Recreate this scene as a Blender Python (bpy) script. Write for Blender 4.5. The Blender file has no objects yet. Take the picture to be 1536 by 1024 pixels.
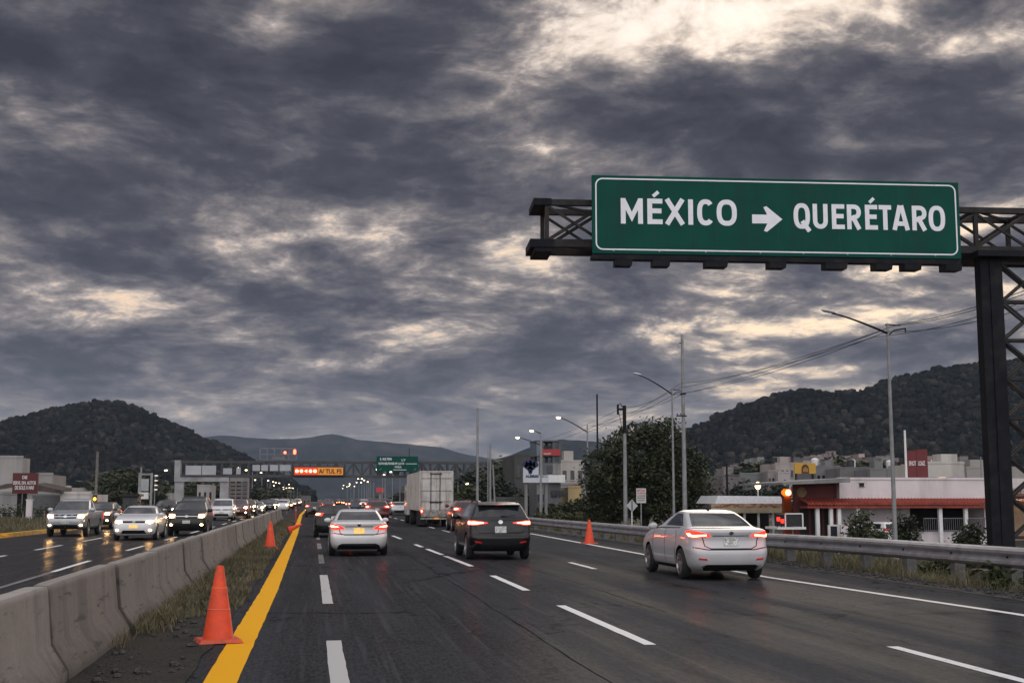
import bpy, bmesh, math, random
from mathutils import Vector, Matrix
from mathutils.bvhtree import BVHTree
from math import radians, sin, cos, pi, tan, atan2, sqrt

random.seed(7)
SC = bpy.context.scene
COL = SC.collection
R = random.Random

# ------------------------------------------------------------------ camera
CAM_H = 1.7
YAW, PITCH, FOC = radians(8.62), radians(7.08), 1900.0     # road runs along +Y
cam_d = bpy.data.cameras.new('camera')
cam = bpy.data.objects.new('camera', cam_d)
COL.objects.link(cam)
cam.location = (0, 0, CAM_H)
cam.rotation_euler = (pi / 2 + PITCH, 0, -YAW)
cam_d.sensor_width = 36
cam_d.lens = 36 * FOC / 1536
cam_d.clip_start, cam_d.clip_end = 0.1, 20000
SC.camera = cam
CMAT = Matrix.Rotation(-YAW, 3, 'Z') @ Matrix.Rotation(pi / 2 + PITCH, 3, 'X')
CINV = CMAT.transposed()


def look(px, py):
    """direction of sight towards a point of the 1536x1024 survey picture"""
    return (CMAT @ Vector(((px - 768) / FOC, (512 - py) / FOC, -1))).normalized()


def gnd(px, py, z=0.0):
    d = look(px, py)
    t = (z - CAM_H) / d.z
    return Vector((d.x * t, d.y * t, z))


def at(px, py, Y):
    d = look(px, py)
    t = Y / d.y
    return Vector((d.x * t, Y, CAM_H + d.z * t))


# ------------------------------------------------------------------ render settings
SC.view_settings.view_transform = 'Standard'
SC.view_settings.look = 'None'
SC.view_settings.exposure = 0.17
SC.view_settings.gamma = 1.0
SC.render.engine = 'CYCLES'
SC.cycles.use_denoising = True
SC.cycles.denoiser = 'OPENIMAGEDENOISE'
SC.cycles.sample_clamp_indirect = 4.0
SC.cycles.max_bounces = 6
SC.cycles.diffuse_bounces = 3
SC.cycles.glossy_bounces = 3
SC.cycles.transmission_bounces = 4
SC.cycles.transparent_max_bounces = 8
SC.cycles.volume_bounces = 0
SC.cycles.caustics_reflective = False
SC.cycles.caustics_refractive = False


# ------------------------------------------------------------------ node helpers
class NT:
    """tiny wrapper to write node trees as expressions"""
    def __init__(self, tree):
        self.t = tree
        self.n = tree.nodes
        self.l = tree.links

    def node(self, typ, **kw):
        nd = self.n.new(typ)
        for k, v in kw.items():
            setattr(nd, k, v)
        return nd

    def plug(self, val, sock):
        if val is None:
            return
        if isinstance(val, bpy.types.NodeSocket):
            self.l.new(val, sock)
        else:
            if sock.type == 'RGBA' and hasattr(val, '__len__') and len(val) == 3:
                val = tuple(val) + (1,)
            sock.default_value = val

    def m(self, op, a, b=None, c=None, clamp=False):
        nd = self.node('ShaderNodeMath', operation=op, use_clamp=clamp)
        for i, v in enumerate((a, b, c)):
            self.plug(v, nd.inputs[i])
        return nd.outputs[0]

    def add(self, a, b): return self.m('ADD', a, b)
    def mul(self, a, b): return self.m('MULTIPLY', a, b)
    def sub(self, a, b): return self.m('SUBTRACT', a, b)

    def v(self, op, a, b=None, scale=None):
        nd = self.node('ShaderNodeVectorMath', operation=op)
        self.plug(a, nd.inputs[0])
        if b is not None:
            self.plug(b, nd.inputs[1])
        if scale is not None:
            self.plug(scale, nd.inputs['Scale'])
        return nd.outputs['Value'] if op in ('DOT_PRODUCT', 'LENGTH') else nd.outputs[0]

    def xyz(self, x, y, z):
        nd = self.node('ShaderNodeCombineXYZ')
        for i, v in enumerate((x, y, z)):
            self.plug(v, nd.inputs[i])
        return nd.outputs[0]

    def sep(self, v):
        nd = self.node('ShaderNodeSeparateXYZ')
        self.plug(v, nd.inputs[0])
        return nd.outputs

    def noise(self, vec, scale, detail=4, rough=0.5, dist=0.0, lac=2.0):
        nd = self.node('ShaderNodeTexNoise')
        self.plug(vec, nd.inputs['Vector'])
        self.plug(scale, nd.inputs['Scale'])
        nd.inputs['Detail'].default_value = detail
        nd.inputs['Roughness'].default_value = rough
        nd.inputs['Distortion'].default_value = dist
        nd.inputs['Lacunarity'].default_value = lac
        return nd.outputs[0]

    def ramp(self, fac, stops, interp='LINEAR'):
        nd = self.node('ShaderNodeValToRGB')
        cr = nd.color_ramp
        cr.interpolation = interp
        while len(cr.elements) < len(stops):
            cr.elements.new(0.5)
        for e, (p, c) in zip(cr.elements, stops):
            e.position = p
            if not hasattr(c, '__len__'):
                c = (c, c, c)
            e.color = tuple(c) + (1,)
        self.plug(fac, nd.inputs[0])
        return nd.outputs[0]

    def mix(self, fac, a, b, blend='MIX'):
        nd = self.node('ShaderNodeMix', data_type='RGBA', blend_type=blend)
        self.plug(fac, nd.inputs[0])
        self.plug(a, nd.inputs[6])
        self.plug(b, nd.inputs[7])
        return nd.outputs[2]

    def step(self, x, lo, hi):
        nd = self.node('ShaderNodeMapRange', interpolation_type='SMOOTHSTEP')
        self.plug(x, nd.inputs[0])
        nd.inputs[1].default_value = lo
        nd.inputs[2].default_value = hi
        return nd.outputs[0]


# ------------------------------------------------------------------ sky
SUN_AZ, SUN_EL = radians(24), radians(16)       # behind the clouds, ahead and to the right
world = bpy.data.worlds.new('World')
SC.world = world
world.use_nodes = True
wt = world.node_tree
wt.nodes.clear()
W = NT(wt)


def build_sky():
    out = W.node('ShaderNodeOutputWorld')
    bg = W.node('ShaderNodeBackground')
    W.l.new(bg.outputs[0], out.inputs[0])
    sky = W.node('ShaderNodeTexSky', sky_type='NISHITA')
    sky.sun_disc = False
    sky.sun_elevation = SUN_EL
    sky.sun_rotation = SUN_AZ
    sky.dust_density = 2.0
    d = W.node('ShaderNodeTexCoord').outputs['Generated']
    x, y, z = W.sep(d)
    zc = W.m('MAXIMUM', z, 0.0)
    inv = W.m('DIVIDE', 1.0, W.add(zc, 0.20))
    px, py = W.mul(x, inv), W.mul(y, inv)
    az = W.m('ARCTAN2', x, y)
    el = W.m('ARCSINE', z)
    P = W.xyz(px, W.mul(py, 0.98), 1.3)
    # domain warp then layered noise
    wrp = W.node('ShaderNodeTexNoise')
    W.plug(P, wrp.inputs['Vector'])
    wrp.inputs['Scale'].default_value = 1.8
    wrp.inputs['Detail'].default_value = 3
    wv = W.v('SCALE', W.v('SUBTRACT', wrp.outputs['Color'], (0.5, 0.5, 0.5)), scale=0.26)
    P2 = W.v('ADD', P, wv)
    n1 = W.noise(P2, 2.6, 9, 0.58)
    n2 = W.noise(W.v('ADD', P2, (7.1, 3.3, 1.9)), 5.6, 8, 0.62)
    # towards the light: density a little closer to the sun, for lit edges
    ns = W.noise(W.v('ADD', P2, (0.04, 0.07, 0.0)), 2.3, 6, 0.55)
    n3 = W.noise(W.v('ADD', P2, (2.2, 9.3, 4.1)), 13.0, 7, 0.66)
    D = W.add(W.add(W.mul(n1, 0.44), W.mul(n2, 0.40)), W.mul(n3, 0.25))
    D = W.add(W.mul(W.sub(D, 0.545), 1.22), 0.513)
    # where the deck is thick (+) or torn open (-): azimuth, elevation, spreads in degrees, amount
    for (a, e, sa, se, amt) in LOBES:
        ta = W.mul(W.sub(az, radians(a)), 1 / radians(sa))
        te = W.mul(W.sub(el, radians(e)), 1 / radians(se))
        g = W.m('EXPONENT', W.mul(W.add(W.mul(ta, ta), W.mul(te, te)), -1.0))
        D = W.m('MULTIPLY_ADD', g, amt * (0.78 if amt < 0 else 0.7), D)
    edge = W.mul(W.sub(n1, ns), 0.7)
    D = W.sub(D, edge)
    # low clouds merge into an even veil
    veil = W.step(el, radians(8.0), radians(2.4))
    D = W.add(W.mul(D, W.sub(1.0, W.mul(veil, 0.52))), W.mul(W.mul(veil, 0.52), W.add(0.447, W.mul(W.step(el, radians(2.6), radians(7.0)), 0.063))))
    low = W.step(el, radians(26), radians(8))
    hot = W.mix(low, (0.86, 0.81, 0.77), (1.0, 0.66, 0.38))
    col = W.ramp(D, [(0.27, (0.90, 0.80, 0.70)), (0.37, (0.56, 0.465, 0.40)), (0.42, (0.335, 0.29, 0.275)),
                     (0.468, (0.196, 0.174, 0.172)), (0.53, (0.098, 0.093, 0.108)), (0.60, (0.049, 0.048, 0.063)), (0.72, (0.024, 0.025, 0.036))])
    hotf = W.step(W.add(D, W.mul(W.sub(n3, 0.5), 0.10)), 0.42, 0.24)
    col = W.mix(hotf, col, hot)
    # unseen dome behind the viewer: overcast brightened to light surfaces facing the camera
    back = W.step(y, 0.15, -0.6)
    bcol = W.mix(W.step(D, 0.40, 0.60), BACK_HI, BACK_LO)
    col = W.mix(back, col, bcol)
    # the deck thins towards the unseen zenith, brightened to light the road
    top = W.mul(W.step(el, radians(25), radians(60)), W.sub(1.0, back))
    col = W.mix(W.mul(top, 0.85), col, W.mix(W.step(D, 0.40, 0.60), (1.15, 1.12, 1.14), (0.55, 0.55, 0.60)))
    sk = W.v('SCALE', sky.outputs[0], scale=0.05)
    thin = W.step(D, 0.47, 0.36)
    tot = W.v('ADD', col, W.v('SCALE', sk, scale=W.mul(thin, 0.12)))
    # below the horizon: dark earth
    tot = W.mix(W.step(z, -0.002, -0.03), tot, (0.03, 0.03, 0.03))
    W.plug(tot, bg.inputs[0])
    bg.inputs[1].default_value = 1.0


def lobe(px, py, wpx, hpx, amt):
    d = look(px, py)
    return (math.degrees(atan2(d.x, d.y)), math.degrees(math.asin(d.z)), wpx / FOC * 57.3, hpx / FOC * 57.3, amt)


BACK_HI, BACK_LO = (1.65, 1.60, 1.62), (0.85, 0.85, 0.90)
LOBES = [lobe(*a) for a in [
    # torn, bright
    (1000, 55, 190, 55, -0.16), (1120, 10, 140, 45, -0.10), (950, 130, 60, 40, -0.06),
    (1420, 75, 90, 26, -0.10), (330, 165, 55, 30, -0.10), (610, 166, 130, 18, -0.10), (490, 190, 40, 18, -0.06),
    (420, 326, 60, 10, -0.05), (500, 345, 120, 40, 0.05), (640, 325, 120, 14, -0.10), (790, 390, 85, 42, -0.16), (590, 350, 140, 20, -0.06), (820, 560, 300, 14, -0.03), (420, 362, 40, 16, -0.10),
    (1250, 215, 36, 20, -0.11), (1060, 410, 60, 26, -0.09), (1180, 488, 170, 22, -0.12), (1400, 475, 170, 34, -0.10), (1300, 560, 200, 20, -0.06), (1500, 440, 80, 60, -0.06),
    (1100, 515, 80, 16, -0.12), (470, 547, 70, 14, -0.14), (590, 487, 60, 12, -0.14), (250, 445, 120, 12, -0.07),
    (220, 290, 60, 34, -0.06), (545, 95, 120, 75, 0.13), (300, 210, 360, 160, 0.025), (470, 375, 90, 16, 0.05), (820, 640, 500, 30, -0.03), (560, 440, 90, 12, -0.06),
    # thick, dark
    (150, 70, 260, 110, 0.12), (640, 110, 100, 26, 0.07), (330, 272, 120, 36, 0.09), (540, 262, 130, 28, 0.09),
    (1200, 180, 240, 70, 0.13), (1000, 200, 160, 46, 0.07), (1420, 20, 100, 26, 0.11), (1480, 210, 120, 80, 0.08),
    (720, 240, 90, 40, 0.08), (640, 450, 180, 24, 0.04), (200, 400, 200, 22, 0.05), (560, 80, 120, 50, 0.05), (150, 510, 260, 40, 0.03),
    (780, 540, 180, 30, 0.05), (980, 450, 120, 20, 0.06), (1380, 420, 120, 12, 0.04), (720, 30, 90, 45, 0.07), (20, 250, 80, 50, 0.12),
]]
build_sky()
# ------------------------------------------------------------------ mesh builder and scene tree helpers
class MB:
    """collects simple shapes; build() links them as one mesh object"""
    def __init__(self):
        self.v, self.f, self.mi = [], [], []
        self.cur = 0

    def add(self, verts, faces, mi=None):
        o = len(self.v)
        self.v += [tuple(p) for p in verts]
        self.f += [tuple(i + o for i in f) for f in faces]
        self.mi += [self.cur if mi is None else mi] * len(faces)

    def box(self, x0, x1, y0, y1, z0, z1, mi=None):
        v = [(x, y, z) for z in (z0, z1) for y in (y0, y1) for x in (x0, x1)]
        self.add(v, [(0, 2, 3, 1), (4, 5, 7, 6), (0, 1, 5, 4), (2, 6, 7, 3), (0, 4, 6, 2), (1, 3, 7, 5)], mi)

    def hexa(self, pts, mi=None):
        """8 corners, ordered like box()"""
        self.add(pts, [(0, 2, 3, 1), (4, 5, 7, 6), (0, 1, 5, 4), (2, 6, 7, 3), (0, 4, 6, 2), (1, 3, 7, 5)], mi)

    def bar(self, p, q, w, h=None, up=(0, 0, 1), mi=None):
        """square bar from p to q"""
        p, q = Vector(p), Vector(q)
        h = h or w
        d = (q - p).normalized()
        u = Vector(up)
        if abs(d.dot(u)) > 0.98:
            u = Vector((0, 1, 0))
        s = d.cross(u).normalized() * (w / 2)
        t = s.cross(d).normalized() * (h / 2)
        v = [p - s - t, p + s - t, p - s + t, p + s + t, q - s - t, q + s - t, q - s + t, q + s + t]
        self.add(v, [(0, 1, 3, 2), (4, 6, 7, 5), (0, 4, 5, 1), (2, 3, 7, 6), (0, 2, 6, 4), (1, 5, 7, 3)], mi)

    def tube(self, pts, r, n=8, mi=None, caps=True):
        pts = [Vector(p) for p in pts]
        rs = r if hasattr(r, '__len__') else [r] * len(pts)
        rings = []
        prev = None
        for i, p in enumerate(pts):
            d = (pts[min(i + 1, len(pts) - 1)] - pts[max(i - 1, 0)]).normalized()
            a = prev if prev is not None else (Vector((0, 0, 1)) if abs(d.z) < 0.9 else Vector((1, 0, 0)))
            s = d.cross(a).normalized()
            a = s.cross(d).normalized()
            prev = a
            rings.append([p + (s * cos(2 * pi * k / n) + a * sin(2 * pi * k / n)) * rs[i] for k in range(n)])
        v = [q for ring in rings for q in ring]
        f = []
        for i in range(len(pts) - 1):
            for k in range(n):
                f.append((i * n + k, i * n + (k + 1) % n, (i + 1) * n + (k + 1) % n, (i + 1) * n + k))
        if caps:
            f.append(tuple(range(n - 1, -1, -1)))
            f.append(tuple((len(pts) - 1) * n + k for k in range(n)))
        self.add(v, f, mi)

    def lathe(self, prof, c=(0, 0, 0), axis='Z', n=24, mi=None):
        """profile of (radius, height) turned about an axis through c"""
        v, f = [], []
        for (r, h) in prof:
            for k in range(n):
                a = 2 * pi * k / n
                if axis == 'Z':
                    v.append((c[0] + r * cos(a), c[1] + r * sin(a), c[2] + h))
                elif axis == 'X':
                    v.append((c[0] + h, c[1] + r * cos(a), c[2] + r * sin(a)))
                else:
                    v.append((c[0] + r * cos(a), c[1] + h, c[2] - r * sin(a)))
        for i in range(len(prof) - 1):
            for k in range(n):
                f.append((i * n + k, i * n + (k + 1) % n, (i + 1) * n + (k + 1) % n, (i + 1) * n + k))
        self.add(v, f, mi)

    def prism(self, poly, x0, x1, mi=None, axis='X'):
        """polygon extruded along an axis; poly lies in the other two axes"""
        n = len(poly)
        if axis == 'X':
            v = [(x0, a, b) for a, b in poly] + [(x1, a, b) for a, b in poly]
        elif axis == 'Y':
            v = [(a, x0, b) for a, b in poly] + [(a, x1, b) for a, b in poly]
        else:
            v = [(a, b, x0) for a, b in poly] + [(a, b, x1) for a, b in poly]
        f = [tuple(range(n)), tuple(range(2 * n - 1, n - 1, -1))]
        f += [(k, k + n, (k + 1) % n + n, (k + 1) % n) for k in range(n)]
        self.add(v, f, mi)

    def ball(self, c, r, nu=12, nv=8, mi=None):
        rx, ry, rz = r if hasattr(r, '__len__') else (r, r, r)
        v, f = [(c[0], c[1], c[2] - rz)], []
        for j in range(1, nv):
            b = -pi / 2 + pi * j / nv
            for k in range(nu):
                a = 2 * pi * k / nu
                v.append((c[0] + rx * cos(b) * cos(a), c[1] + ry * cos(b) * sin(a), c[2] + rz * sin(b)))
        v.append((c[0], c[1], c[2] + rz))
        for k in range(nu):
            f.append((0, 1 + (k + 1) % nu, 1 + k))
            f.append((len(v) - 1, 1 + (nv - 2) * nu + k, 1 + (nv - 2) * nu + (k + 1) % nu))
        for j in range(nv - 2):
            for k in range(nu):
                f.append((1 + j * nu + k, 1 + j * nu + (k + 1) % nu, 1 + (j + 1) * nu + (k + 1) % nu, 1 + (j + 1) * nu + k))
        self.add(v, f, mi)

    def mesh(self, name, mats, smooth=False, fix=True):
        me = bpy.data.meshes.new(name)
        me.from_pydata(self.v, [], self.f)
        for m in (mats if isinstance(mats, (list, tuple)) else [mats]):
            me.materials.append(m)
        me.polygons.foreach_set('material_index', self.mi)
        if fix:
            bm = bmesh.new()
            bm.from_mesh(me)
            bmesh.ops.recalc_face_normals(bm, faces=bm.faces)
            bm.to_mesh(me)
            bm.free()
        if smooth:
            me.polygons.foreach_set('use_smooth', [True] * len(me.polygons))
            me.set_sharp_from_angle(angle=radians(40))
        me.update()
        return me

    def build(self, name, mats, parent=None, loc=None, rotz=0, smooth=False, fix=True):
        return link(name, self.mesh(name, mats, smooth, fix), parent, loc, rotz)


def link(name, me, parent=None, loc=None, rotz=0):
    ob = bpy.data.objects.new(name, me)
    COL.objects.link(ob)
    if parent is not None:
        ob.parent = parent
    if loc is not None:
        ob.location = loc
    if rotz:
        ob.rotation_euler = (0, 0, rotz)
    return ob


def tag(o, label=None, cat=None, group=None, kind=None):
    for k, v in (('label', label), ('category', cat), ('group', group), ('kind', kind)):
        if v:
            o[k] = v
    return o


def thing(name, label, cat, loc=(0, 0, 0), rotz=0, group=None):
    o = bpy.data.objects.new(name, None)
    COL.objects.link(o)
    o.empty_display_size = 0.2
    o.location = loc
    o.rotation_euler = (0, 0, rotz)
    return tag(o, label, cat, group)


def struct(name, mb, mats, smooth=False, fix=True):
    return tag(mb.build(name, mats, smooth=smooth, fix=fix), kind='structure')


def copy_tree(o, parent=None):
    c = o.copy()
    COL.objects.link(c)
    if parent is not None:
        c.parent = parent
    for ch in list(o.children):
        copy_tree(ch, c)
    return c


def dup(src, label, loc, rotz=0, group=None, scale=None):
    c = copy_tree(src)
    c.location = loc
    c.rotation_euler = (0, 0, rotz)
    c['label'] = label
    if group:
        c['group'] = group
    elif 'group' in c:
        del c['group']
    if scale:
        c.scale = (scale, scale, scale) if not hasattr(scale, '__len__') else scale
    return c


ORD = ('first second third fourth fifth sixth seventh eighth ninth tenth eleventh twelfth thirteenth fourteenth fifteenth '
       'sixteenth seventeenth eighteenth nineteenth twentieth twenty-first twenty-second twenty-third twenty-fourth '
       'twenty-fifth twenty-sixth twenty-seventh twenty-eighth').split()


def text_mesh(s, w, h, depth=0.004, bold=0.0, space=1.0):
    """lettering in the built-in typeface, fitted to w x h, standing in the XZ plane, origin at its lower left corner"""
    cu = bpy.data.curves.new('lettering', 'FONT')
    cu.body = s
    cu.offset = bold
    cu.space_character = space
    cu.resolution_u = 4
    ob = bpy.data.objects.new('lettering', cu)
    COL.objects.link(ob)
    me = bpy.data.meshes.new_from_object(ob.evaluated_get(bpy.context.evaluated_depsgraph_get()))
    bpy.data.objects.remove(ob)
    bpy.data.curves.remove(cu)
    me.polygons.foreach_set('use_smooth', [False] * len(me.polygons))
    xs = [v.co.x for v in me.vertices]
    ys = [v.co.y for v in me.vertices]
    x0, x1, y0, y1 = min(xs), max(xs), min(ys), max(ys)
    bm = bmesh.new()
    bm.from_mesh(me)
    for v in bm.verts:
        v.co = Vector(((v.co.x - x0) / (x1 - x0) * w, 0, (v.co.y - y0) / (y1 - y0) * h))
    r = bmesh.ops.extrude_face_region(bm, geom=bm.faces[:])
    for e in r['geom']:
        if isinstance(e, bmesh.types.BMVert):
            e.co.y -= depth
    bmesh.ops.recalc_face_normals(bm, faces=bm.faces)
    for f in bm.faces:
        f.smooth = False
    bm.to_mesh(me)
    bm.free()
    return me


# ------------------------------------------------------------------ materials
MATS = {}


def pmat(name, col, rough=0.6, metal=0.0, var=0.12, scale=6.0, bump=0.0, bscale=None, emit=None, strength=0.0,
         coat=0.0, spec=0.5, dirt=None, dirtamt=0.0, streak=False, rvar=0.0, rand=0.0):
    """principled material whose colour wanders with noise; optional stains of another colour"""
    if name in MATS:
        return MATS[name]
    m = bpy.data.materials.new(name)
    m.use_nodes = True
    N = NT(m.node_tree)
    b = m.node_tree.nodes['Principled BSDF']
    tc = N.node('ShaderNodeTexCoord').outputs['Object']
    n = N.noise(tc, scale, 5, 0.6)
    lo = tuple(c * (1 - var) for c in col)
    hi = tuple(min(1, c * (1 + var)) for c in col)
    c = N.mix(N.step(n, 0.3, 0.7), lo, hi)
    if dirt is not None:
        tv = N.v('MULTIPLY', tc, (3.0, 3.0, 0.35)) if streak else tc
        dn = N.noise(tv, scale * 0.6, 7, 0.66)
        c = N.mix(N.mul(N.step(dn, 0.46, 0.70), dirtamt), c, dirt)
    if rand:
        rn = N.node('ShaderNodeObjectInfo').outputs['Random']
        c = N.mix(rand, c, N.ramp(rn, [(0, (0.6, 0.6, 0.6)), (1, (1.5, 1.5, 1.5))]), 'MULTIPLY')
    N.plug(c, b.inputs['Base Color'])
    if rvar:
        N.plug(N.m('ADD', rough - rvar, N.mul(n, rvar * 2)), b.inputs['Roughness'])
    else:
        b.inputs['Roughness'].default_value = rough
    b.inputs['Metallic'].default_value = metal
    b.inputs['Specular IOR Level'].default_value = spec
    b.inputs['Coat Weight'].default_value = coat
    b.inputs['Coat Roughness'].default_value = 0.06
    if bump:
        bn = N.node('ShaderNodeBump')
        bn.inputs['Strength'].default_value = bump
        bn.inputs['Distance'].default_value = 0.02
        N.plug(N.noise(tc, bscale or scale * 4, 6, 0.6), bn.inputs['Height'])
        N.plug(bn.outputs[0], b.inputs['Normal'])
    if emit is not None:
        b.inputs['Emission Color'].default_value = tuple(emit) + (1,)
        b.inputs['Emission Strength'].default_value = strength
    MATS[name] = m
    return m


def asphalt(name, col, crack=0.0, film=0.10):
    m = bpy.data.materials.new(name)
    m.use_nodes = True
    N = NT(m.node_tree)
    b = m.node_tree.nodes['Principled BSDF']
    pos = N.node('ShaderNodeNewGeometry').outputs['Position']
    tracks = N.noise(N.v('MULTIPLY', pos, (1.0, 0.03, 1.0)), 1.1, 4, 0.55)        # wheel tracks along the road
    blot = N.noise(N.v('MULTIPLY', pos, (1.0, 0.25, 1.0)), 0.45, 5, 0.6)
    grit = N.add(N.mul(N.noise(pos, 38.0, 4, 0.75), 0.6), N.mul(N.noise(pos, 9.0, 4, 0.7), 0.4))
    chips = N.node('ShaderNodeTexVoronoi')
    N.plug(pos, chips.inputs['Vector'])
    chips.inputs['Scale'].default_value = 45.0
    f = N.add(N.mul(N.sub(tracks, 0.5), 1.9), N.add(N.mul(N.sub(blot, 0.5), 1.0), N.mul(N.sub(grit, 0.5), 2.4)))
    worn = N.noise(N.v('MULTIPLY', pos, (1.0, 0.2, 1.0)), 26.0, 3, 0.8)
    f = N.add(f, N.mul(N.sub(worn, 0.5), 1.8))
    c = N.mix(N.m('ADD', N.mul(f, 1.0), 0.5, clamp=True), tuple(x * 0.45 for x in col), tuple(x * 1.6 for x in col))
    lit = N.step(chips.outputs['Distance'], 0.16, 0.04)  # pale stone chips, the surface's own colour
    c = N.mix(N.mul(lit, 0.75), c, (0.17, 0.165, 0.16))
    # fine streaks ground along the lane, and a few dark drips of oil
    fs = N.noise(N.v('MULTIPLY', pos, (1.0, 0.02, 1.0)), 9.0, 5, 0.6)
    c = N.mix(N.mul(N.step(fs, 0.50, 0.68), 0.45), c, tuple(x * 1.9 for x in col))
    oil = N.noise(N.v('MULTIPLY', pos, (1.0, 0.4, 1.0)), 0.9, 6, 0.7)
    c = N.mix(N.mul(N.step(oil, 0.58, 0.70), 0.6), c, tuple(x * 0.3 for x in col))
    # tar seams and old cracks
    if crack:
        vor = N.node('ShaderNodeTexVoronoi', feature='DISTANCE_TO_EDGE')
        wob = N.v('ADD', pos, N.v('SCALE', N.xyz(N.noise(pos, 1.2, 4), N.noise(pos, 1.0, 4, 0.5), 0.0), scale=1.6))
        N.plug(N.v('MULTIPLY', wob, (0.33, 0.085, 1.0)), vor.inputs['Vector'])
        vor.inputs['Scale'].default_value = 1.0
        c = N.mix(N.mul(N.step(vor.outputs['Distance'], 0.010, 0.004), crack), c, (0.010, 0.010, 0.011))
    N.plug(c, b.inputs['Base Color'])
    b.inputs['Roughness'].default_value = 0.9
    b.inputs['Specular IOR Level'].default_value = 0.0
    # a damp film polished by the wheels
    N.plug(N.m('ADD', film * 0.12, N.mul(N.step(N.add(N.mul(tracks, 0.6), N.mul(blot, 0.4)), 0.62, 0.40), film)), b.inputs['Coat Weight'])
    b.inputs['Coat Roughness'].default_value = 0.27
    bn = N.node('ShaderNodeBump')
    bn.inputs['Strength'].default_value = 0.35
    bn.inputs['Distance'].default_value = 0.006
    N.plug(N.add(grit, N.mul(chips.outputs['Distance'], 0.5)), bn.inputs['Height'])
    N.plug(bn.outputs[0], b.inputs['Normal'])
    return m


def worn_paint(name, col, wear=0.5, under=(0.045, 0.045, 0.048)):
    """road paint rubbed through to the asphalt"""
    m = bpy.data.materials.new(name)
    m.use_nodes = True
    N = NT(m.node_tree)
    b = m.node_tree.nodes['Principled BSDF']
    pos = N.node('ShaderNodeNewGeometry').outputs['Position']
    n = N.noise(N.v('MULTIPLY', pos, (1.0, 0.35, 1.0)), 9.0, 8, 0.72)
    g = N.noise(pos, 60.0, 4, 0.7)
    big = N.noise(N.v('MULTIPLY', pos, (1.0, 0.2, 1.0)), 1.3, 3, 0.5)
    k = N.add(N.mul(n, 0.6), N.add(N.mul(g, 0.25), N.mul(big, 0.35)))
    cc = N.mix(N.mul(big, 0.3), col, tuple(c * 0.7 for c in col))
    N.plug(N.mix(N.step(k, 0.78 - wear * 0.25, 0.90 - wear * 0.25), cc, under), b.inputs['Base Color'])
    b.inputs['Roughness'].default_value = 0.7
    b.inputs['Specular IOR Level'].default_value = 0.1
    return m


def ground_mat(name, cols, scale=0.35, fine=14.0, bump=0.5, pebble=0.0):
    m = bpy.data.materials.new(name)
    m.use_nodes = True
    N = NT(m.node_tree)
    b = m.node_tree.nodes['Principled BSDF']
    pos = N.node('ShaderNodeNewGeometry').outputs['Position']
    n = N.noise(pos, scale, 6, 0.6)
    f = N.noise(pos, fine, 6, 0.7)
    k = N.add(N.mul(n, 0.65), N.mul(f, 0.35))
    stops = [(0.36 + 0.28 * i / (len(cols) - 1), c) for i, c in enumerate(cols)]
    c = N.ramp(k, stops)
    h = f
    if pebble:
        vo = N.node('ShaderNodeTexVoronoi')
        N.plug(pos, vo.inputs['Vector'])
        vo.inputs['Scale'].default_value = 26.0
        c = N.mix(N.mul(N.step(vo.outputs['Distance'], 0.45, 0.15), pebble), c, N.mix(0.6, (0.13, 0.125, 0.12), vo.outputs['Color'], 'MULTIPLY'))
        h = N.sub(N.mul(f, 0.4), vo.outputs['Distance'])
    N.plug(c, b.inputs['Base Color'])
    b.inputs['Roughness'].default_value = 0.9
    b.inputs['Specular IOR Level'].default_value = 0.2
    bn = N.node('ShaderNodeBump')
    bn.inputs['Strength'].default_value = bump
    bn.inputs['Distance'].default_value = 0.03
    N.plug(h, bn.inputs['Height'])
    N.plug(bn.outputs[0], b.inputs['Normal'])
    return m


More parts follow.
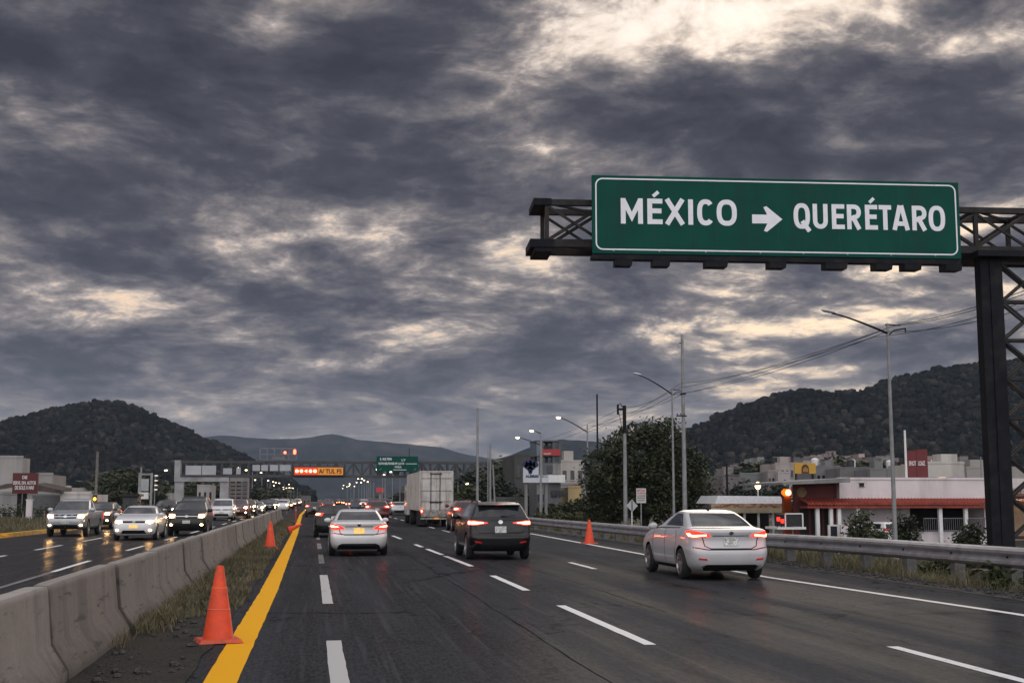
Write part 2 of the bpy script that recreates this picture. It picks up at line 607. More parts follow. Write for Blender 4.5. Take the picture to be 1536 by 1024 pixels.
def concrete_mat():
    m = bpy.data.materials.new('concrete')
    m.use_nodes = True
    N = NT(m.node_tree)
    b = m.node_tree.nodes['Principled BSDF']
    tc = N.node('ShaderNodeTexCoord').outputs['Object']
    rn = N.node('ShaderNodeObjectInfo').outputs['Random']
    p = N.v('ADD', tc, N.xyz(N.mul(rn, 31.0), N.mul(rn, 57.0), 0.0))
    x, y, z = N.sep(tc)
    big = N.noise(p, 0.9, 5, 0.6)
    fine = N.noise(p, 9.0, 6, 0.7)
    run = N.noise(N.v('MULTIPLY', p, (1.6, 1.6, 0.28)), 1.6, 6, 0.62)
    base = N.mix(N.add(N.mul(big, 0.6), N.mul(fine, 0.4)), (0.115, 0.101, 0.092), (0.32, 0.286, 0.260))
    c = N.mix(N.mul(N.step(run, 0.46, 0.68), 0.55), base, (0.105, 0.095, 0.088))
    # splashed dirt along the foot, scuffs, and soot gathered at the joints
    foot = N.mul(N.step(N.add(z, N.mul(N.sub(fine, 0.5), 0.35)), 0.30, 0.02), 0.55)
    c = N.mix(foot, c, (0.085, 0.074, 0.064))
    ay = N.m('ABSOLUTE', y)
    joint = N.mul(N.step(N.add(ay, N.mul(N.sub(N.noise(p, 2.2, 5, 0.65), 0.5), 0.7)), 1.80, 2.10), 0.5)
    c = N.mix(joint, c, (0.05, 0.045, 0.042))
    scuff = N.noise(N.v('MULTIPLY', p, (1.0, 0.35, 3.0)), 3.2, 6, 0.7)
    c = N.mix(N.mul(N.step(scuff, 0.57, 0.66), 0.75), c, (0.06, 0.055, 0.052))
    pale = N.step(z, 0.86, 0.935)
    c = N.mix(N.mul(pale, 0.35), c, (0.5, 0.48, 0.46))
    c = N.mix(0.8, c, N.ramp(rn, [(0, (0.72, 0.70, 0.69)), (1, (1.15, 1.13, 1.10))]), 'MULTIPLY')
    N.plug(c, b.inputs['Base Color'])
    b.inputs['Roughness'].default_value = 0.88
    b.inputs['Specular IOR Level'].default_value = 0.25
    bn = N.node('ShaderNodeBump')
    bn.inputs['Strength'].default_value = 0.5
    bn.inputs['Distance'].default_value = 0.02
    N.plug(N.add(fine, N.mul(scuff, 0.6)), bn.inputs['Height'])
    N.plug(bn.outputs[0], b.inputs['Normal'])
    return m


def leaf_mat(name, lo, mid, hi, scale=0.8):
    m = bpy.data.materials.new(name)
    m.use_nodes = True
    N = NT(m.node_tree)
    b = m.node_tree.nodes['Principled BSDF']
    tc = N.node('ShaderNodeTexCoord').outputs['Object']
    n = N.add(N.mul(N.noise(tc, scale, 3, 0.6), 0.6), N.mul(N.noise(tc, scale * 9, 2, 0.6), 0.4))
    N.plug(N.ramp(n, [(0.36, lo), (0.5, mid), (0.64, hi)]), b.inputs['Base Color'])
    b.inputs['Roughness'].default_value = 0.55
    b.inputs['Specular IOR Level'].default_value = 0.3
    return m


M_STEEL = pmat('galvanised steel', (0.34, 0.34, 0.36), 0.40, 0.35, 0.2, 3.0, rvar=0.1, dirt=(0.12, 0.09, 0.07), dirtamt=0.35)
M_POLE = pmat('galvanised pole', (0.25, 0.25, 0.255), 0.6, 0.2, 0.2, 2.0, dirt=(0.15, 0.13, 0.11), dirtamt=0.4, streak=True)
M_DARKSTEEL = pmat('dark painted steel', (0.009, 0.010, 0.014), 0.6, 0.0, 0.25, 3.0, spec=0.12, dirt=(0.05, 0.04, 0.035), dirtamt=0.35)
M_RUSTSTEEL = pmat('weathered steel', (0.024, 0.022, 0.0225), 0.6, 0.0, 0.35, 5.0, spec=0.2, dirt=(0.07, 0.045, 0.03), dirtamt=0.45)
M_BLACK = pmat('black plastic', (0.012, 0.012, 0.013), 0.5, var=0.2)
M_RUBBER = pmat('tyre rubber', (0.014, 0.014, 0.014), 0.75, var=0.25, scale=20)
M_WHITE = pmat('white painted metal', (0.72, 0.71, 0.70), 0.5, var=0.06, dirt=(0.35, 0.31, 0.27), dirtamt=0.4, streak=True)
M_CONC = concrete_mat()
M_WIRE = pmat('wire', (0.015, 0.015, 0.016), 0.6)
M_WOOD = pmat('weathered wood pole', (0.16, 0.14, 0.125), 0.8, var=0.3, scale=5, dirt=(0.05, 0.045, 0.04), dirtamt=0.6, streak=True)
M_LAMP_ON = pmat('lit lamp glass', (0.9, 0.85, 0.7), 0.4, emit=(1.0, 0.78, 0.45), strength=6)
M_LAMP_OFF = pmat('lamp glass', (0.45, 0.45, 0.47), 0.25, var=0.05)
M_GLASS_BLD = pmat('dark window glass', (0.012, 0.014, 0.017), 0.12, var=0.3, scale=0.7)
# ------------------------------------------------------------------ vehicles
def paint(name, col, metal=0.0, rough=0.28, coat=0.7):
    return pmat(name, col, rough, metal, var=0.03, scale=2.0, coat=coat, dirt=tuple(c * 0.6 + 0.012 for c in col), dirtamt=0.25, spec=0.35)


P_WHITE = paint('white car paint', (0.72, 0.71, 0.71))
P_PEARL = paint('pearl white car paint', (0.52, 0.515, 0.525))
P_GREY = paint('charcoal car paint', (0.004, 0.0042, 0.0055), 0.0, 0.3, 0.35)
P_BLACK = paint('black car paint', (0.005, 0.005, 0.006), 0.0, 0.35, 0.25)
P_SILVER = paint('silver car paint', (0.40, 0.41, 0.43), 0.5)
P_RED = paint('dark red car paint', (0.13, 0.022, 0.020), 0.2)
P_BLUE = paint('navy car paint', (0.03, 0.04, 0.07), 0.2)
P_TAN = paint('bronze car paint', (0.060, 0.044, 0.033), 0.1, 0.3, 0.4)
P_OLIVE = paint('green grey car paint', (0.014, 0.013, 0.012), 0.0, 0.35, 0.3)
PAINTS = [P_WHITE, P_SILVER, P_GREY, P_BLACK, P_RED, P_BLUE, P_TAN, P_OLIVE]
M_GLASS = pmat('tinted car glass', (0.014, 0.016, 0.019), 0.05, var=0.1, coat=0.5)
M_TRIM = pmat('dark car trim', (0.009, 0.009, 0.010), 0.6, var=0.15, spec=0.25)
M_CHROME = pmat('chrome', (0.62, 0.62, 0.63), 0.18, 1.0, var=0.05)
M_RIM = pmat('alloy rim', (0.42, 0.42, 0.43), 0.35, 0.9, var=0.1)
M_RIMDARK = pmat('wheel hollow', (0.02, 0.02, 0.02), 0.7)
M_TAIL = pmat('red lamp lens', (0.55, 0.015, 0.012), 0.15, var=0.05, emit=(1.0, 0.03, 0.015), strength=2.0, coat=0.5)
M_BRAKE = pmat('lit brake lamp', (0.9, 0.25, 0.2), 0.3, emit=(1.0, 0.11, 0.05), strength=30.0)
M_TAILDIM = pmat('unlit red reflector', (0.30, 0.012, 0.012), 0.2, emit=(1, 0.03, 0.02), strength=0.12)  # reflectors and switched-off lamps, given a faint red glow of their own
M_HEAD = pmat('lit headlamp', (0.9, 0.85, 0.75), 0.3, emit=(1.0, 0.55, 0.20), strength=260.0)
M_HEADFAR = pmat('lit headlamp of far car', (0.9, 0.85, 0.75), 0.3, emit=(1.0, 0.58, 0.25), strength=14.0)
M_FOG = pmat('lit fog lamp', (0.9, 0.8, 0.6), 0.3, emit=(1.0, 0.60, 0.24), strength=25.0)
M_LENS = pmat('headlamp lens', (0.30, 0.30, 0.31), 0.1, 0.3, var=0.1, coat=0.6)
M_LENSLIT = pmat('glowing headlamp lens', (0.5, 0.4, 0.3), 0.15, var=0.1, coat=0.6, emit=(1.0, 0.42, 0.12), strength=1.6)
M_AMBER = pmat('lit amber lamp', (0.9, 0.4, 0.05), 0.3, emit=(1.0, 0.33, 0.04), strength=9.0)
M_PLATE_Y = pmat('amber lit number plate', (0.60, 0.42, 0.14), 0.5, var=0.55, scale=26, emit=(1.0, 0.60, 0.16), strength=0.55)  # light of the plate lamp put in as the plate's own glow
M_PLATE_W = pmat('grey number plate', (0.50, 0.50, 0.47), 0.5, var=0.6, scale=30)


def catmull(rows, sub):
    out = []
    n = len(rows)
    for i in range(n - 1):
        p0, p1, p2, p3 = rows[max(i - 1, 0)], rows[i], rows[i + 1], rows[min(i + 2, n - 1)]
        for s in range(sub):
            t = s / sub
            out.append(tuple(0.5 * (2 * b + (c - a) * t + (2 * a - 5 * b + 4 * c - d) * t * t + (-a + 3 * b - 3 * c + d) * t ** 3)
                             for a, b, c, d in zip(p0, p1, p2, p3)))
    out.append(rows[-1])
    return out


NR, NC, NS = 6, 5, 24      # points on half the tail face, a corner, a flank


def car_loop(z, yr, yf, w, rr, rf, br, bf, taper):
    """plan outline of the car at one height, right half from tail centre to nose centre"""
    pts = []
    ym = 0.5 * (yr + yf)
    half = max(0.05, 0.5 * (yf - yr))
    rr, rf = min(rr, w * 0.9, half), min(rf, w * 0.9, half)

    def wid(y):
        k = (y - ym) / half
        return w * (1 - taper * k * k * abs(k))
    xr, xf = w * (1 - taper) - rr, w * (1 - taper) - rf
    for i in range(NR):
        x = xr * i / NR
        pts.append((x, yr + br * (x / w) ** 2))
    cy = yr + br * (xr / w) ** 2 + rr
    for i in range(NC):
        a = -pi / 2 + (pi / 2) * i / NC
        pts.append((xr + rr * cos(a), cy + rr * sin(a)))
    cyf = yf - bf * (xf / w) ** 2 - rf
    for i in range(NS):
        y = cy + (cyf - cy) * i / NS
        e0, e1 = wid(cy), wid(cyf)
        x = wid(y) + (w * (1 - taper) - (e0 + (e1 - e0) * i / NS))
        pts.append((x, y))
    for i in range(NC):
        a = (pi / 2) * i / NC
        pts.append((xf + rf * cos(a), cyf + rf * sin(a)))
    for i in range(NR + 1):
        x = xf * (1 - i / NR)
        pts.append((x, yf - bf * (x / w) ** 2))
    return [(x, y, z) for x, y in pts]


class Car:
    """body shell lofted from plan outlines, arches cut out, glass and lamps split off as parts"""
    def __init__(self, name, rows, belt, top, L, axles, wr, arch=0.055, side=((4, 12), (13, 20)), taper=0.06, glass_rear=True,
                 clad=0, sub=3, arch_w=0.24):
        self.L, self.axles, self.wr = L, axles, wr
        rows = [r + (taper,) for r in rows]
        fine = catmull(rows, sub)
        kb, kt = belt * sub, top * sub
        bm = bmesh.new()
        rings = []
        for r in fine:
            half = car_loop(*r)
            full = half + [(-x, y, z) for x, y, z in reversed(half[1:-1])]
            rings.append([bm.verts.new((x, y - L / 2, z)) for x, y, z in full])
        n = len(rings[0])
        H = len(half) - 1
        iR = NR + NC                                 # first flank column
        iF = iR + NS
        for k in range(len(rings) - 1):
            for j in range(n):
                jj = j if j < H else n - 1 - j       # mirrored column
                mi = 0
                if kb <= k < kt:
                    if jj < NR + 2 and glass_rear:
                        mi = 3
                    elif jj >= iF + 2:
                        mi = 2
                    else:
                        for a, b in side:
                            if iR + a <= jj < iR + b:
                                mi = 4
                if k < clad:
                    mi = 5
                f = bm.faces.new((rings[k][j], rings[k][(j + 1) % n], rings[k + 1][(j + 1) % n], rings[k + 1][j]))
                f.material_index = mi
                f.smooth = True
        f = bm.faces.new(rings[0])
        f.material_index = 1
        f.normal_flip()
        bm.faces.new(rings[-1])
        bmesh.ops.recalc_face_normals(bm, faces=bm.faces)
        me = bpy.data.meshes.new(name)
        bm.to_mesh(me)
        bm.free()
        mats = [P_WHITE, M_TRIM, M_GLASS, M_GLASS, M_GLASS, M_TRIM]
        for m in mats:
            me.materials.append(m)
        # wheel arches
        ob = bpy.data.objects.new('shell', me)
        COL.objects.link(ob)
        cut = MB()
        W = max(r[3] for r in rows)
        self.W = W
        for ay in axles:
            for s in (-1, 1):
                x0, x1 = (W - arch_w, W + 0.3) if s > 0 else (-W - 0.3, -W + arch_w)
                cut.lathe([(0.0001, x0), (wr + arch, x0), (wr + arch, x1), (0.0001, x1)], (0, ay - L / 2, wr + 0.01), 'X', 28)
        cme = cut.mesh('cut', [M_TRIM])
        bmc = bmesh.new()
        bmc.from_mesh(cme)
        bmesh.ops.remove_doubles(bmc, verts=bmc.verts, dist=0.001)
        bmesh.ops.recalc_face_normals(bmc, faces=bmc.faces)
        bmc.to_mesh(cme)
        bmc.free()
        cme.materials.clear()
        for m in [P_WHITE, M_TRIM]:
            cme.materials.append(m)
        cme.polygons.foreach_set('material_index', [1] * len(cme.polygons))
        co = bpy.data.objects.new('cut', cme)
        COL.objects.link(co)
        md = ob.modifiers.new('arches', 'BOOLEAN')
        md.operation, md.solver, md.object = 'DIFFERENCE', 'EXACT', co
        md.material_mode = 'INDEX'
        me2 = bpy.data.meshes.new_from_object(ob.evaluated_get(bpy.context.evaluated_depsgraph_get()))
        bpy.data.objects.remove(ob)
        bpy.data.objects.remove(co)
        bm = bmesh.new()
        bm.from_mesh(me2)
        self.bvh = BVHTree.FromBMesh(bm)
        self.shell = bm
        self.parts = []                             # (name, mesh, parent part index or None)
        self.split(name)

    def split(self, name):
        def take(test, mats, remap):
            b2 = self.shell.copy()
            bmesh.ops.delete(b2, geom=[f for f in b2.faces if not test(f)], context='FACES')
            for f in b2.faces:
                f.material_index = remap(f.material_index)
            me = bpy.data.meshes.new(name)
            b2.to_mesh(me)
            b2.free()
            for m in mats:
                me.materials.append(m)
            me.polygons.foreach_set('use_smooth', [True] * len(me.polygons))
            me.set_sharp_from_angle(angle=radians(32))
            return me
        self.parts.append(('body', take(lambda f: f.material_index in (0, 1, 5), [P_WHITE, M_TRIM], lambda i: 0 if i == 0 else 1), None))
        self.parts.append(('windscreen', take(lambda f: f.material_index == 2, [M_GLASS], lambda i: 0), None))
        me = take(lambda f: f.material_index == 3, [M_GLASS], lambda i: 0)
        if len(me.polygons):
            self.parts.append(('rear_window', me, None))
        for s in (-1, 1):
            me = take(lambda f: f.material_index == 4 and f.calc_center_median().x * s > 0, [M_GLASS], lambda i: 0)
            if len(me.polygons):
                self.parts.append(('side_window', me, None))
        self.shell.free()

    # flat outline laid onto the shell from one side, as a thin solid
    def decal(self, poly, face, off=0.008, thick=0.02, mat=None, mirror=False, name=None, parent=None):
        bm = bmesh.new()
        f = bm.faces.new([bm.verts.new((u, v, 0)) for u, v in poly])
        for _ in range(5):
            bmesh.ops.triangulate(bm, faces=bm.faces)
            es = [e for e in bm.edges if e.calc_length() > 0.085]
            if not es:
                break
            bmesh.ops.subdivide_edges(bm, edges=es, cuts=1)
        bmesh.ops.triangulate(bm, faces=bm.faces)
        q = 1 / sqrt(2)
        ax = {'rear': ((1, 0, 0), (0, 1, 0)), 'front': ((1, 0, 0), (0, -1, 0)), 'right': ((0, 1, 0), (-1, 0, 0)),
              'rr': ((q, q, 0), (-q, q, 0)), 'fr': ((q, -q, 0), (-q, -q, 0)), 'top': ((1, 0, 0), (0, 0, -1))}[face]
        U, D = Vector(ax[0]), Vector(ax[1])
        for v in bm.verts:
            if face == 'top':
                o = Vector((v.co.x, v.co.y, 3.0))
            else:
                o = U * v.co.x + Vector((0, 0, v.co.y)) - D * 6
            hit, nrm, i, d = self.bvh.ray_cast(o, D)
            if hit is None:
                hit, nrm, i, d = self.bvh.find_nearest(o + D * 5)
            v.co = hit - D * off
        if mirror:
            for v in bm.verts:
                v.co.x = -v.co.x
        # give it a body: walls sunk into the shell
        Dm = Vector((-D.x if mirror else D.x, D.y, D.z))
        r = bmesh.ops.extrude_face_region(bm, geom=bm.faces[:])
        top = {e for e in r['geom'] if isinstance(e, bmesh.types.BMVert)}
        for v in top:
            v.co += Dm * thick
        bmesh.ops.recalc_face_normals(bm, faces=bm.faces)
        for ff in bm.faces:
            ff.smooth = True
        me = bpy.data.meshes.new(name)
        bm.to_mesh(me)
        bm.free()
        me.materials.append(mat)
        me.set_sharp_from_angle(angle=radians(40))
        self.parts.append((name, me, parent))
        return len(self.parts) - 1

    def pair(self, name, poly, face, **kw):
        a = self.decal(poly, face, name=name, **kw)
        kw2 = dict(kw)
        b = self.decal(poly, face, name=name, mirror=True, **kw2)
        return a, b

    def lamp(self, name, poly, face, mat, core=None, core_mat=None, core_name='lamp_bulb', off=0.012):
        for mir in (False, True):
            i = self.decal(poly, face, name=name, mat=mat, off=off, mirror=mir)
            if core:
                self.decal(core, face, name=core_name, mat=core_mat, off=off + 0.006, thick=0.012, mirror=mir, parent=i)

    def mesh_part(self, name, mb, mats, parent=None, smooth=True):
        self.parts.append((name, mb.mesh(name, mats, smooth), parent))
        return len(self.parts) - 1

    def wheels(self, track, width=0.205, rim_r=0.215, spokes=5, far=False):
        wr, L = self.wr, self.L
        n = 16 if far else 30
        for ay in self.axles:
            for s in (-1, 1):
                xo = s * track
                xi = s * (track - width)
                m = MB()
                prof = [(rim_r * 0.9, 0), (rim_r + 0.01, 0.0), (wr - 0.03, 0.012), (wr - 0.004, 0.035), (wr, 0.06), (wr, width - 0.06),
                        (wr - 0.004, width - 0.03), (wr - 0.03, width - 0.01), (rim_r, width), (rim_r * 0.3, width)]
                m.lathe([(r, xo - s * h) for r, h in prof], (0, ay - L / 2, wr), 'X', n)
                i = self.mesh_part('wheel', m, [M_RUBBER])
                if far:
                    continue
                m = MB()
                c = (0, ay - L / 2, wr)
                m.lathe([(0.0001, xo - s * 0.06), (rim_r * 0.98, xo - s * 0.06)], c, 'X', n, 1)
                m.lathe([(rim_r * 0.88, xo - s * 0.03), (rim_r * 0.92, xo + s * 0.003), (rim_r * 1.03, xo + s * 0.004), (rim_r * 1.03, xo - s * 0.04)], c, 'X', n, 0)
                m.lathe([(0.0001, xo - s * 0.005), (0.045, xo - s * 0.005), (0.06, xo - s * 0.03)], c, 'X', 12, 0)
                for k in range(spokes):
                    a = 2 * pi * k / spokes + 0.3
                    for da in (-0.16, 0.16):
                        p = (xo - s * 0.02, c[1] + 0.04 * cos(a), wr + 0.04 * sin(a))
                        q = (xo - s * 0.012, c[1] + rim_r * 0.93 * cos(a + da), wr + rim_r * 0.93 * sin(a + da))
                        m.bar(p, q, 0.03, 0.025, up=(1, 0, 0), mi=0)
                self.mesh_part('rim', m, [M_RIM, M_RIMDARK], i)

    def mirrors(self, y, z, x, size=(0.11, 0.07, 0.075)):
        for s in (-1, 1):
            m = MB()
            m.ball((s * (x + 0.06), y - self.L / 2, z), size, 10, 8, 0)
            m.bar((s * (x - 0.08), y - self.L / 2, z - 0.03), (s * (x + 0.03), y - self.L / 2, z - 0.02), 0.05, 0.03, mi=1)
            self.mesh_part('mirror', m, [P_WHITE, M_TRIM])

    def handles(self, ys, z, chrome=False):
        for y in ys:
            for mir in (False, True):
                self.decal([(y - self.L / 2 - 0.09, z - 0.014), (y - self.L / 2 + 0.09, z - 0.014), (y - self.L / 2 + 0.09, z + 0.014), (y - self.L / 2 - 0.09, z + 0.014)],
                           'right', name='door_handle', mat=M_CHROME if chrome else P_WHITE, off=0.03, thick=0.04, mirror=mir)

    def seams(self, lines, mat=None):
        """door and lid gaps: thin dark strips lying in the surface, one part per flank"""
        for face, pts in lines:
            for mir in ((False, True) if face == 'right' else (False,)):
                poly = []
                a = [Vector(p) for p in pts]
                w = 0.010
                lft, rgt = [], []
                for i, p in enumerate(a):
                    d = (a[min(i + 1, len(a) - 1)] - a[max(i - 1, 0)]).normalized()
                    nn = Vector((-d.y, d.x)) * w
                    lft.append(p + nn)
                    rgt.append(p - nn)
                poly = [(p.x, p.y) for p in lft] + [(p.x, p.y) for p in reversed(rgt)]
                self.decal(poly, face, name='panel_gap', mat=M_TRIM, off=0.0025, thick=0.006, mirror=mir)

    def make(self, name, label, loc, rotz=0, col=P_WHITE, group=None, cat='car'):
        root = thing(name, label, cat, loc, rotz, group)
        obs = []
        for nm, me, par in self.parts:
            ob = link(nm, me, root if par is None else obs[par])
            for sl in ob.material_slots:
                if sl.material == P_WHITE:
                    sl.link = 'OBJECT'
                    sl.material = col
            obs.append(ob)
        return root


def repaint(root, col):
    for o in root.children_recursive:
        for sl in o.material_slots:
            if sl.link == 'OBJECT':
                sl.material = col


def shift(poly, du=0, dv=0):
    return [(u + du, v + dv) for u, v in poly]


def inset(poly, k, kv=None):
    cx = sum(p[0] for p in poly) / len(poly)
    cy = sum(p[1] for p in poly) / len(poly)
    kv = kv or k
    return [(cx + (u - cx) * k, cy + (v - cy) * kv) for u, v in poly]


def rect(x0, x1, z0, z1):
    return [(x0, z0), (x1, z0), (x1, z1), (x0, z1)]


def oval(cx, cz, rx, rz, n=14):
    return [(cx + rx * cos(2 * pi * k / n), cz + rz * sin(2 * pi * k / n)) for k in range(n)]


#            z     yr    yf    w     rr    rf    br    bf
SEDAN = [(0.20, 0.22, 4.30, 0.76, 0.30, 0.34, 0.10, 0.16),
         (0.30, 0.08, 4.44, 0.85, 0.30, 0.34, 0.10, 0.20),
         (0.44, 0.01, 4.50, 0.885, 0.26, 0.34, 0.11, 0.22),
         (0.60, 0.00, 4.50, 0.90, 0.22, 0.34, 0.12, 0.24),
         (0.68, 0.045, 4.48, 0.90, 0.20, 0.36, 0.13, 0.26),
         (0.80, 0.085, 4.40, 0.895, 0.18, 0.38, 0.13, 0.28),
         (0.92, 0.075, 4.12, 0.885, 0.17, 0.40, 0.12, 0.26),
         (1.01, 0.045, 3.72, 0.865, 0.17, 0.36, 0.10, 0.20),
         (1.06, 0.11, 3.36, 0.845, 0.20, 0.30, 0.10, 0.16),
         (1.09, 0.42, 3.16, 0.81, 0.22, 0.26, 0.12, 0.15),
         (1.115, 0.60, 3.06, 0.785, 0.20, 0.24, 0.12, 0.15),
         (1.25, 0.92, 2.72, 0.715, 0.18, 0.22, 0.11, 0.14),
         (1.38, 1.26, 2.34, 0.635, 0.18, 0.22, 0.10, 0.12),
         (1.425, 1.44, 2.16, 0.59, 0.20, 0.24, 0.09, 0.10),
         (1.452, 1.66, 1.98, 0.48, 0.14, 0.14, 0.06, 0.06),
         (1.460, 1.78, 1.88, 0.26, 0.04, 0.04, 0.02, 0.02)]
SUV = [(0.24, 0.16, 4.36, 0.80, 0.30, 0.34, 0.08, 0.14),
       (0.36, 0.04, 4.46, 0.89, 0.28, 0.34, 0.09, 0.18),
       (0.52, 0.00, 4.50, 0.915, 0.24, 0.34, 0.10, 0.20),
       (0.66, 0.00, 4.50, 0.92, 0.20, 0.34, 0.10, 0.22),
       (0.73, 0.06, 4.48, 0.92, 0.17, 0.36, 0.11, 0.24),
       (0.90, 0.10, 4.42, 0.915, 0.16, 0.38, 0.11, 0.24),
       (1.04, 0.12, 4.22, 0.905, 0.16, 0.38, 0.11, 0.22),
       (1.12, 0.14, 3.80, 0.89, 0.16, 0.34, 0.11, 0.18),
       (1.17, 0.17, 3.42, 0.865, 0.16, 0.28, 0.11, 0.15),
       (1.20, 0.20, 3.26, 0.845, 0.16, 0.24, 0.11, 0.14),
       (1.36, 0.34, 2.90, 0.775, 0.15, 0.22, 0.10, 0.13),
       (1.50, 0.46, 2.58, 0.705, 0.15, 0.22, 0.10, 0.12),
       (1.56, 0.54, 2.40, 0.665, 0.18, 0.24, 0.09, 0.10),
       (1.60, 0.72, 2.16, 0.57, 0.20, 0.22, 0.07, 0.08),
       (1.615, 1.10, 1.80, 0.34, 0.10, 0.10, 0.03, 0.03)]
VAN = [(0.24, 0.14, 4.46, 0.80, 0.26, 0.34, 0.06, 0.14),
       (0.36, 0.03, 4.60, 0.89, 0.24, 0.34, 0.07, 0.18),
       (0.54, 0.00, 4.64, 0.91, 0.22, 0.36, 0.08, 0.22),
       (0.74, 0.03, 4.62, 0.915, 0.18, 0.38, 0.08, 0.25),
       (0.92, 0.05, 4.52, 0.91, 0.16, 0.40, 0.08, 0.26),
       (1.05, 0.06, 4.28, 0.905, 0.15, 0.40, 0.08, 0.22),
       (1.13, 0.07, 3.98, 0.895, 0.15, 0.34, 0.08, 0.18),
       (1.17, 0.08, 3.78, 0.88, 0.15, 0.28, 0.08, 0.15),
       (1.40, 0.12, 3.34, 0.83, 0.15, 0.24, 0.08, 0.14),
       (1.64, 0.18, 2.90, 0.765, 0.15, 0.24, 0.08, 0.12),
       (1.72, 0.26, 2.70, 0.71, 0.18, 0.24, 0.07, 0.10),
       (1.76, 0.50, 2.40, 0.58, 0.18, 0.20, 0.05, 0.06),
       (1.775, 1.00, 1.90, 0.30, 0.08, 0.08, 0.02, 0.02)]
PICKUP = [(0.34, 0.14, 4.90, 0.80, 0.16, 0.30, 0.03, 0.10),
          (0.44, 0.03, 5.02, 0.89, 0.14, 0.30, 0.03, 0.13),
          (0.60, 0.00, 5.06, 0.905, 0.12, 0.30, 0.03, 0.15),
          (0.80, 0.02, 5.06, 0.91, 0.10, 0.32, 0.03, 0.17),
          (0.98, 0.03, 4.98, 0.91, 0.10, 0.34, 0.03, 0.18),
          (1.08, 0.04, 4.66, 0.905, 0.10, 0.34, 0.03, 0.16),
          (1.13, 0.06, 4.10, 0.89, 0.10, 0.30, 0.03, 0.14),
          (1.16, 1.72, 3.86, 0.86, 0.12, 0.26, 0.03, 0.13),
          (1.18, 1.78, 3.78, 0.84, 0.12, 0.24, 0.03, 0.13),
          (1.40, 1.86, 3.40, 0.77, 0.12, 0.22, 0.03, 0.12),
          (1.60, 1.94, 3.02, 0.70, 0.14, 0.22, 0.03, 0.11),
          (1.67, 2.04, 2.84, 0.64, 0.16, 0.20, 0.03, 0.09),
          (1.70, 2.20, 2.66, 0.48, 0.10, 0.12, 0.02, 0.04)]


def scaled(rows, kz=1.0, kw=1.0, ky=1.0):
    return [(r[0] * kz, r[1] * ky, r[2] * ky, r[3] * kw) + r[4:] for r in rows]


def rear_plate(c, z, mat, y=-0.02, w=0.15, h=0.085):
    c.decal(rect(-w, w, z - h, z + h), 'rear', name='number_plate', mat=mat, off=0.012)


def front_face(c, kind, z0=0.0, lit=True, lowlight=True, plate=M_PLATE_W, head=M_HEAD):
    """grille, bumper mouth, lamps and plate on the nose"""
    L = c.L
    if kind == 'sedan':
        c.decal([(-0.42, 0.72), (0.42, 0.72), (0.50, 0.80), (-0.50, 0.80)], 'front', name='grille', mat=M_TRIM, off=0.006)
        c.decal([(-0.52, 0.28), (0.52, 0.28), (0.42, 0.42), (-0.42, 0.42)], 'front', name='bumper_intake', mat=M_TRIM, off=0.006)
        lens = [(0.46, 0.70), (0.70, 0.71), (0.86, 0.78), (0.84, 0.85), (0.66, 0.83), (0.48, 0.77)]
        c.lamp('headlight', lens, 'front', M_LENSLIT, oval(0.62, 0.765, 0.125, 0.05), head, 'lamp_bulb')
        if lowlight:
            c.lamp('fog_light', oval(0.66, 0.42, 0.06, 0.04), 'front', M_FOG)
        c.decal(rect(-0.17, 0.17, 0.50, 0.64), 'front', name='number_plate', mat=plate, off=0.02)
        c.decal(oval(0, 0.765, 0.06, 0.04), 'front', name='badge', mat=M_CHROME, off=0.014)
    else:
        g0, g1 = (0.82, 1.0) if kind != 'van' else (0.80, 0.92)
        c.decal([(-0.46, g0), (0.46, g0), (0.56, g1), (-0.56, g1)], 'front', name='grille', mat=M_TRIM, off=0.006)
        c.decal(rect(-0.5, 0.5, (g0 + g1) / 2 - 0.02, (g0 + g1) / 2 + 0.02), 'front', name='grille_bar', mat=M_CHROME, off=0.014)
        c.decal([(-0.60, 0.36), (0.60, 0.36), (0.50, 0.54), (-0.50, 0.54)], 'front', name='bumper_intake', mat=M_TRIM, off=0.006)
        lens = [(0.50, g0 + 0.01), (0.78, g0 + 0.01), (0.87, g1 - 0.02), (0.84, g1 + 0.03), (0.52, g1 + 0.01)]
        c.lamp('headlight', lens, 'front', M_LENSLIT if lit else M_LENS, oval(0.67, (g0 + g1) / 2 + 0.01, 0.115, 0.062) if lit else None, head, 'lamp_bulb')
        if lowlight:
            c.lamp('fog_light', oval(0.68, 0.52, 0.065, 0.045), 'front', M_FOG)
        c.decal(rect(-0.17, 0.17, 0.58, 0.72), 'front', name='number_plate', mat=plate, off=0.02)
        c.decal(oval(0, (g0 + g1) / 2, 0.09, 0.05), 'front', name='badge', mat=M_CHROME, off=0.022)


def rear_u(c, x, y):
    return (x + y - c.L / 2) / sqrt(2)


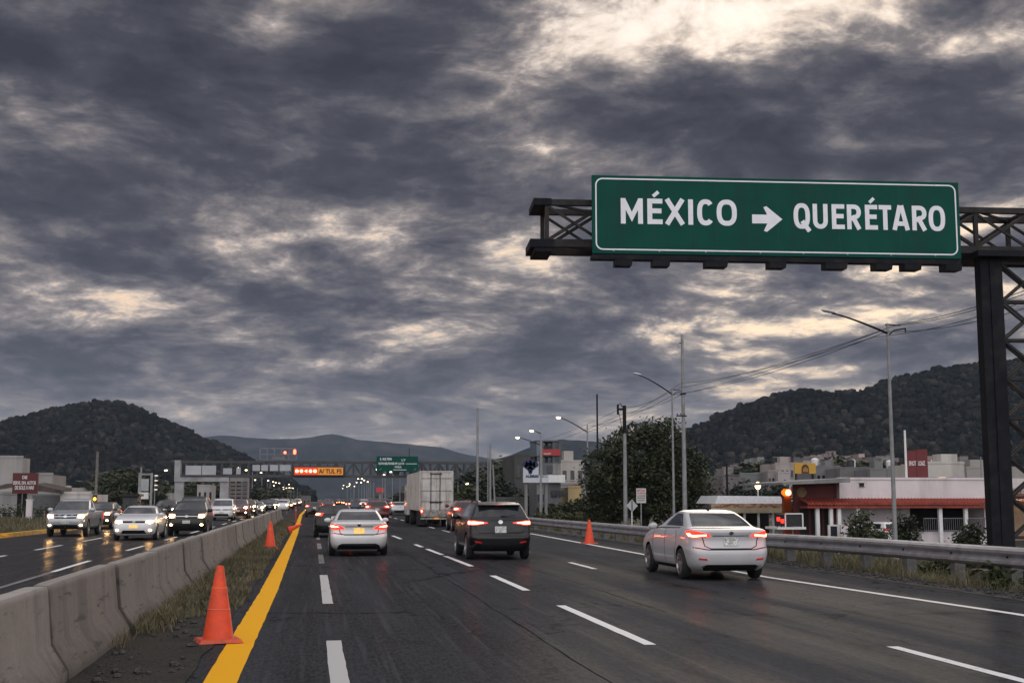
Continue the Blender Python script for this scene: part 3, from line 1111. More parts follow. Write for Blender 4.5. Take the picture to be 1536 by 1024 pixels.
def car_sedan(name, hero=True, kz=1.0, style='a', front=None, head=M_HEAD, plate=M_PLATE_Y):
    c = Car(name, scaled(SEDAN, kz), 10, 12, 4.5, (0.92, 3.57), 0.325 * (0.97 if kz < 1 else 1), side=((2, 19),), sub=3 if hero else 2)
    k = kz
    if hero:
        if style == 'a':        # lean almond lamps, chrome strip, black diffuser
            u0 = rear_u(c, 0.78, 0.26)
            lens = [(u0 - 0.36, 0.85 * k), (u0 - 0.12, 0.83 * k), (u0 + 0.13, 0.90 * k), (u0 + 0.22, 0.985 * k), (u0 + 0.12, 1.02 * k), (u0 - 0.10, 1.01 * k), (u0 - 0.28, 0.93 * k)]
            c.lamp('tail_light', lens, 'rr', M_TAIL, inset(lens, 0.58, 0.36), M_BRAKE, 'brake_lamp')
            c.decal([(-0.42, 0.915 * k), (0.42, 0.915 * k), (0.40, 0.935 * k), (-0.40, 0.935 * k)], 'rear', name='chrome_strip', mat=M_CHROME, off=0.015)
            rear_plate(c, 0.79 * k, plate, w=0.155, h=0.085)
            c.decal(oval(0, 0.985 * k, 0.05, 0.05), 'rear', name='badge', mat=M_CHROME, off=0.014)
            c.decal([(-0.66, 0.205), (0.66, 0.205), (0.60, 0.33), (0.5, 0.375), (-0.5, 0.375), (-0.60, 0.33)], 'rear', name='diffuser', mat=M_TRIM, off=0.01)
            c.decal(rect(-0.46, 0.46, 0.325, 0.34), 'rear', name='chrome_strip', mat=M_CHROME, off=0.02)
        else:                   # wedge lamps reaching in, low reflectors
            u0 = rear_u(c, 0.78, 0.26)
            lens = [(u0 - 0.36, 0.915), (u0 - 0.10, 0.885), (u0 + 0.14, 0.91), (u0 + 0.30, 1.00), (u0 + 0.16, 1.045), (u0 - 0.12, 1.03), (u0 - 0.34, 0.965)]
            c.lamp('tail_light', lens, 'rr', M_TAIL, [(u0 - 0.08, 0.905), (u0 + 0.10, 0.92), (u0 + 0.20, 0.975), (u0 + 0.06, 0.985), (u0 - 0.02, 0.945), (u0 - 0.30, 0.955), (u0 - 0.30, 0.930)], M_BRAKE, 'brake_lamp')
            c.decal([(-0.40, 0.925), (0.40, 0.925), (0.38, 0.94), (-0.38, 0.94)], 'rear', name='chrome_strip', mat=M_CHROME, off=0.015)
            rear_plate(c, 0.81, M_PLATE_W, w=0.155, h=0.085)
            c.decal(oval(0, 0.985, 0.05, 0.035), 'rear', name='badge', mat=M_CHROME, off=0.014)
            c.pair('reflector', [(0.52, 0.425), (0.70, 0.435), (0.70, 0.475), (0.54, 0.46)], 'rear', mat=M_TAILDIM, off=0.012)
            c.decal([(-0.55, 0.205), (0.55, 0.205), (0.62, 0.30), (0.52, 0.335), (-0.52, 0.335), (-0.62, 0.30)], 'rear', name='diffuser', mat=M_TRIM, off=0.01)
        c.seams([('rear', [(-0.60, 0.90 * k), (-0.56, 0.72 * k), (-0.44, 0.665 * k), (0.44, 0.665 * k), (0.56, 0.72 * k), (0.60, 0.90 * k)])])
        h = c.L / 2
        c.seams([('right', [(1.30 - h, 1.10 * k), (1.20 - h, 0.82), (1.34 - h, 0.50), (1.38 - h, 0.30)]),
                 ('right', [(2.12 - h, 1.10 * k), (2.12 - h, 0.30)]), ('right', [(3.12 - h, 1.02 * k), (3.16 - h, 0.60), (3.10 - h, 0.30)])])
        c.seams([('rear', [(-0.84, 0.70), (-0.5, 0.645), (0.5, 0.645), (0.84, 0.70)])])
        c.pair('window_trim', [(1.10 - h, 1.075 * k), (3.02 - h, 1.045 * k), (3.02 - h, 1.062 * k), (1.10 - h, 1.094 * k)], 'right', mat=M_TRIM, off=0.006)
        c.pair('sill', [(1.36 - h, 0.20), (3.12 - h, 0.20), (3.12 - h, 0.275), (1.36 - h, 0.285)], 'right', mat=M_TRIM, off=0.006)  # dark sill strip, putting shading low on the flank into its colour
        c.handles((1.42, 2.32), 0.90 * k)
        m = MB()
        m.box(-0.16, 0.16, 0.78 - h, 0.86 - h, 1.12, 1.145)
        m2 = MB()
        m2.prism([(1.52 - h, 1.425 * k), (1.74 - h, 1.448 * k), (1.66 - h, 1.50 * k)], -0.012, 0.012)
        c.mesh_part('roof_antenna', m2, [M_TRIM])
    if front:
        front_face(c, 'sedan', lit=True, plate=plate, head=head)
        if not hero:
            u0 = rear_u(c, 0.78, 0.26)
            c.lamp('tail_light', [(u0 - 0.3, 0.86), (u0 + 0.15, 0.90), (u0 + 0.15, 1.0), (u0 - 0.3, 0.98)], 'rr', M_TAIL)
    c.wheels(0.885)
    c.mirrors(2.92, 1.08 * k, 0.86)
    return c


def car_suv(name, hero=True, front=False, lit=True, head=M_HEAD, kz=1.0):
    c = Car(name, scaled(SUV, kz), 9, 11, 4.5, (0.86, 3.52), 0.355, side=((3, 14), (15, 20)), clad=3 if hero else 0, sub=3 if hero else 2, taper=0.05)
    h = c.L / 2
    u0 = rear_u(c, 0.82, 0.26)
    if hero:
        lens = [(u0 - 0.42, 1.02), (u0 - 0.14, 0.965), (u0 + 0.16, 0.975), (u0 + 0.34, 1.06), (u0 + 0.20, 1.11), (u0 - 0.10, 1.095), (u0 - 0.40, 1.045)]
        c.lamp('tail_light', lens, 'rr', M_TAIL, [(u0 - 0.34, 1.025), (u0 - 0.12, 0.99), (u0 - 0.03, 0.99), (u0 - 0.03, 1.065), (u0 - 0.12, 1.065), (u0 - 0.32, 1.04)], M_BRAKE, 'brake_lamp')
        n = len(c.parts)
        for mir in (False, True):
            c.decal([(u0 + 0.01, 0.99), (u0 + 0.16, 0.995), (u0 + 0.22, 1.04), (u0 + 0.14, 1.08), (u0 + 0.01, 1.07)], 'rr', name='brake_lamp', mat=M_BRAKE,
                    off=0.018, thick=0.012, mirror=mir, parent=n - 4 if not mir else n - 2)
        rear_plate(c, 0.845, M_PLATE_W, w=0.16, h=0.09)
        c.decal(oval(0, 1.055, 0.065, 0.055), 'rear', name='badge', mat=M_CHROME, off=0.02)
        c.pair('reflector', [(0.52, 0.46), (0.72, 0.49), (0.74, 0.53), (0.56, 0.51)], 'rear', mat=M_TAILDIM, off=0.012)
        c.decal([(-0.52, 0.26), (0.52, 0.26), (0.60, 0.44), (0.44, 0.56), (-0.44, 0.56), (-0.60, 0.44)], 'rear', name='diffuser', mat=M_TRIM, off=0.012)
        c.seams([('rear', [(-0.68, 1.14), (-0.70, 0.90), (-0.60, 0.745), (0.60, 0.745), (0.70, 0.90), (0.68, 1.14)]),
                 ('right', [(1.22 - h, 1.16), (1.16 - h, 0.85), (1.32 - h, 0.40)]), ('right', [(2.12 - h, 1.16), (2.12 - h, 0.40)]),
                 ('right', [(3.2 - h, 1.10), (3.2 - h, 0.40)])])
        c.handles((1.40, 2.32), 0.98)
        m = MB()                                      # roof spoiler with the high brake light under its lip
        m.hexa([(-0.60, 0.36 - h, 1.515), (0.60, 0.36 - h, 1.515), (-0.62, 0.74 - h, 1.55), (0.62, 0.74 - h, 1.55),
                (-0.60, 0.36 - h, 1.54), (0.60, 0.36 - h, 1.54), (-0.58, 0.78 - h, 1.60), (0.58, 0.78 - h, 1.60)])
        i = c.mesh_part('roof_spoiler', m, [P_WHITE], smooth=False)
        m = MB()
        m.box(-0.14, 0.14, 0.345 - h, 0.37 - h, 1.518, 1.537)
        c.mesh_part('high_brake_lamp', m, [M_TAILDIM], i)
        for s in (-1, 1):
            m = MB()
            m.tube([(s * 0.57, 0.72 - h, 1.585), (s * 0.575, 0.85 - h, 1.64), (s * 0.585, 1.5 - h, 1.655), (s * 0.585, 2.05 - h, 1.635), (s * 0.57, 2.2 - h, 1.57)], 0.018, 8)
            c.mesh_part('roof_rail', m, [M_TRIM])
        m = MB()
        m.bar((0.02, 0.20 - h, 1.215), (0.42, 0.17 - h, 1.235), 0.02, 0.02)
        c.mesh_part('wiper', m, [M_TRIM])
        m = MB()
        m.prism([(0.95 - h, 1.60), (1.10 - h, 1.612), (1.02 - h, 1.67)], -0.012, 0.012)
        c.mesh_part('roof_antenna', m, [M_TRIM])
    else:
        c.lamp('tail_light', [(u0 - 0.25, 0.95), (u0 + 0.15, 0.98), (u0 + 0.15, 1.10), (u0 - 0.25, 1.08)], 'rr', M_TAIL, oval(u0 - 0.05, 1.03, 0.13, 0.04, 8), M_BRAKE, 'brake_lamp')
        rear_plate(c, 0.85, M_PLATE_W)
        c.decal([(-0.5, 0.28), (0.5, 0.28), (0.55, 0.5), (-0.55, 0.5)], 'rear', name='diffuser', mat=M_TRIM, off=0.012)
    if front:
        front_face(c, 'suv', lit=lit, head=head)
    c.wheels(0.905, 0.22, 0.235)
    c.mirrors(2.98, 1.17, 0.88, (0.12, 0.08, 0.09))
    return c


def car_van(name, lit=False):
    c = Car(name, VAN, 7, 9, 4.64, (0.86, 3.72), 0.335, side=((3, 9), (10, 16), (17, 22)), sub=2, taper=0.04)
    front_face(c, 'van', lit=lit, lowlight=False)
    u0 = rear_u(c, 0.84, 0.2)
    c.lamp('tail_light', [(u0 - 0.12, 0.80), (u0 + 0.10, 0.80), (u0 + 0.10, 1.15), (u0 - 0.10, 1.15)], 'rr', M_TAIL)
    c.wheels(0.895)
    c.mirrors(3.50, 1.16, 0.89, (0.12, 0.08, 0.10))
    return c


def car_pickup(name):
    c = Car(name, PICKUP, 8, 10, 5.06, (1.12, 4.18), 0.37, side=((10, 15), (16, 20)), sub=2, taper=0.03)
    front_face(c, 'suv', lit=True)
    u0 = rear_u(c, 0.86, 0.12)
    c.lamp('tail_light', [(u0 - 0.10, 0.74), (u0 + 0.08, 0.74), (u0 + 0.08, 1.05), (u0 - 0.10, 1.05)], 'rr', M_TAIL)
    c.wheels(0.895, 0.22, 0.235)
    c.mirrors(3.62, 1.20, 0.88, (0.13, 0.08, 0.11))
    return c


def car_far(name, rows, belt, top, L, axles, wr, zl, side):
    """a car of the far queue: shell, glass, wheels and lamps only"""
    c = Car(name, rows, belt, top, L, axles, wr, side=side, sub=1)
    c.lamp('headlight', oval(0.62, zl, 0.17, 0.10, 8), 'front', M_HEADFAR)
    u1 = rear_u(c, 0.80, 0.24)
    c.lamp('tail_light', rect(u1 - 0.16, u1 + 0.10, zl + 0.10, zl + 0.22), 'rr', M_BRAKE)
    c.wheels(0.88, far=True)
    return c
# ------------------------------------------------------------------ ground, roads, markings
from mathutils import noise as mn


def ease(a, b, x):
    t = min(1, max(0, (x - a) / (b - a)))
    return t * t * (3 - 2 * t)


def ground_z(x, y):
    """road bench at 0; the land falls a little to the right, then rises towards the hills"""
    z = -0.03
    if x > 12:
        z -= 0.30 * ease(12.3, 15.5, x) * (1 - 0.3 * ease(60, 120, y))
        z -= 0.75 * ease(16, 26, x)
        z += 5.5 * ease(40, 140, x) * ease(120, 330, y)
    if x < -14:
        z += 0.35 * ease(-14, -18, x)
    return z


def build_ground():
    xs = [-6000, -2500, -900, -400, -200, -100, -60, -40, -28, -22, -18, -16, -14.5, -13.9, -3, -0.6, 8, 11.6, 12.0, 12.6, 13.2, 14, 15, 16, 18, 20, 23, 26, 30,
          36, 44, 54, 66, 80, 100, 140, 200, 320, 600, 1200, 2500, 6000]
    ys = [-300, -60, -20, 0, 8, 14, 18, 22, 26, 30, 35, 40, 46, 54, 64, 76, 90, 110, 130, 150, 180, 210, 250, 300, 360, 450, 600, 900, 1500, 3000, 7000]
    m = MB()
    m.v = [(x, y, ground_z(x, y) + (0.05 * mn.noise((x * 0.3, y * 0.3, 0)) if (x > 12.2 or x < -14.4) and abs(x) < 150 else 0)) for y in ys for x in xs]
    n = len(xs)
    m.f = [(j * n + i, j * n + i + 1, (j + 1) * n + i + 1, (j + 1) * n + i) for j in range(len(ys) - 1) for i in range(n - 1)]
    m.mi = [0] * len(m.f)
    struct('ground', m, ground_mat('dry verge soil', [(0.045, 0.040, 0.030), (0.085, 0.074, 0.055), (0.07, 0.068, 0.038), (0.14, 0.12, 0.09)], 0.25, 9.0, 0.6), smooth=True)


def strip(m, pts, w, z, mi=0, seg=None):
    """flat ribbon following pts (x, y) at height z"""
    pts = [Vector((p[0], p[1])) for p in pts]
    L, Rr = [], []
    for i, p in enumerate(pts):
        d = (pts[min(i + 1, len(pts) - 1)] - pts[max(i - 1, 0)]).normalized()
        nn = Vector((-d.y, d.x)) * (w / 2)
        j = 0.012 if p.y < 75 else 0
        L.append(p + nn * (1 + (j / w) * 2 * mn.noise((p.y * 5.3, w * 40, 1.0))))
        Rr.append(p - nn * (1 + (j / w) * 2 * mn.noise((p.y * 4.7, w * 40, 6.0))))
    v = [(p.x, p.y, z) for p in L] + [(p.x, p.y, z) for p in Rr]
    n = len(pts)
    m.add(v, [(i, i + n, i + n + 1, i + 1) for i in range(n - 1)], mi)


def sheet(m, left, right, ys, z, mi=0, step=None):
    v = []
    for y in ys:
        v += [(left(y), y, z), (right(y), y, z)]
    m.add(v, [(2 * i, 2 * i + 1, 2 * i + 3, 2 * i + 2) for i in range(len(ys) - 1)], mi)


def interp(tab, y):
    if y <= tab[0][0]:
        return tab[0][1]
    for (a, xa), (b, xb) in zip(tab, tab[1:]):
        if y <= b:
            return xa + (xb - xa) * (y - a) / (b - a)
    return tab[-1][1]


YEL = [(-10, -0.88), (24, -0.88), (64, -1.13), (140, -1.85), (260, -2.1), (2000, -2.1)]
LNB = [(-10, 0.34), (30, 0.14), (80, -0.1), (2000, -0.1)]
LNC = [(-10, 3.9), (33, 3.88), (60, 3.45), (140, 3.3), (2000, 3.3)]
LND = [(-10, 6.45), (34, 6.75), (80, 6.75), (2000, 6.75)]
LNE = [(-10, 10.45), (18, 10.3), (27, 9.75), (40, 10.0), (62, 10.4), (140, 10.45), (2000, 10.5)]
ASPH = [(-10, 11.8), (33, 11.95), (60, 12.1), (2000, 12.1)]
LNF = [(-10, -6.1), (26, -6.05), (37, -6.25), (140, -6.5), (2000, -6.5)]
LNG = [(-10, -9.2), (57, -9.4), (140, -9.8), (2000, -9.8)]
KRB = [(-10, -14.3), (55, -13.9), (70, -13.4), (140, -13.6), (2000, -13.6)]
YS = [-30, -10, 0, 8, 12, 16, 20, 24, 28, 33, 38, 44, 52, 60, 70, 82, 96, 112, 140, 180, 240, 320, 450, 700, 1100, 2000]

build_ground()
A_NEAR = asphalt('asphalt', (0.040, 0.0408, 0.0445), 0.6)
A_OPP = asphalt('older asphalt', (0.037, 0.036, 0.038), 0.4, 0.24)
m = MB()
sheet(m, lambda y: interp(YEL, y) - 0.55, lambda y: interp(ASPH, y) + 0.05 * sin(y * 1.7) + 0.05 * sin(y * 0.61), sorted(set(YS + [k * 0.7 for k in range(10, 100)])), 0.0)
struct('road', m, A_NEAR)
m = MB()
sheet(m, lambda y: interp(KRB, y) + 0.1, lambda y: -2.8 if y < 140 else -2.6, YS, 0.0)
struct('opposite_road', m, A_OPP)
# median strip: gravel and dry soil between the barrier and the yellow line
m = MB()
ys = [k * 0.9 for k in range(-4, 160)] + [150, 200, 300, 600]
r_ = R(3)
sheet(m, lambda y: -2.85, lambda y: interp(YEL, y) - 0.32 + 0.10 * mn.noise((y * 0.8, 2.0, 0)) + 0.05 * mn.noise((y * 3.1, 7.0, 0)), ys, 0.012)
struct('median_ground', m, ground_mat('median gravel', [(0.014, 0.0135, 0.0135), (0.025, 0.023, 0.022), (0.040, 0.035, 0.030), (0.026, 0.025, 0.024)], 0.8, 22.0, 0.9, pebble=0.45))
# gravelly fringe along the right edge of the asphalt
m = MB()
sheet(m, lambda y: interp(ASPH, y) - 0.18 + 0.10 * mn.noise((y * 1.3, 1.0, 0)), lambda y: interp(ASPH, y) + 0.75 + 0.18 * mn.noise((y * 0.9, 5.0, 0)), [k * 0.5 for k in range(10, 240)], 0.006)
struct('gravel_fringe', m, ground_mat('loose gravel', [(0.024, 0.023, 0.022), (0.05, 0.048, 0.045), (0.09, 0.085, 0.08), (0.05, 0.047, 0.043)], 2.5, 30.0, 1.0, pebble=0.7))

PW = worn_paint('white road paint', (0.78, 0.77, 0.76), 0.36)
PWD = worn_paint('dull white road paint', (0.50, 0.49, 0.48), 0.42)
PWF = worn_paint('faded white road paint', (0.22, 0.215, 0.21), 0.7)
PY = worn_paint('yellow road paint', (0.88, 0.42, 0.008), 0.15)


def dashes(tab, spans, w=0.14, mat=PW, name='lane_marking'):
    m = MB()
    for a, b in spans:
        n = max(3, int((b - a) / (0.35 if a < 70 else 3)) + 1)
        strip(m, [(interp(tab, a + (b - a) * i / (n - 1)), a + (b - a) * i / (n - 1)) for i in range(n)], w if (a > 12) else w * 1.05, 0.004)
    struct(name, m, mat)


def every(a, period, length, n):
    return [(a + period * i, a + period * i + length) for i in range(n)]


dashes(YEL, [(2, 300)], 0.30, PY, 'yellow_line')
dashes(LNB, [(5.0, 7.5), (10.2, 15.8), (21.3, 29.3)], 0.17, PWD)
dashes(LNB, every(34.5, 10, 5.5, 12), 0.15, PWF, 'faded_marking')
dashes(LNC, [(4, 9.5), (14.8, 20.4), (23.8, 28.5), (32.5, 38.4), (39.2, 43.9), (45.7, 48.4), (55, 60)] + every(66, 9, 4, 40), 0.15)
dashes(LND, [(7.5, 14.2), (30.8, 34.1), (41, 45), (53, 57.5)] + every(66, 9, 4, 40), 0.14)
dashes(LNE, [(2, 420)], 0.16)
dashes(LNF, [(22.0, 31.5)], 0.13, PWF, 'faded_marking')
dashes(LNF, [(31.5, 37)] + every(44, 11, 4.5, 30), 0.14)
dashes(LNG, [(24, 28), (36.6, 40.8), (45, 49.5), (54, 58.6)] + every(64, 10, 4.5, 30), 0.14)
# tar poured into long cracks and the joints between paving lanes
rt_ = R(14)
for pts in ([(2.75, 7), (2.72, 46)], [(5.25, 19), (5.15, 52)], [(4.2, 23.0), (6.6, 24.1)]):
    (x0, y0), (x1, y1) = pts
    n = max(8, int(abs(y1 - y0) + abs(x1 - x0)) * 2)
    q = rt_.uniform(0, 50)
    m = MB()
    strip(m, [(x0 + (x1 - x0) * i / n + 0.05 * mn.noise((q, i * 0.12, 0)) + 0.03 * mn.noise((q, i * 0.9, 5)), y0 + (y1 - y0) * i / n + 0.12 * mn.noise((q + 9, i * 0.3, 0))) for i in range(n + 1)], 0.014, 0.003)
    struct('tar_seam', m, pmat('tar', (0.011, 0.011, 0.012), 0.9, var=0.3, spec=0.0))
# kerb of the far carriageway, painted yellow: a real step
m = MB()
kp = [(interp(KRB, y), y) for y in (20, 40, 50, 55, 60, 65, 70, 80, 100, 140, 200, 320)]
for (x0, y0), (x1, y1) in zip(kp, kp[1:]):
    m.hexa([(x0 - 0.35, y0, -0.02), (x0, y0, -0.02), (x1 - 0.35, y1, -0.02), (x1, y1, -0.02), (x0 - 0.35, y0, 0.17), (x0 - 0.03, y0, 0.17), (x1 - 0.35, y1, 0.17), (x1 - 0.03, y1, 0.17)])
struct('kerb', m, pmat('yellow painted kerb', (0.60, 0.32, 0.03), 0.65, var=0.2, scale=2.5, dirt=(0.10, 0.075, 0.04), dirtamt=0.6))
# service road and forecourt in front of the roadside buildings
m = MB()
m.add([(19, 46, -0.93), (70, 46, -0.93), (76, 110, -0.93), (19, 110, -0.93)], [(0, 1, 2, 3)])
struct('forecourt', m, asphalt('forecourt paving', (0.05, 0.048, 0.046)))

# ------------------------------------------------------------------ hills
HILL_MATS = {}


def plant_hill(verts, w, h, count, seed):
    """the wood on a hillside: thousands of small crowns standing on the slope, one mass"""
    import numpy as np
    rng = np.random.default_rng(seed)
    V = np.array(verts).reshape(h, w, 3)
    b = MB()
    b.ball((0, 0, 0), 1.0, 6, 4)
    bv, bf = np.array(b.v), b.f
    nb = len(bv)
    # even cover as seen over the slope: sample rows by the height they span
    rows = int(h * 0.86)
    dz = np.linalg.norm(np.diff(V[:rows], axis=0), axis=2).mean(axis=1) * 0.35 + np.abs(np.diff(V[:rows, :, 2], axis=0)).mean(axis=1)
    p = dz / dz.sum()
    j = rng.choice(rows - 1, count, p=p)
    fi, fj = rng.random(count) * (w - 1.001), j + rng.random(count)
    i0, j0 = fi.astype(int), fj.astype(int)
    a, c = (fi - i0)[:, None], (fj - j0)[:, None]
    P = (V[j0, i0] * (1 - a) + V[j0, i0 + 1] * a) * (1 - c) + (V[j0 + 1, i0] * (1 - a) + V[j0 + 1, i0 + 1] * a) * c
    big = rng.random(count) ** 2.2
    r = 1.05 + 1.9 * big
    S = np.stack([r * rng.uniform(0.85, 1.25, count), r * rng.uniform(0.85, 1.25, count), r * rng.uniform(0.7, 1.15, count)], axis=1)
    J = 1 + 0.22 * (rng.random((count, nb)) - 0.5) * 2
    X = bv[None] * S[:, None, :] * J[:, :, None] + P[:, None, :]
    X[:, :, 2] += (r * 0.45)[:, None]
    nf = len(bf)
    me = bpy.data.meshes.new('woods')
    faces = [tuple(q + k * nb for q in f) for k in range(count) for f in bf]
    me.from_pydata(X.reshape(-1, 3).tolist(), [], faces)
    for q in HILL_LEAF:
        me.materials.append(q)
    mi = rng.choice(len(HILL_LEAF), count, p=[0.42, 0.33, 0.17, 0.08])
    me.polygons.foreach_set('material_index', np.repeat(mi, nf).astype(np.int32))
    me.polygons.foreach_set('use_smooth', np.ones(count * nf, dtype=bool))
    tag(link('woods', me), 'dark wood covering the hillside', None, None, 'stuff')


def hill_leaf(name, col):
    m = bpy.data.materials.new(name)
    m.use_nodes = True
    N = NT(m.node_tree)
    b = m.node_tree.nodes['Principled BSDF']
    pos = N.node('ShaderNodeNewGeometry').outputs['Position']
    n = N.add(N.mul(N.noise(pos, 0.012, 3, 0.6), 0.5), N.mul(N.noise(pos, 0.4, 3, 0.7), 0.5))
    N.plug(N.ramp(n, [(0.36, tuple(c * 0.45 for c in col)), (0.5, col), (0.64, tuple(c * 1.7 for c in col))]), b.inputs['Base Color'])
    b.inputs['Roughness'].default_value = 1.0
    b.inputs['Specular IOR Level'].default_value = 0.0
    return m


HILL_LEAF = [hill_leaf('hill wood dark', (0.0085, 0.0105, 0.0105)), hill_leaf('hill wood green', (0.0150, 0.0170, 0.0150)),
             hill_leaf('hill wood brown', (0.025, 0.0220, 0.0205)), hill_leaf('hill wood dry', (0.042, 0.037, 0.032))]


def hill(name, ridge, Yr, Y0, Yb, col, bump=4.0, step=7.0, seed=0, trees=0):
    """wooded ridge: crest line given by sighted points, slope down to its foot, canopy-sized lumps"""
    pts = []
    for px, py in ridge:
        p = at(px, py, Yr)
        pts.append((p.x, p.z))
    x0, x1 = pts[0][0], pts[-1][0]
    nx = int((x1 - x0) / step) + 1
    ysn = 92
    m = MB()
    for j in range(ysn + 1):
        t = j / ysn
        y = Y0 + (Yr - Y0) * t / 0.85 if t < 0.85 else Yr + (Yb - Yr) * (t - 0.85) / 0.15
        for i in range(nx + 1):
            x = x0 + (x1 - x0) * i / nx
            hz = interp(pts, x)
            # valleys and spurs move the slope about
            sp = 0.12 * mn.noise((x * 3.0 / (Yr - Y0), seed, y * 0.6 / (Yr - Y0)))
            s = ease(0, 1, (y - Y0) / (Yr - Y0) + sp * (1 - abs(2 * min(1, (y - Y0) / (Yr - Y0)) - 1))) if y <= Yr else 1 - 0.8 * ease(0, 1, (y - Yr) / (Yb - Yr))
            xs_ = x * (0.6 + 0.4 * y / Yr)   # the flanks flare a little towards the crest
            b = 0.40 * bump * (mn.noise((xs_ / 13 * 1000 / Yr, y / 30 * 1000 / Yr, seed)) + 0.8 * mn.noise((xs_ / 6.5 * 1000 / Yr, y / 16 * 1000 / Yr, seed + 3)))
            m.v.append((xs_, y, hz * s * (0.35 + 0.65 * y / Yr if y < Yr else 1) + b * min(1, 0.25 + s) - 1.5 - (bump if s < 0.02 else 0)))
    w = nx + 1
    m.f = [(j * w + i, j * w + i + 1, (j + 1) * w + i + 1, (j + 1) * w + i) for j in range(ysn) for i in range(nx)]
    m.mi = [0] * len(m.f)
    mat = bpy.data.materials.new(name + ' woods')
    mat.use_nodes = True
    N = NT(mat.node_tree)
    b = mat.node_tree.nodes['Principled BSDF']
    pos = N.node('ShaderNodeNewGeometry').outputs['Position']
    pv = N.v('MULTIPLY', pos, (1.0, 0.28, 1.25))
    k = N.add(N.mul(N.noise(pv, 0.014, 4, 0.6), 0.40), N.mul(N.noise(pv, 0.085 * (800.0 / Yr), 6, 0.75), 0.60))
    N.plug(N.ramp(k, [(0.42, col[0]), (0.48, col[1]), (0.54, col[2]), (0.61, col[3])]), b.inputs['Base Color'])
    b.inputs['Roughness'].default_value = 1.0
    b.inputs['Specular IOR Level'].default_value = 0.0
    bn = N.node('ShaderNodeBump')
    bn.inputs['Strength'].default_value = 0.8
    bn.inputs['Distance'].default_value = 3.0
    N.plug(N.noise(pv, 0.2, 4, 0.6), bn.inputs['Height'])
    N.plug(bn.outputs[0], b.inputs['Normal'])
    struct(name, m, mat, smooth=True, fix=False)
    if trees:
        plant_hill(m.v, nx + 1, ysn + 1, trees, seed)


GREENS = [(0.002, 0.003, 0.004), (0.009, 0.0105, 0.011), (0.022, 0.022, 0.020), (0.044, 0.039, 0.034)]
hill('hill', [(-420, 712), (-260, 690), (-120, 652), (0, 637), (60, 622), (110, 609), (165, 603), (190, 607), (215, 615), (262, 637), (300, 655), (340, 672), (378, 690), (420, 712), (470, 740)],
     1000, 520, 1500, GREENS, 3.6, 3.4, 1, 17000)
hill('hill', [(960, 700), (1000, 668), (1040, 640), (1100, 612), (1150, 597), (1195, 586), (1240, 592), (1290, 585), (1330, 570), (1380, 558), (1430, 550), (1480, 545), (1560, 536), (1700, 520), (1900, 540), (2200, 600), (2500, 700)],
     800, 400, 1200, GREENS, 3.2, 3.2, 2, 28000)
hill('far_hill', [(150, 700), (250, 662), (330, 652), (390, 657), (440, 658), (500, 650), (540, 659), (600, 664), (660, 670), (700, 681), (750, 690), (800, 700), (900, 730)],
     4300, 3000, 5200, GREENS, 6.0, 16.0, 4)
hill('far_hill', [(640, 720), (700, 697), (760, 683), (800, 668), (840, 658), (880, 660), (940, 666), (1000, 672), (1060, 690), (1120, 720)],
     2600, 1800, 3200, GREENS, 4.5, 10.0, 6)

# ------------------------------------------------------------------ median: barrier, cones, grass
PROF = [(-0.30, 0.0), (0.30, 0.0), (0.30, 0.10), (0.135, 0.36), (0.085, 0.90), (0.07, 0.935), (-0.07, 0.935), (-0.085, 0.90), (-0.135, 0.36), (-0.30, 0.10)]
BARX = [(0, -2.55), (24, -2.60), (60, -2.78), (104, -3.1), (140, -3.3)]


def barrier_mesh(seed, L=4.03):
    m = MB()
    n = len(PROF)
    r = R(seed)
    ks = 16
    for i in range(ks + 1):
        y = -L / 2 + L * i / ks
        e = 0.012 if i in (0, ks) else 0
        for (x, z) in PROF:
            d = 0.010 * mn.noise((x * 4, y * 1.7 + seed * 9, z * 3))
            m.v.append((x * (1 - e * 3) + d, y, max(0, z * (1 - e) + (d * 0.7 if z > 0.5 else 0))))
    for i in range(ks):
        for k in range(n):
            m.f.append((i * n + k, i * n + (k + 1) % n, (i + 1) * n + (k + 1) % n, (i + 1) * n + k))
            m.mi.append(0)
    m.f += [tuple(range(n - 1, -1, -1)), tuple(ks * n + k for k in range(n))]
    m.mi += [0, 0]
    return m.mesh('concrete_barrier', M_CONC, smooth=True)


bms = [barrier_mesh(s) for s in range(4)]
rb = R(11)
for i in range(25):
    y = 6.45 + 4.15 * i
    x = interp(BARX, y)
    a = atan2(-(interp(BARX, y + 2) - interp(BARX, y - 2)), 4.0)
    o = link('concrete_barrier', bms[i % 4], None, (x + rb.uniform(-0.02, 0.02), y, rb.uniform(0.0, 0.012)), a + rb.uniform(-0.006, 0.006))
    if i % 2:
        o.rotation_euler.z += pi
    o.scale.z = 0.95
    tag(o, 'grey weathered concrete barrier section, %s from the near end of the median row' % ORD[i], 'barrier', 'concrete barriers along the median')

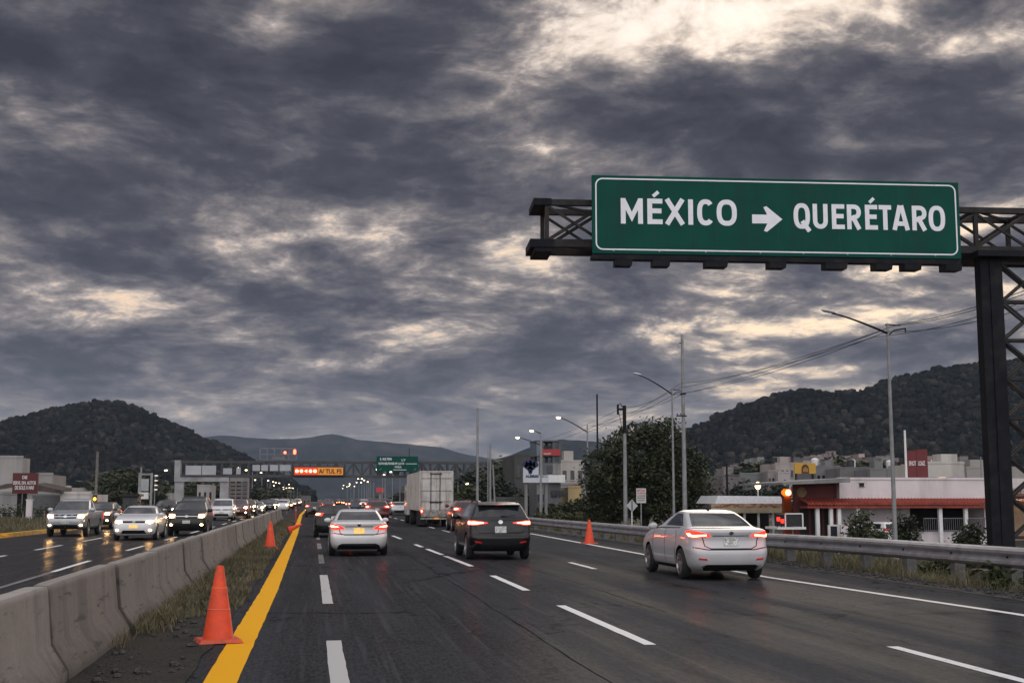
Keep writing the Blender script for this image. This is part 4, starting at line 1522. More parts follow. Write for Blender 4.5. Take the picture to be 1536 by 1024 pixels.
M_CONE = pmat('orange cone plastic', (0.74, 0.062, 0.012), 0.6, var=0.10, scale=7, dirt=(0.25, 0.05, 0.025), dirtamt=0.5)
M_CONEB = pmat('orange cone foot', (0.60, 0.085, 0.035), 0.6, var=0.15, dirt=(0.12, 0.05, 0.04), dirtamt=0.5)
M_CONER = pmat('cone ridge', (0.72, 0.14, 0.06), 0.55)
m = MB()
m.lathe([(0.0001, 0.93), (0.038, 0.93), (0.046, 0.915), (0.090, 0.66), (0.094, 0.655), (0.133, 0.40), (0.137, 0.395), (0.188, 0.045), (0.20, 0.032)], n=28)
cone = thing('traffic_cone', 'large orange traffic cone standing on the gravel beside the yellow line, nearest the camera', 'traffic cone', gnd(327, 963) + Vector((0.0, 0, 0.012)), 0.25, 'orange traffic cones')
cone.scale = (0.96, 0.96, 0.96)
c_ = m.build('cone_body', [M_CONE], cone, smooth=True)
for zz, rr_ in ((0.655, 0.094), (0.395, 0.137)):
    m = MB()
    m.lathe([(rr_ - 0.003, zz - 0.012), (rr_ + 0.004, zz), (rr_ - 0.004, zz + 0.010)], n=28)
    m.build('moulded_ring', [M_CONER], c_, smooth=True)
m = MB()
m.hexa([(-0.27, -0.25, 0), (0.27, -0.25, 0), (-0.27, 0.25, 0), (0.27, 0.25, 0), (-0.24, -0.22, 0.042), (0.24, -0.22, 0.042), (-0.24, 0.22, 0.042), (0.24, 0.22, 0.042)])
m.build('cone_foot', [M_CONEB], cone)
dup(cone, 'orange traffic cone on the median grass, beside the barrier, second along from the camera', gnd(405, 823) + Vector((0, 0, 0.012)), 0.1, 'orange traffic cones', 1.0)
k = dup(cone, 'orange traffic cone alone on the right edge line in front of the guardrail', gnd(884, 815) + Vector((0, 0, 0.004)), 0.5, 'orange traffic cones', 0.98)
k = dup(cone, 'dark red traffic cone knocked over on the median beside the yellow line', gnd(432, 800) + Vector((0, 0, 0.18)), 0.4, 'orange traffic cones', 0.8)
k.rotation_euler = (radians(68), 0.0, radians(100))
m = MB()
m.lathe([(0.0001, 1.15), (0.05, 1.14), (0.055, 0.05), (0.13, 0.035), (0.15, 0.0)], n=14)
dl = thing('delineator_post', 'slim red delineator post standing upright on the far median grass', 'delineator', gnd(443.5, 783) + Vector((0, 0, 0.012)))
m.build('post', [pmat('red delineator plastic', (0.45, 0.05, 0.03), 0.5)], dl, smooth=True)
m = MB()
m.lathe([(0.058, 0.80), (0.060, 0.81), (0.060, 0.92), (0.058, 0.93)], n=14)
m.build('reflective_band', [pmat('dull reflective band', (0.45, 0.22, 0.2), 0.4)], dl)


def blades(m, x, y, z, r, n, hgt, spread, lean=0.5, wid=0.008):
    for _ in range(n):
        a = r.uniform(0, 2 * pi)
        rr = spread * sqrt(r.random())
        bx, by = x + rr * cos(a), y + rr * sin(a)
        h = hgt * r.uniform(0.45, 1.25)
        la, ln = r.uniform(0, 2 * pi), h * lean * r.uniform(0.2, 1.2)
        wa = r.uniform(0, pi)
        wx, wy = wid * cos(wa), wid * sin(wa)
        tx, ty = bx + ln * cos(la), by + ln * sin(la)
        mx, my = bx + ln * 0.35 * cos(la), by + ln * 0.35 * sin(la)
        m.add([(bx - wx, by - wy, z), (bx + wx, by + wy, z), (mx + wx * 0.8, my + wy * 0.8, z + h * 0.6), (mx - wx * 0.8, my - wy * 0.8, z + h * 0.6), (tx, ty, z + h)],
              [(0, 1, 2, 3), (3, 2, 4)], r.choice((0, 0, 0, 0, 1, 1, 2)))


G_DRY = leaf_mat('dry grass', (0.10, 0.080, 0.046), (0.165, 0.132, 0.078), (0.25, 0.205, 0.125), 0.5)
G_OLIVE = leaf_mat('olive grass', (0.060, 0.054, 0.028), (0.105, 0.092, 0.048), (0.17, 0.145, 0.08), 0.5)
G_GREEN = leaf_mat('green grass', (0.036, 0.056, 0.020), (0.068, 0.092, 0.034), (0.12, 0.145, 0.058), 0.5)
r = R(5)
m = MB()
for _ in range(5200):
    y = 14.5 + 85 * r.random() ** 1.5
    t = r.random() ** 1.25
    x0, x1 = interp(BARX, y) + 0.30, interp(YEL, y) - 0.36
    dens = 0.5 + 0.9 * mn.noise((0.9 * y * 0.6, t * 2.2, 4.0))
    if y < 20.0:
        dens -= (20.0 - y) * 0.16 + 0.35 * t
    if r.random() > dens + (0.30 if t < 0.25 else 0.0):
        continue
    x = x0 + (x1 - x0) * t
    blades(m, x, y, 0.012, r, 10 if y < 45 else 5, 0.11 if t > 0.2 else 0.18, 0.12, 0.8, 0.006 if y < 40 else 0.012)
tag(m.build('grass', [G_DRY, G_OLIVE, G_GREEN], fix=False), 'dry grass tufts growing along the gravel median', 'grass', kind='stuff')
m = MB()
for _ in range(9000):
    y = 16 + 62 * r.random() ** 1.2
    x = interp(ASPH, y) + 0.55 + 9.5 * r.random() ** 1.5
    if 19 < x and y > 46:
        continue
    dens = 0.62 + 0.8 * mn.noise((x * 0.45, y * 0.35, 9.0))
    if r.random() > dens:
        continue
    z = ground_z(x, y)
    tall = r.random() < 0.12
    blades(m, x, y, z, r, 9, 0.40 if tall else 0.20, 0.16, 0.6, 0.008 if y < 35 else 0.014)
tag(m.build('grass', [G_OLIVE, G_DRY, G_GREEN], fix=False), 'straw and green verge grass behind the guardrail', 'grass', kind='stuff')
m = MB()
for _ in range(1800):
    y = 50 + 60 * r.random()
    x = interp(KRB, y) - 0.5 - 10 * r.random() ** 1.2
    blades(m, x, y, ground_z(x, y), r, 6, 0.28, 0.3, 0.6, 0.02)
tag(m.build('grass', [G_OLIVE, G_DRY, G_GREEN], fix=False), 'dull grass bank beyond the yellow kerb', 'grass', kind='stuff')
# loose stones on the fringe and median
m = MB()
for _ in range(1500):
    if r.random() < 0.85:
        y = 15 + 26 * r.random()
        x = interp(ASPH, y) + 0.0 + 0.75 * r.random()
    else:
        y = 12.5 + 10 * r.random()
        x = -2.2 + 1.0 * r.random()
    s = 0.012 + 0.04 * r.random() ** 3
    q = len(m.v)
    m.ball((x, y, 0.012 + s * 0.3), (s * r.uniform(0.7, 1.3), s * r.uniform(0.7, 1.3), s * 0.7), 6, 4)
    for i in range(q, len(m.v)):
        a, b, c = m.v[i]
        m.v[i] = (a + r.uniform(-s, s) * 0.25, b + r.uniform(-s, s) * 0.25, max(0.0, c))
tag(m.build('gravel', [pmat('grey stones', (0.048, 0.045, 0.042), 0.85, var=0.5, scale=14)]), 'loose grey stones along the road edge', 'gravel', kind='stuff')
# ------------------------------------------------------------------ guardrail on the right
GR = [(13.9, 12), (13.75, 16), (13.5, 20), (13.2, 24), (13.0, 28), (12.75, 31), (12.45, 34), (12.25, 40), (12.15, 47), (11.9, 56), (11.7, 64), (11.6, 80), (11.6, 120), (11.6, 180)]


def gr_x(y):
    return interp([(b, a) for a, b in GR], y)


def rail_z(y):
    return 0.38 - 0.09 * ease(27, 46, y)


gr = thing('guardrail', 'long grey steel guardrail on stout posts along the right road edge', 'guardrail', (13.2, 24, -0.2))
WB = [(0.0, 0.0), (-0.035, 0.035), (-0.085, 0.07), (-0.085, 0.125), (-0.03, 0.165), (-0.005, 0.20), (-0.03, 0.235), (-0.085, 0.275), (-0.085, 0.33), (-0.035, 0.365), (0.0, 0.40)]
m = MB()
ysg = [12 + 1.0 * i for i in range(60)] + [72 + 4 * i for i in range(28)]
for i, y in enumerate(ysg):
    x = gr_x(y)
    for (dx, dz) in WB:
        m.v.append((x + dx - 13.2, y - 24, rail_z(y) + dz + 0.2))
n = len(WB)
for i in range(len(ysg) - 1):
    for k in range(n - 1):
        m.f.append((i * n + k, i * n + k + 1, (i + 1) * n + k + 1, (i + 1) * n + k))
        m.mi.append(0)
rail = m.build('rail', [M_STEEL], gr, smooth=True, fix=False)
sm = rail.modifiers.new('sheet', 'SOLIDIFY')
sm.thickness = 0.012
# bolts and overlaps
for y in [13.2 + 2.0 * i for i in range(26)]:
    m = MB()
    m.lathe([(0.0001, -0.028), (0.024, -0.028), (0.024, 0.0)], (gr_x(y) - 0.005 - 13.2, y - 24, rail_z(y) + 0.40), 'X', 8)
    m.build('bolt', [M_RUSTSTEEL], rail)
M_POSTG = pmat('rail post', (0.15, 0.145, 0.14), 0.7, 0.2, 0.3, 4.0, dirt=(0.06, 0.05, 0.04), dirtamt=0.6)
yp = 13.2
k = 0
while yp < 120:
    x = gr_x(yp)
    m = MB()
    w = 0.11
    m.box(-0.11, 0.11, -w, w, -0.25, 0.66 + rail_z(yp) - 0.29)
    o = m.build('post', [M_POSTG], gr, (x + 0.12 - 13.2, yp - 24, ground_z(x + 0.2, yp) + 0.2 + 0.02))
    o.rotation_euler = (0.02 * sin(k * 3.1), 0.02 * cos(k * 2.3), 0.1 * sin(k))
    yp += 2.0 if yp < 60 else 4.0
    k += 1

# ------------------------------------------------------------------ near sign gantry
GY = 26.5
gp = at(1506, 850, GY)
gan = thing('sign_gantry', 'dark steel lattice gantry post and arm reaching over the right lanes', 'gantry', (gp.x, GY, 0), -radians(4.0))
gi = gan.matrix_basis.copy()
GM = Matrix.Translation(gan.location) @ Matrix.Rotation(-radians(4.0), 4, 'Z')
GMI = GM.inverted()


def gloc(px, py, off=0.0):
    """point of the gantry's own plane y = off seen at a picture point"""
    o = GMI @ Vector((0, 0, CAM_H))
    d = GMI.to_3x3() @ look(px, py)
    t = (off - o.y) / d.y
    return o + d * t


TL = gloc(800, 300).x
zt, zb = gloc(900, 300).z, gloc(900, 372).z
TR = 3.4
D0, D1 = 0.0, 0.95            # front and rear faces of the truss
m = MB()
for dy in (D0, D1):
    m.bar((TL + 0.15, dy, zt - 0.08), (TR, dy, zt - 0.08), 0.13, 0.13)
    m.bar((TL + 0.15, dy, zb + 0.09), (TR, dy, zb + 0.09), 0.15, 0.17)
m.build('chord', [M_RUSTSTEEL], gan)
m = MB()
nb = 11
xs = [TL + 0.30 + (TR - TL - 0.30) * i / nb for i in range(nb + 1)]
for i, x in enumerate(xs):
    for dy in (D0, D1):
        m.bar((x, dy, zb + 0.1), (x, dy, zt - 0.1), 0.09, 0.09)
        if i < nb:
            a, b = (zb + 0.15, zt - 0.15) if (i % 2 == 0 or x > 0) else (zt - 0.15, zb + 0.15)
            m.bar((x, dy + 0.01, a), (xs[i + 1], dy + 0.01, b), 0.07, 0.07)
            if xs[i + 1] > -0.6 or i < 2:
                m.bar((x, dy - 0.012, b), (xs[i + 1], dy - 0.012, a), 0.055, 0.055)
    for z in (zb + 0.1, zt - 0.09):
        m.bar((x, D0, z), (x, D1, z), 0.06, 0.06)
    if i < nb:
        m.bar((x, D0, zb + 0.1), (xs[i + 1], D1, zb + 0.1), 0.05, 0.05)
        m.bar((x, D0, zt - 0.09), (xs[i + 1], D1, zt - 0.09), 0.05, 0.05)
m.build('lattice', [M_RUSTSTEEL], gan)
m = MB()                       # boxed ends of the arm
m.box(TL, TL + 0.40, D0 - 0.08, D1 + 0.08, zt - 0.150, zt + 0.0)
m.build('end_box', [M_DARKSTEEL], gan)
m = MB()
m.box(TL - 0.08, TL + 0.46, D0 - 0.09, D1 + 0.09, zb - 0.01, zb + 0.17)
m.box(TL + 0.02, TL + 0.42, D0 - 0.06, D1 + 0.06, zb - 0.10, zb + 0.0)
m.build('end_box', [M_DARKSTEEL], gan)
zc = gloc(1490, 388).z
for s, nm in ((0, 'front'),):
    for lx in (0.0, 1.62):
        m = MB()               # I-section legs
        y0 = 0.10
        z0 = -0.30
        m.box(lx - 0.25, lx + 0.25, y0 - 0.15, y0 - 0.10, z0, zc)
        m.box(lx - 0.25, lx + 0.25, y0 + 0.10, y0 + 0.15, z0, zc)
        m.box(lx - 0.03, lx + 0.03, y0 - 0.10, y0 + 0.10, z0, zc)
        m.box(lx - 0.253, lx - 0.205, y0 - 0.10, y0 + 0.10, z0, zc)
        m.box(lx - 0.04, lx + 0.25, y0 - 0.175, y0 - 0.152, z0, zc)
        m.build('leg', [M_DARKSTEEL], gan)
m = MB()
m.box(-0.42, 2.0, -0.34, 1.05, zc, zc + 0.13)
m.box(-0.30, 1.9, -0.26, 0.98, zc + 0.13, zb - 0.01)
m.build('cap_beam', [M_DARKSTEEL], gan)
m = MB()
z = 0.75
lev = [0.85 + (zc - 0.95) * i / 7 for i in range(8)]
for i, z in enumerate(lev):
    for dy in (0.02, 0.18):
        m.bar((0.24, dy, z), (1.36, dy, z), 0.065, 0.065)
        if i + 1 < len(lev):
            a, b = (0.26, 1.34) if i % 2 else (1.34, 0.26)
            m.bar((a, dy + 0.02, z), (b, dy + 0.02, lev[i + 1]), 0.055, 0.055)
            m.bar((b, dy - 0.02, z), (a, dy - 0.02, lev[i + 1]), 0.045, 0.045)
m.build('lattice', [M_RUSTSTEEL], gan)
m = MB()
m.box(-0.55, 0.45, -0.55, 1.35, -0.5, 0.14)
m.box(1.2, 2.1, -0.55, 1.35, -0.5, 0.14)
m.build('concrete_footing', [M_CONC], gan)

# the big green sign, hung on the front of the arm
SO = -0.42
sl, sr = gloc(888, 320, SO).x, gloc(1440, 330, SO).x
st, sb = gloc(888, 262, SO).z * 0.5 + gloc(1440, 274, SO).z * 0.5, gloc(888, 381, SO).z * 0.5 + gloc(1440, 388, SO).z * 0.5
SWd, SH = sr - sl, st - sb
sg = thing('highway_sign', 'big green overhead highway sign reading MÉXICO, arrow, QUERÉTARO in white', 'road sign', GM @ Vector((sl, SO, sb)), -radians(4.0))
M_SGREEN = pmat('green sign sheeting', (0.001, 0.062, 0.045), 0.5, spec=0.12, var=0.10, scale=1.4, dirt=(0.010, 0.046, 0.038), dirtamt=0.75, streak=True)
M_SWHITE = pmat('white reflective lettering', (0.80, 0.80, 0.83), 0.4, var=0.05, scale=5, emit=(0.9, 0.92, 1.0), strength=0.0)
M_SEDGE = pmat('sign edge aluminium', (0.02, 0.07, 0.06), 0.5, 0.3)
m = MB()
m.box(0, SWd, 0, 0.06, 0, SH)
pan = m.build('sign_panel', [M_SGREEN], sg)
bv = pan.modifiers.new('edge', 'BEVEL')
bv.width = 0.012


def rounded(x0, x1, z0, z1, r, n=6):
    p = []
    for cx, cz, a0 in ((x1 - r, z1 - r, 0), (x0 + r, z1 - r, 90), (x0 + r, z0 + r, 180), (x1 - r, z0 + r, 270)):
        for k in range(n + 1):
            a = radians(a0 + 90 * k / n)
            p.append((cx + r * cos(a), cz + r * sin(a)))
    return p


def ring_mesh(m, outer, inner, y0, y1, mi=0):
    n = len(outer)
    v = [(a, y0, b) for a, b in outer] + [(a, y0, b) for a, b in inner] + [(a, y1, b) for a, b in outer] + [(a, y1, b) for a, b in inner]
    f = []
    for k in range(n):
        j = (k + 1) % n
        f += [(k, j, n + j, n + k), (2 * n + k, 3 * n + k, 3 * n + j, 2 * n + j), (k, 2 * n + k, 2 * n + j, j), (n + k, n + j, 3 * n + j, 3 * n + k)]
    m.add(v, f, mi)


m = MB()
ring_mesh(m, rounded(0.075, SWd - 0.075, 0.085, SH - 0.065, 0.16), rounded(0.105, SWd - 0.105, 0.115, SH - 0.095, 0.13), -0.006, -0.0005)
m.build('border', [M_SWHITE], pan)


def stroke(m, pts, t, y0):
    """flat stroke of width t along pts, mitred, with a little thickness"""
    P = [Vector(p) for p in pts]
    P = [p for i, p in enumerate(P) if i == 0 or (p - P[i - 1]).length > 0.004]
    Lf, Rg = [], []
    for i, p in enumerate(P):
        d0 = (p - P[i - 1]).normalized() if i else (P[1] - P[0]).normalized()
        d1 = (P[i + 1] - p).normalized() if i + 1 < len(P) else d0
        d = (d0 + d1).normalized()
        nn = Vector((-d.y, d.x))
        k = (t / 2) / max(0.5, nn.dot(Vector((-d0.y, d0.x))))
        Lf.append(p + nn * k)
        Rg.append(p - nn * k)
    n = len(P)
    v = [(p.x, y0, p.y) for p in Lf] + [(p.x, y0, p.y) for p in Rg] + [(p.x, 0.0, p.y) for p in Lf] + [(p.x, 0.0, p.y) for p in Rg]
    f = []
    for i in range(n - 1):
        f += [(i, i + 1, n + i + 1, n + i), (2 * n + i, 3 * n + i, 3 * n + i + 1, 2 * n + i + 1), (i, 2 * n + i, 2 * n + i + 1, i + 1), (n + i, n + i + 1, 3 * n + i + 1, 3 * n + i)]
    f += [(0, n, 3 * n, 2 * n), (n - 1, 3 * n - 1, 4 * n - 1, 2 * n - 1)]
    m.add(v, f)


def sup(cx, cz, rx, rz, a0, a1, n=26, e=2.5):
    out = []
    for k in range(n + 1):
        a = radians(a0 + (a1 - a0) * k / n)
        c, s_ = cos(a), sin(a)
        out.append((cx + rx * math.copysign(abs(c) ** (2 / e), c), cz + rz * math.copysign(abs(s_) ** (2 / e), s_)))
    return out


def glyph(ch, w, h, t):
    """capital letters of the road alphabet as strokes; each entry is one path"""
    q = t / 2
    R_, T_ = w - q, h - q
    if ch in 'EÉ':
        g = [[(q, 0), (q, h)], [(t * 0.9, T_), (w, T_)], [(t * 0.9, h * 0.52), (w * 0.93, h * 0.52)], [(t * 0.9, q), (w, q)]]
        if ch == 'É':
            g.append([(w * 0.38, h * 1.09), (w * 0.74, h * 1.27)])
        return g
    if ch == 'M':
        return [[(q, 0), (q, h)], [(R_, 0), (R_, h)], [(q * 1.05, h * 0.93), (w / 2, h * 0.27), (w - q * 1.05, h * 0.93)]]
    if ch == 'X':
        return [[(q * 0.9, 0), (w - q * 0.9, h)], [(q * 0.9, h), (w - q * 0.9, 0)]]
    if ch == 'I':
        return [[(q, 0), (q, h)]]
    if ch == 'C':
        return [sup(w / 2 + 0.02 * w, h / 2, w / 2 - q, h / 2 - q + 0.015 * h, 42, 318)]
    if ch in 'OQ':
        g = [sup(w / 2, h / 2, w / 2 - q, h / 2 - q + 0.015 * h, 90, 270), sup(w / 2, h / 2, w / 2 - q, h / 2 - q + 0.015 * h, -90, 90)]
        if ch == 'Q':
            g.append([(w * 0.52, h * 0.30), (w * 0.96, -h * 0.11)])
        return g
    if ch == 'U':
        return [[(q, h), (q, h * 0.34)] + sup(w / 2, h * 0.34, w / 2 - q, h * 0.34 - q, 180, 360, 18, 2.2) + [(R_, h)]]
    if ch == 'R':
        return [[(q, 0), (q, h)], [(t * 0.9, T_), (w * 0.5, T_)] + sup(w * 0.5, h * 0.70, w * 0.5 - q, h * 0.30 - q, 90, -90, 14, 2.2) + [(t * 0.9, h * 0.40 + q * 0)], [(w * 0.50, h * 0.42), (w - q * 0.9, 0)]]
    if ch == 'T':
        return [[(0, T_), (w, T_)], [(w / 2, 0), (w / 2, h - t * 0.9)]]
    if ch == 'A':
        return [[(q * 0.95, 0), (w * 0.5 - q * 0.3, h)], [(w - q * 0.95, 0), (w * 0.5 + q * 0.3, h)], [(w * 0.24, h * 0.26), (w * 0.76, h * 0.26)]]


CAPZ, CAPH = SH * 0.385, SH * 0.325
# left edge of every letter and its width, as shares of the sign
WORD = [('M', .0765, .059), ('É', .1475, .0405), ('X', .194, .054), ('I', .257, .0135), ('C', .280, .046), ('O', .3335, .0545),
        ('Q', .546, .0415), ('U', .5945, .038), ('E', .6425, .0325), ('R', .681, .036), ('É', .727, .032), ('T', .7625, .032), ('A', .796, .0445), ('R', .847, .0375), ('O', .8895, .0425)]
dz = 0
for ch, u, wd in WORD:
    m = MB()
    second = u > 0.5
    if second:
        u, wd = 0.542 + (u - 0.546) * 1.08, wd * 1.07
    z0 = CAPZ - (0.022 * SH if second else 0)
    hh = CAPH * (0.985 if second else 1)
    for k, path in enumerate(glyph(ch, wd * SWd, hh, hh * (0.178 if second else 0.19))):
        stroke(m, [(u * SWd + a, z0 + b) for a, b in path], hh * (0.178 if second else 0.19) * (0.72 if k == 4 else 1), -0.004 - 0.0012 * k)
    m.build('letter', [M_SWHITE], pan, fix=True)
m = MB()
ax, az = 0.429 * SWd, 0.475 * SH
al, ah = 0.082 * SWd, 0.165 * SH
m.prism([(ax, az - ah * 0.36), (ax + al * 0.50, az - ah * 0.34), (ax + al * 0.38, az - ah * 0.92), (ax + al * 0.48, az - ah), (ax + al, az), (ax + al * 0.48, az + ah), (ax + al * 0.38, az + ah * 0.92),
         (ax + al * 0.50, az + ah * 0.34), (ax, az + ah * 0.34)], -0.007, -0.001, axis='Y')
m.build('arrow', [M_SWHITE], pan)
for i in range(7):              # hangers on the back
    x = 0.3 + (SWd - 0.6) * i / 6
    m = MB()
    m.box(x - 0.04, x + 0.04, 0.06, 0.34, SH * 0.2, SH * 0.8)
    m.build('bracket', [M_DARKSTEEL], sg)
m = MB()                       # rivets along the sheet seams
rs = R(8)
for k in range(8):
    for q in (0.04, 0.96):
        x = SWd * (k + 0.5) / 8 + rs.uniform(-0.1, 0.1)
        m.lathe([(0.0001, -0.006), (0.013, -0.006), (0.016, 0.0)], (x, 0.0, SH * q), 'Y', 8)
m.build('rivets', [pmat('dull rivet', (0.35, 0.40, 0.38), 0.5, 0.3)], pan)
m = MB()
for k in range(1, 6):
    m.box(SWd * k / 6 - 0.004, SWd * k / 6 + 0.004, -0.0012, 0.0, 0.02, SH - 0.02)
m.build('sheet_seams', [pmat('sheet seam', (0.001, 0.035, 0.026), 0.6)], pan)
m = MB()
m.box(-0.02, SWd - 0.05, -0.06, 0.20, -0.13, -0.05)
m.box(0.0, SWd, -0.02, 0.10, -0.045, -0.02)
sbar = m.build('lamp_rail', [M_DARKSTEEL], sg)
for px in (932, 988, 1070, 1160, 1247, 1317, 1360, 1420):
    x = gloc(px, 392, SO).x - sl
    w = 0.20 if px not in (1070, 1247) else 0.26
    m = MB()
    m.hexa([(x - w, -0.40, -0.33), (x + w * 0.8, -0.40, -0.33), (x - w * 0.9, 0.02, -0.31), (x + w * 0.9, 0.02, -0.31), (x - w, -0.40, -0.20), (x + w * 0.9, -0.40, -0.20), (x - w * 0.9, 0.02, -0.12), (x + w, 0.02, -0.12)])
    m.bar((x, -0.02, -0.12), (x, 0.22, 0.02), 0.05, 0.05)
    m.build('floodlight', [M_DARKSTEEL], sbar)

# ------------------------------------------------------------------ far gantry over both carriageways
FY = 200.0
fg = thing('overhead_gantry', 'long grey lattice gantry spanning the whole motorway far ahead', 'gantry', (0, FY, 0))
xl, xr = at(265, 700, FY).x, at(835, 705, FY).x
fz1, fz0 = at(300, 691, FY).z, at(300, 715, FY).z
M_FG = pmat('grey gantry steel', (0.045, 0.045, 0.048), 0.6, 0.0, 0.25, 0.7)
M_FGL = pmat('pale gantry concrete', (0.30, 0.30, 0.31), 0.7, 0.0, 0.2, 0.5, dirt=(0.14, 0.13, 0.12), dirtamt=0.6)
m = MB()
for dy in (0, 1.6):
    m.bar((xl, dy, fz1 - 0.12), (xr, dy, fz1 - 0.12), 0.34, 0.34)
    m.bar((xl, dy, fz0 + 0.15), (xr, dy, fz0 + 0.15), 0.36, 0.38)
m.build('chord', [M_FG], fg)
m = MB()
n = 44
for i in range(n + 1):
    x = xl + (xr - xl) * i / n
    for dy in (0, 1.6):
        m.bar((x, dy, fz0 + 0.2), (x, dy, fz1 - 0.2), 0.22, 0.22)
        if i < n and x > at(420, 700, FY).x:
            x2 = xl + (xr - xl) * (i + 1) / n
            a, b = (fz0 + 0.2, fz1 - 0.2) if i % 2 else (fz1 - 0.2, fz0 + 0.2)
            m.bar((x, dy + 0.03, a), (x2, dy + 0.03, b), 0.19, 0.19)
m.build('lattice', [M_FG], fg)
for px in (268, 336):
    x = at(px, 740, FY).x
    m = MB()
    m.box(x - 0.65, x + 0.65, 0.1, 1.5, -0.3, fz0)
    m.build('leg', [M_FGL], fg)
x0 = at(262, 700, FY).x
m = MB()
m.box(x0, at(344, 700, FY).x, -0.15, 0.05, fz0 - 0.7, fz0 - 0.05)
m.box(x0, x0 + 0.9, -0.2, 1.7, fz0 - 0.1, fz1 + 0.1)
m.build('portal_beam', [M_FGL], fg)
for px in (826,):
    x = at(px, 740, FY).x
    m = MB()
    m.box(x - 0.4, x + 0.4, 0.2, 1.4, -0.5, fz0)
    m.build('leg', [M_FGL], fg)
for a, b, y0, y1 in ((279, 302, 698, 712), (303.5, 324, 698, 712), (335, 348, 702, 711), (355, 361, 701, 711), (379, 390, 697, 706), (392, 402, 697, 706), (405, 417, 697, 706), (420, 436, 697, 706)):
    p, q = at(a, y0, FY), at(b, y1, FY)
    m = MB()
    m.box(p.x, q.x, -0.32, -0.18, q.z, p.z)
    m.build('grey_panel', [pmat('pale sheet panel', (0.36, 0.37, 0.39), 0.6, 0.0, 0.12, 0.3)], fg)
# maintenance cage with two red lamps on top
p, q = at(390, 672, FY), at(444, 690, FY)
m = MB()
zz = at(400, 681, FY).z
for z in (p.z, zz):
    m.bar((p.x, 0, z), (q.x, 0, z), 0.10, 0.10)
    m.bar((p.x, 1.5, z), (q.x, 1.5, z), 0.10, 0.10)
for i in range(6):
    x = p.x + (q.x - p.x) * i / 5
    for dy in (0, 1.5):
        m.bar((x, dy, fz1), (x, dy, p.z), 0.08, 0.08)
m.box(p.x, q.x, 0, 1.5, zz - 0.9, zz - 0.75)
a, b = at(408, 684, FY), at(427, 690, FY)
m.box(a.x, b.x, 0.2, 1.2, fz1 + 0.02, a.z)
cage = m.build('maintenance_cage', [pmat('cage steel', (0.16, 0.17, 0.19), 0.6, 0.3)], fg)
for px, py in ((427.5, 678.5), (442, 676), (442, 679)):
    m = MB()
    c = at(px, py, FY - 0.2)
    m.ball((c.x, -0.3, c.z), (0.22, 0.14, 0.22), 10, 8)
    m.build('red_lamp', [pmat('lit red beacon', (0.8, 0.1, 0.05), 0.4, emit=(1, 0.10, 0.05), strength=6)], cage)
# variable message sign: a row of red arrows, then amber lettering
p, q = at(441.5, 700.5, FY - 0.7), at(514.5, 712, FY - 0.7)
vm = thing('message_sign', 'lit red and amber electronic message sign on the far gantry', 'electronic sign', (p.x, FY - 0.8, q.z))
VW, VH = q.x - p.x, p.z - q.z
m = MB()
m.box(-0.15, VW + 0.15, 0.02, 0.5, -0.15, VH + 0.15)
cs = m.build('housing', [M_BLACK], vm)
m = MB()
m.box(0, VW * 0.48, -0.01, 0.018, 0, VH)
m.build('red_screen', [pmat('lit red screen', (0.4, 0.03, 0.01), 0.5, emit=(1.0, 0.06, 0.008), strength=0.55)], vm)
m = MB()
m.box(VW * 0.482, VW, -0.01, 0.018, 0, VH)
am = m.build('amber_screen', [pmat('lit amber screen', (0.4, 0.2, 0.02), 0.5, emit=(1.0, 0.26, 0.012), strength=0.34)], vm)
for i in range(5):
    m = MB()
    x = VW * (0.055 + 0.092 * i)
    s = VH * 0.22
    if i == 2:
        m.prism([(x - s, VH / 2), (x + s * 0.7, VH / 2 + s), (x + s * 0.7, VH / 2 - s)], -0.05, -0.011, axis='Y')
    else:
        m.ball((x, -0.03, VH / 2), (s, 0.03, s), 12, 6)
    m.build('lamp_cell', [pmat('lit lamp cell', (0.9, 0.6, 0.4), 0.4, emit=(1.0, 0.50, 0.20), strength=3.5)], vm)
me = text_mesh('A/ TUL F5', VW * 0.47, VH * 0.62, 0.03, 0.03)
me.materials.append(M_BLACK)
link('lettering', me, am, (VW * 0.50, -0.012, VH * 0.18))
# green direction sign
p, q = at(565, 684, FY - 0.9), at(627, 707, FY - 0.9)
gs = thing('direction_sign', 'small green direction sign with white lines of text on the far gantry', 'road sign', (p.x, FY - 1.0, q.z))
VW, VH = q.x - p.x, p.z - q.z
m = MB()
m.box(0, VW, 0, 0.15, 0, VH)
pn = m.build('sign_panel', [M_SGREEN], gs)
for s, x0, x1, z0, z1 in (('S. KILTEN', 0.08, 0.36, 0.74, 0.90), ('LY', 0.60, 0.70, 0.70, 0.82), ('ROTN BIELTIONES MY LLO 70', 0.05, 0.66, 0.45, 0.60), ('NTSLIA', 0.44, 0.60, 0.24, 0.36)):
    me = text_mesh(s, (x1 - x0) * VW, (z1 - z0) * VH, 0.02, 0.02)
    me.materials.append(M_SWHITE)
    link('lettering', me, pn, (x0 * VW, -0.002, z0 * VH))
m = MB()
m.box(0.70 * VW, 0.97 * VW, -0.02, -0.001, 0.50 * VH, 0.53 * VH)
m.box(0.40 * VW, 0.72 * VW, -0.02, -0.001, 0.10 * VH, 0.13 * VH)
for x in (0.07, 0.90):
    m.bar((x * VW, -0.012, 0.08 * VH), ((x + 0.05) * VW, -0.012, 0.22 * VH), 0.12, 0.02)
m.build('rule', [M_SWHITE], pn)

# ------------------------------------------------------------------ traffic on our side
sed_b = car_sedan('sedan', True, 1.0, 'b')
sed_a = car_sedan('sedan', True, 0.95, 'a')
suvh = car_suv('sport_utility', True)


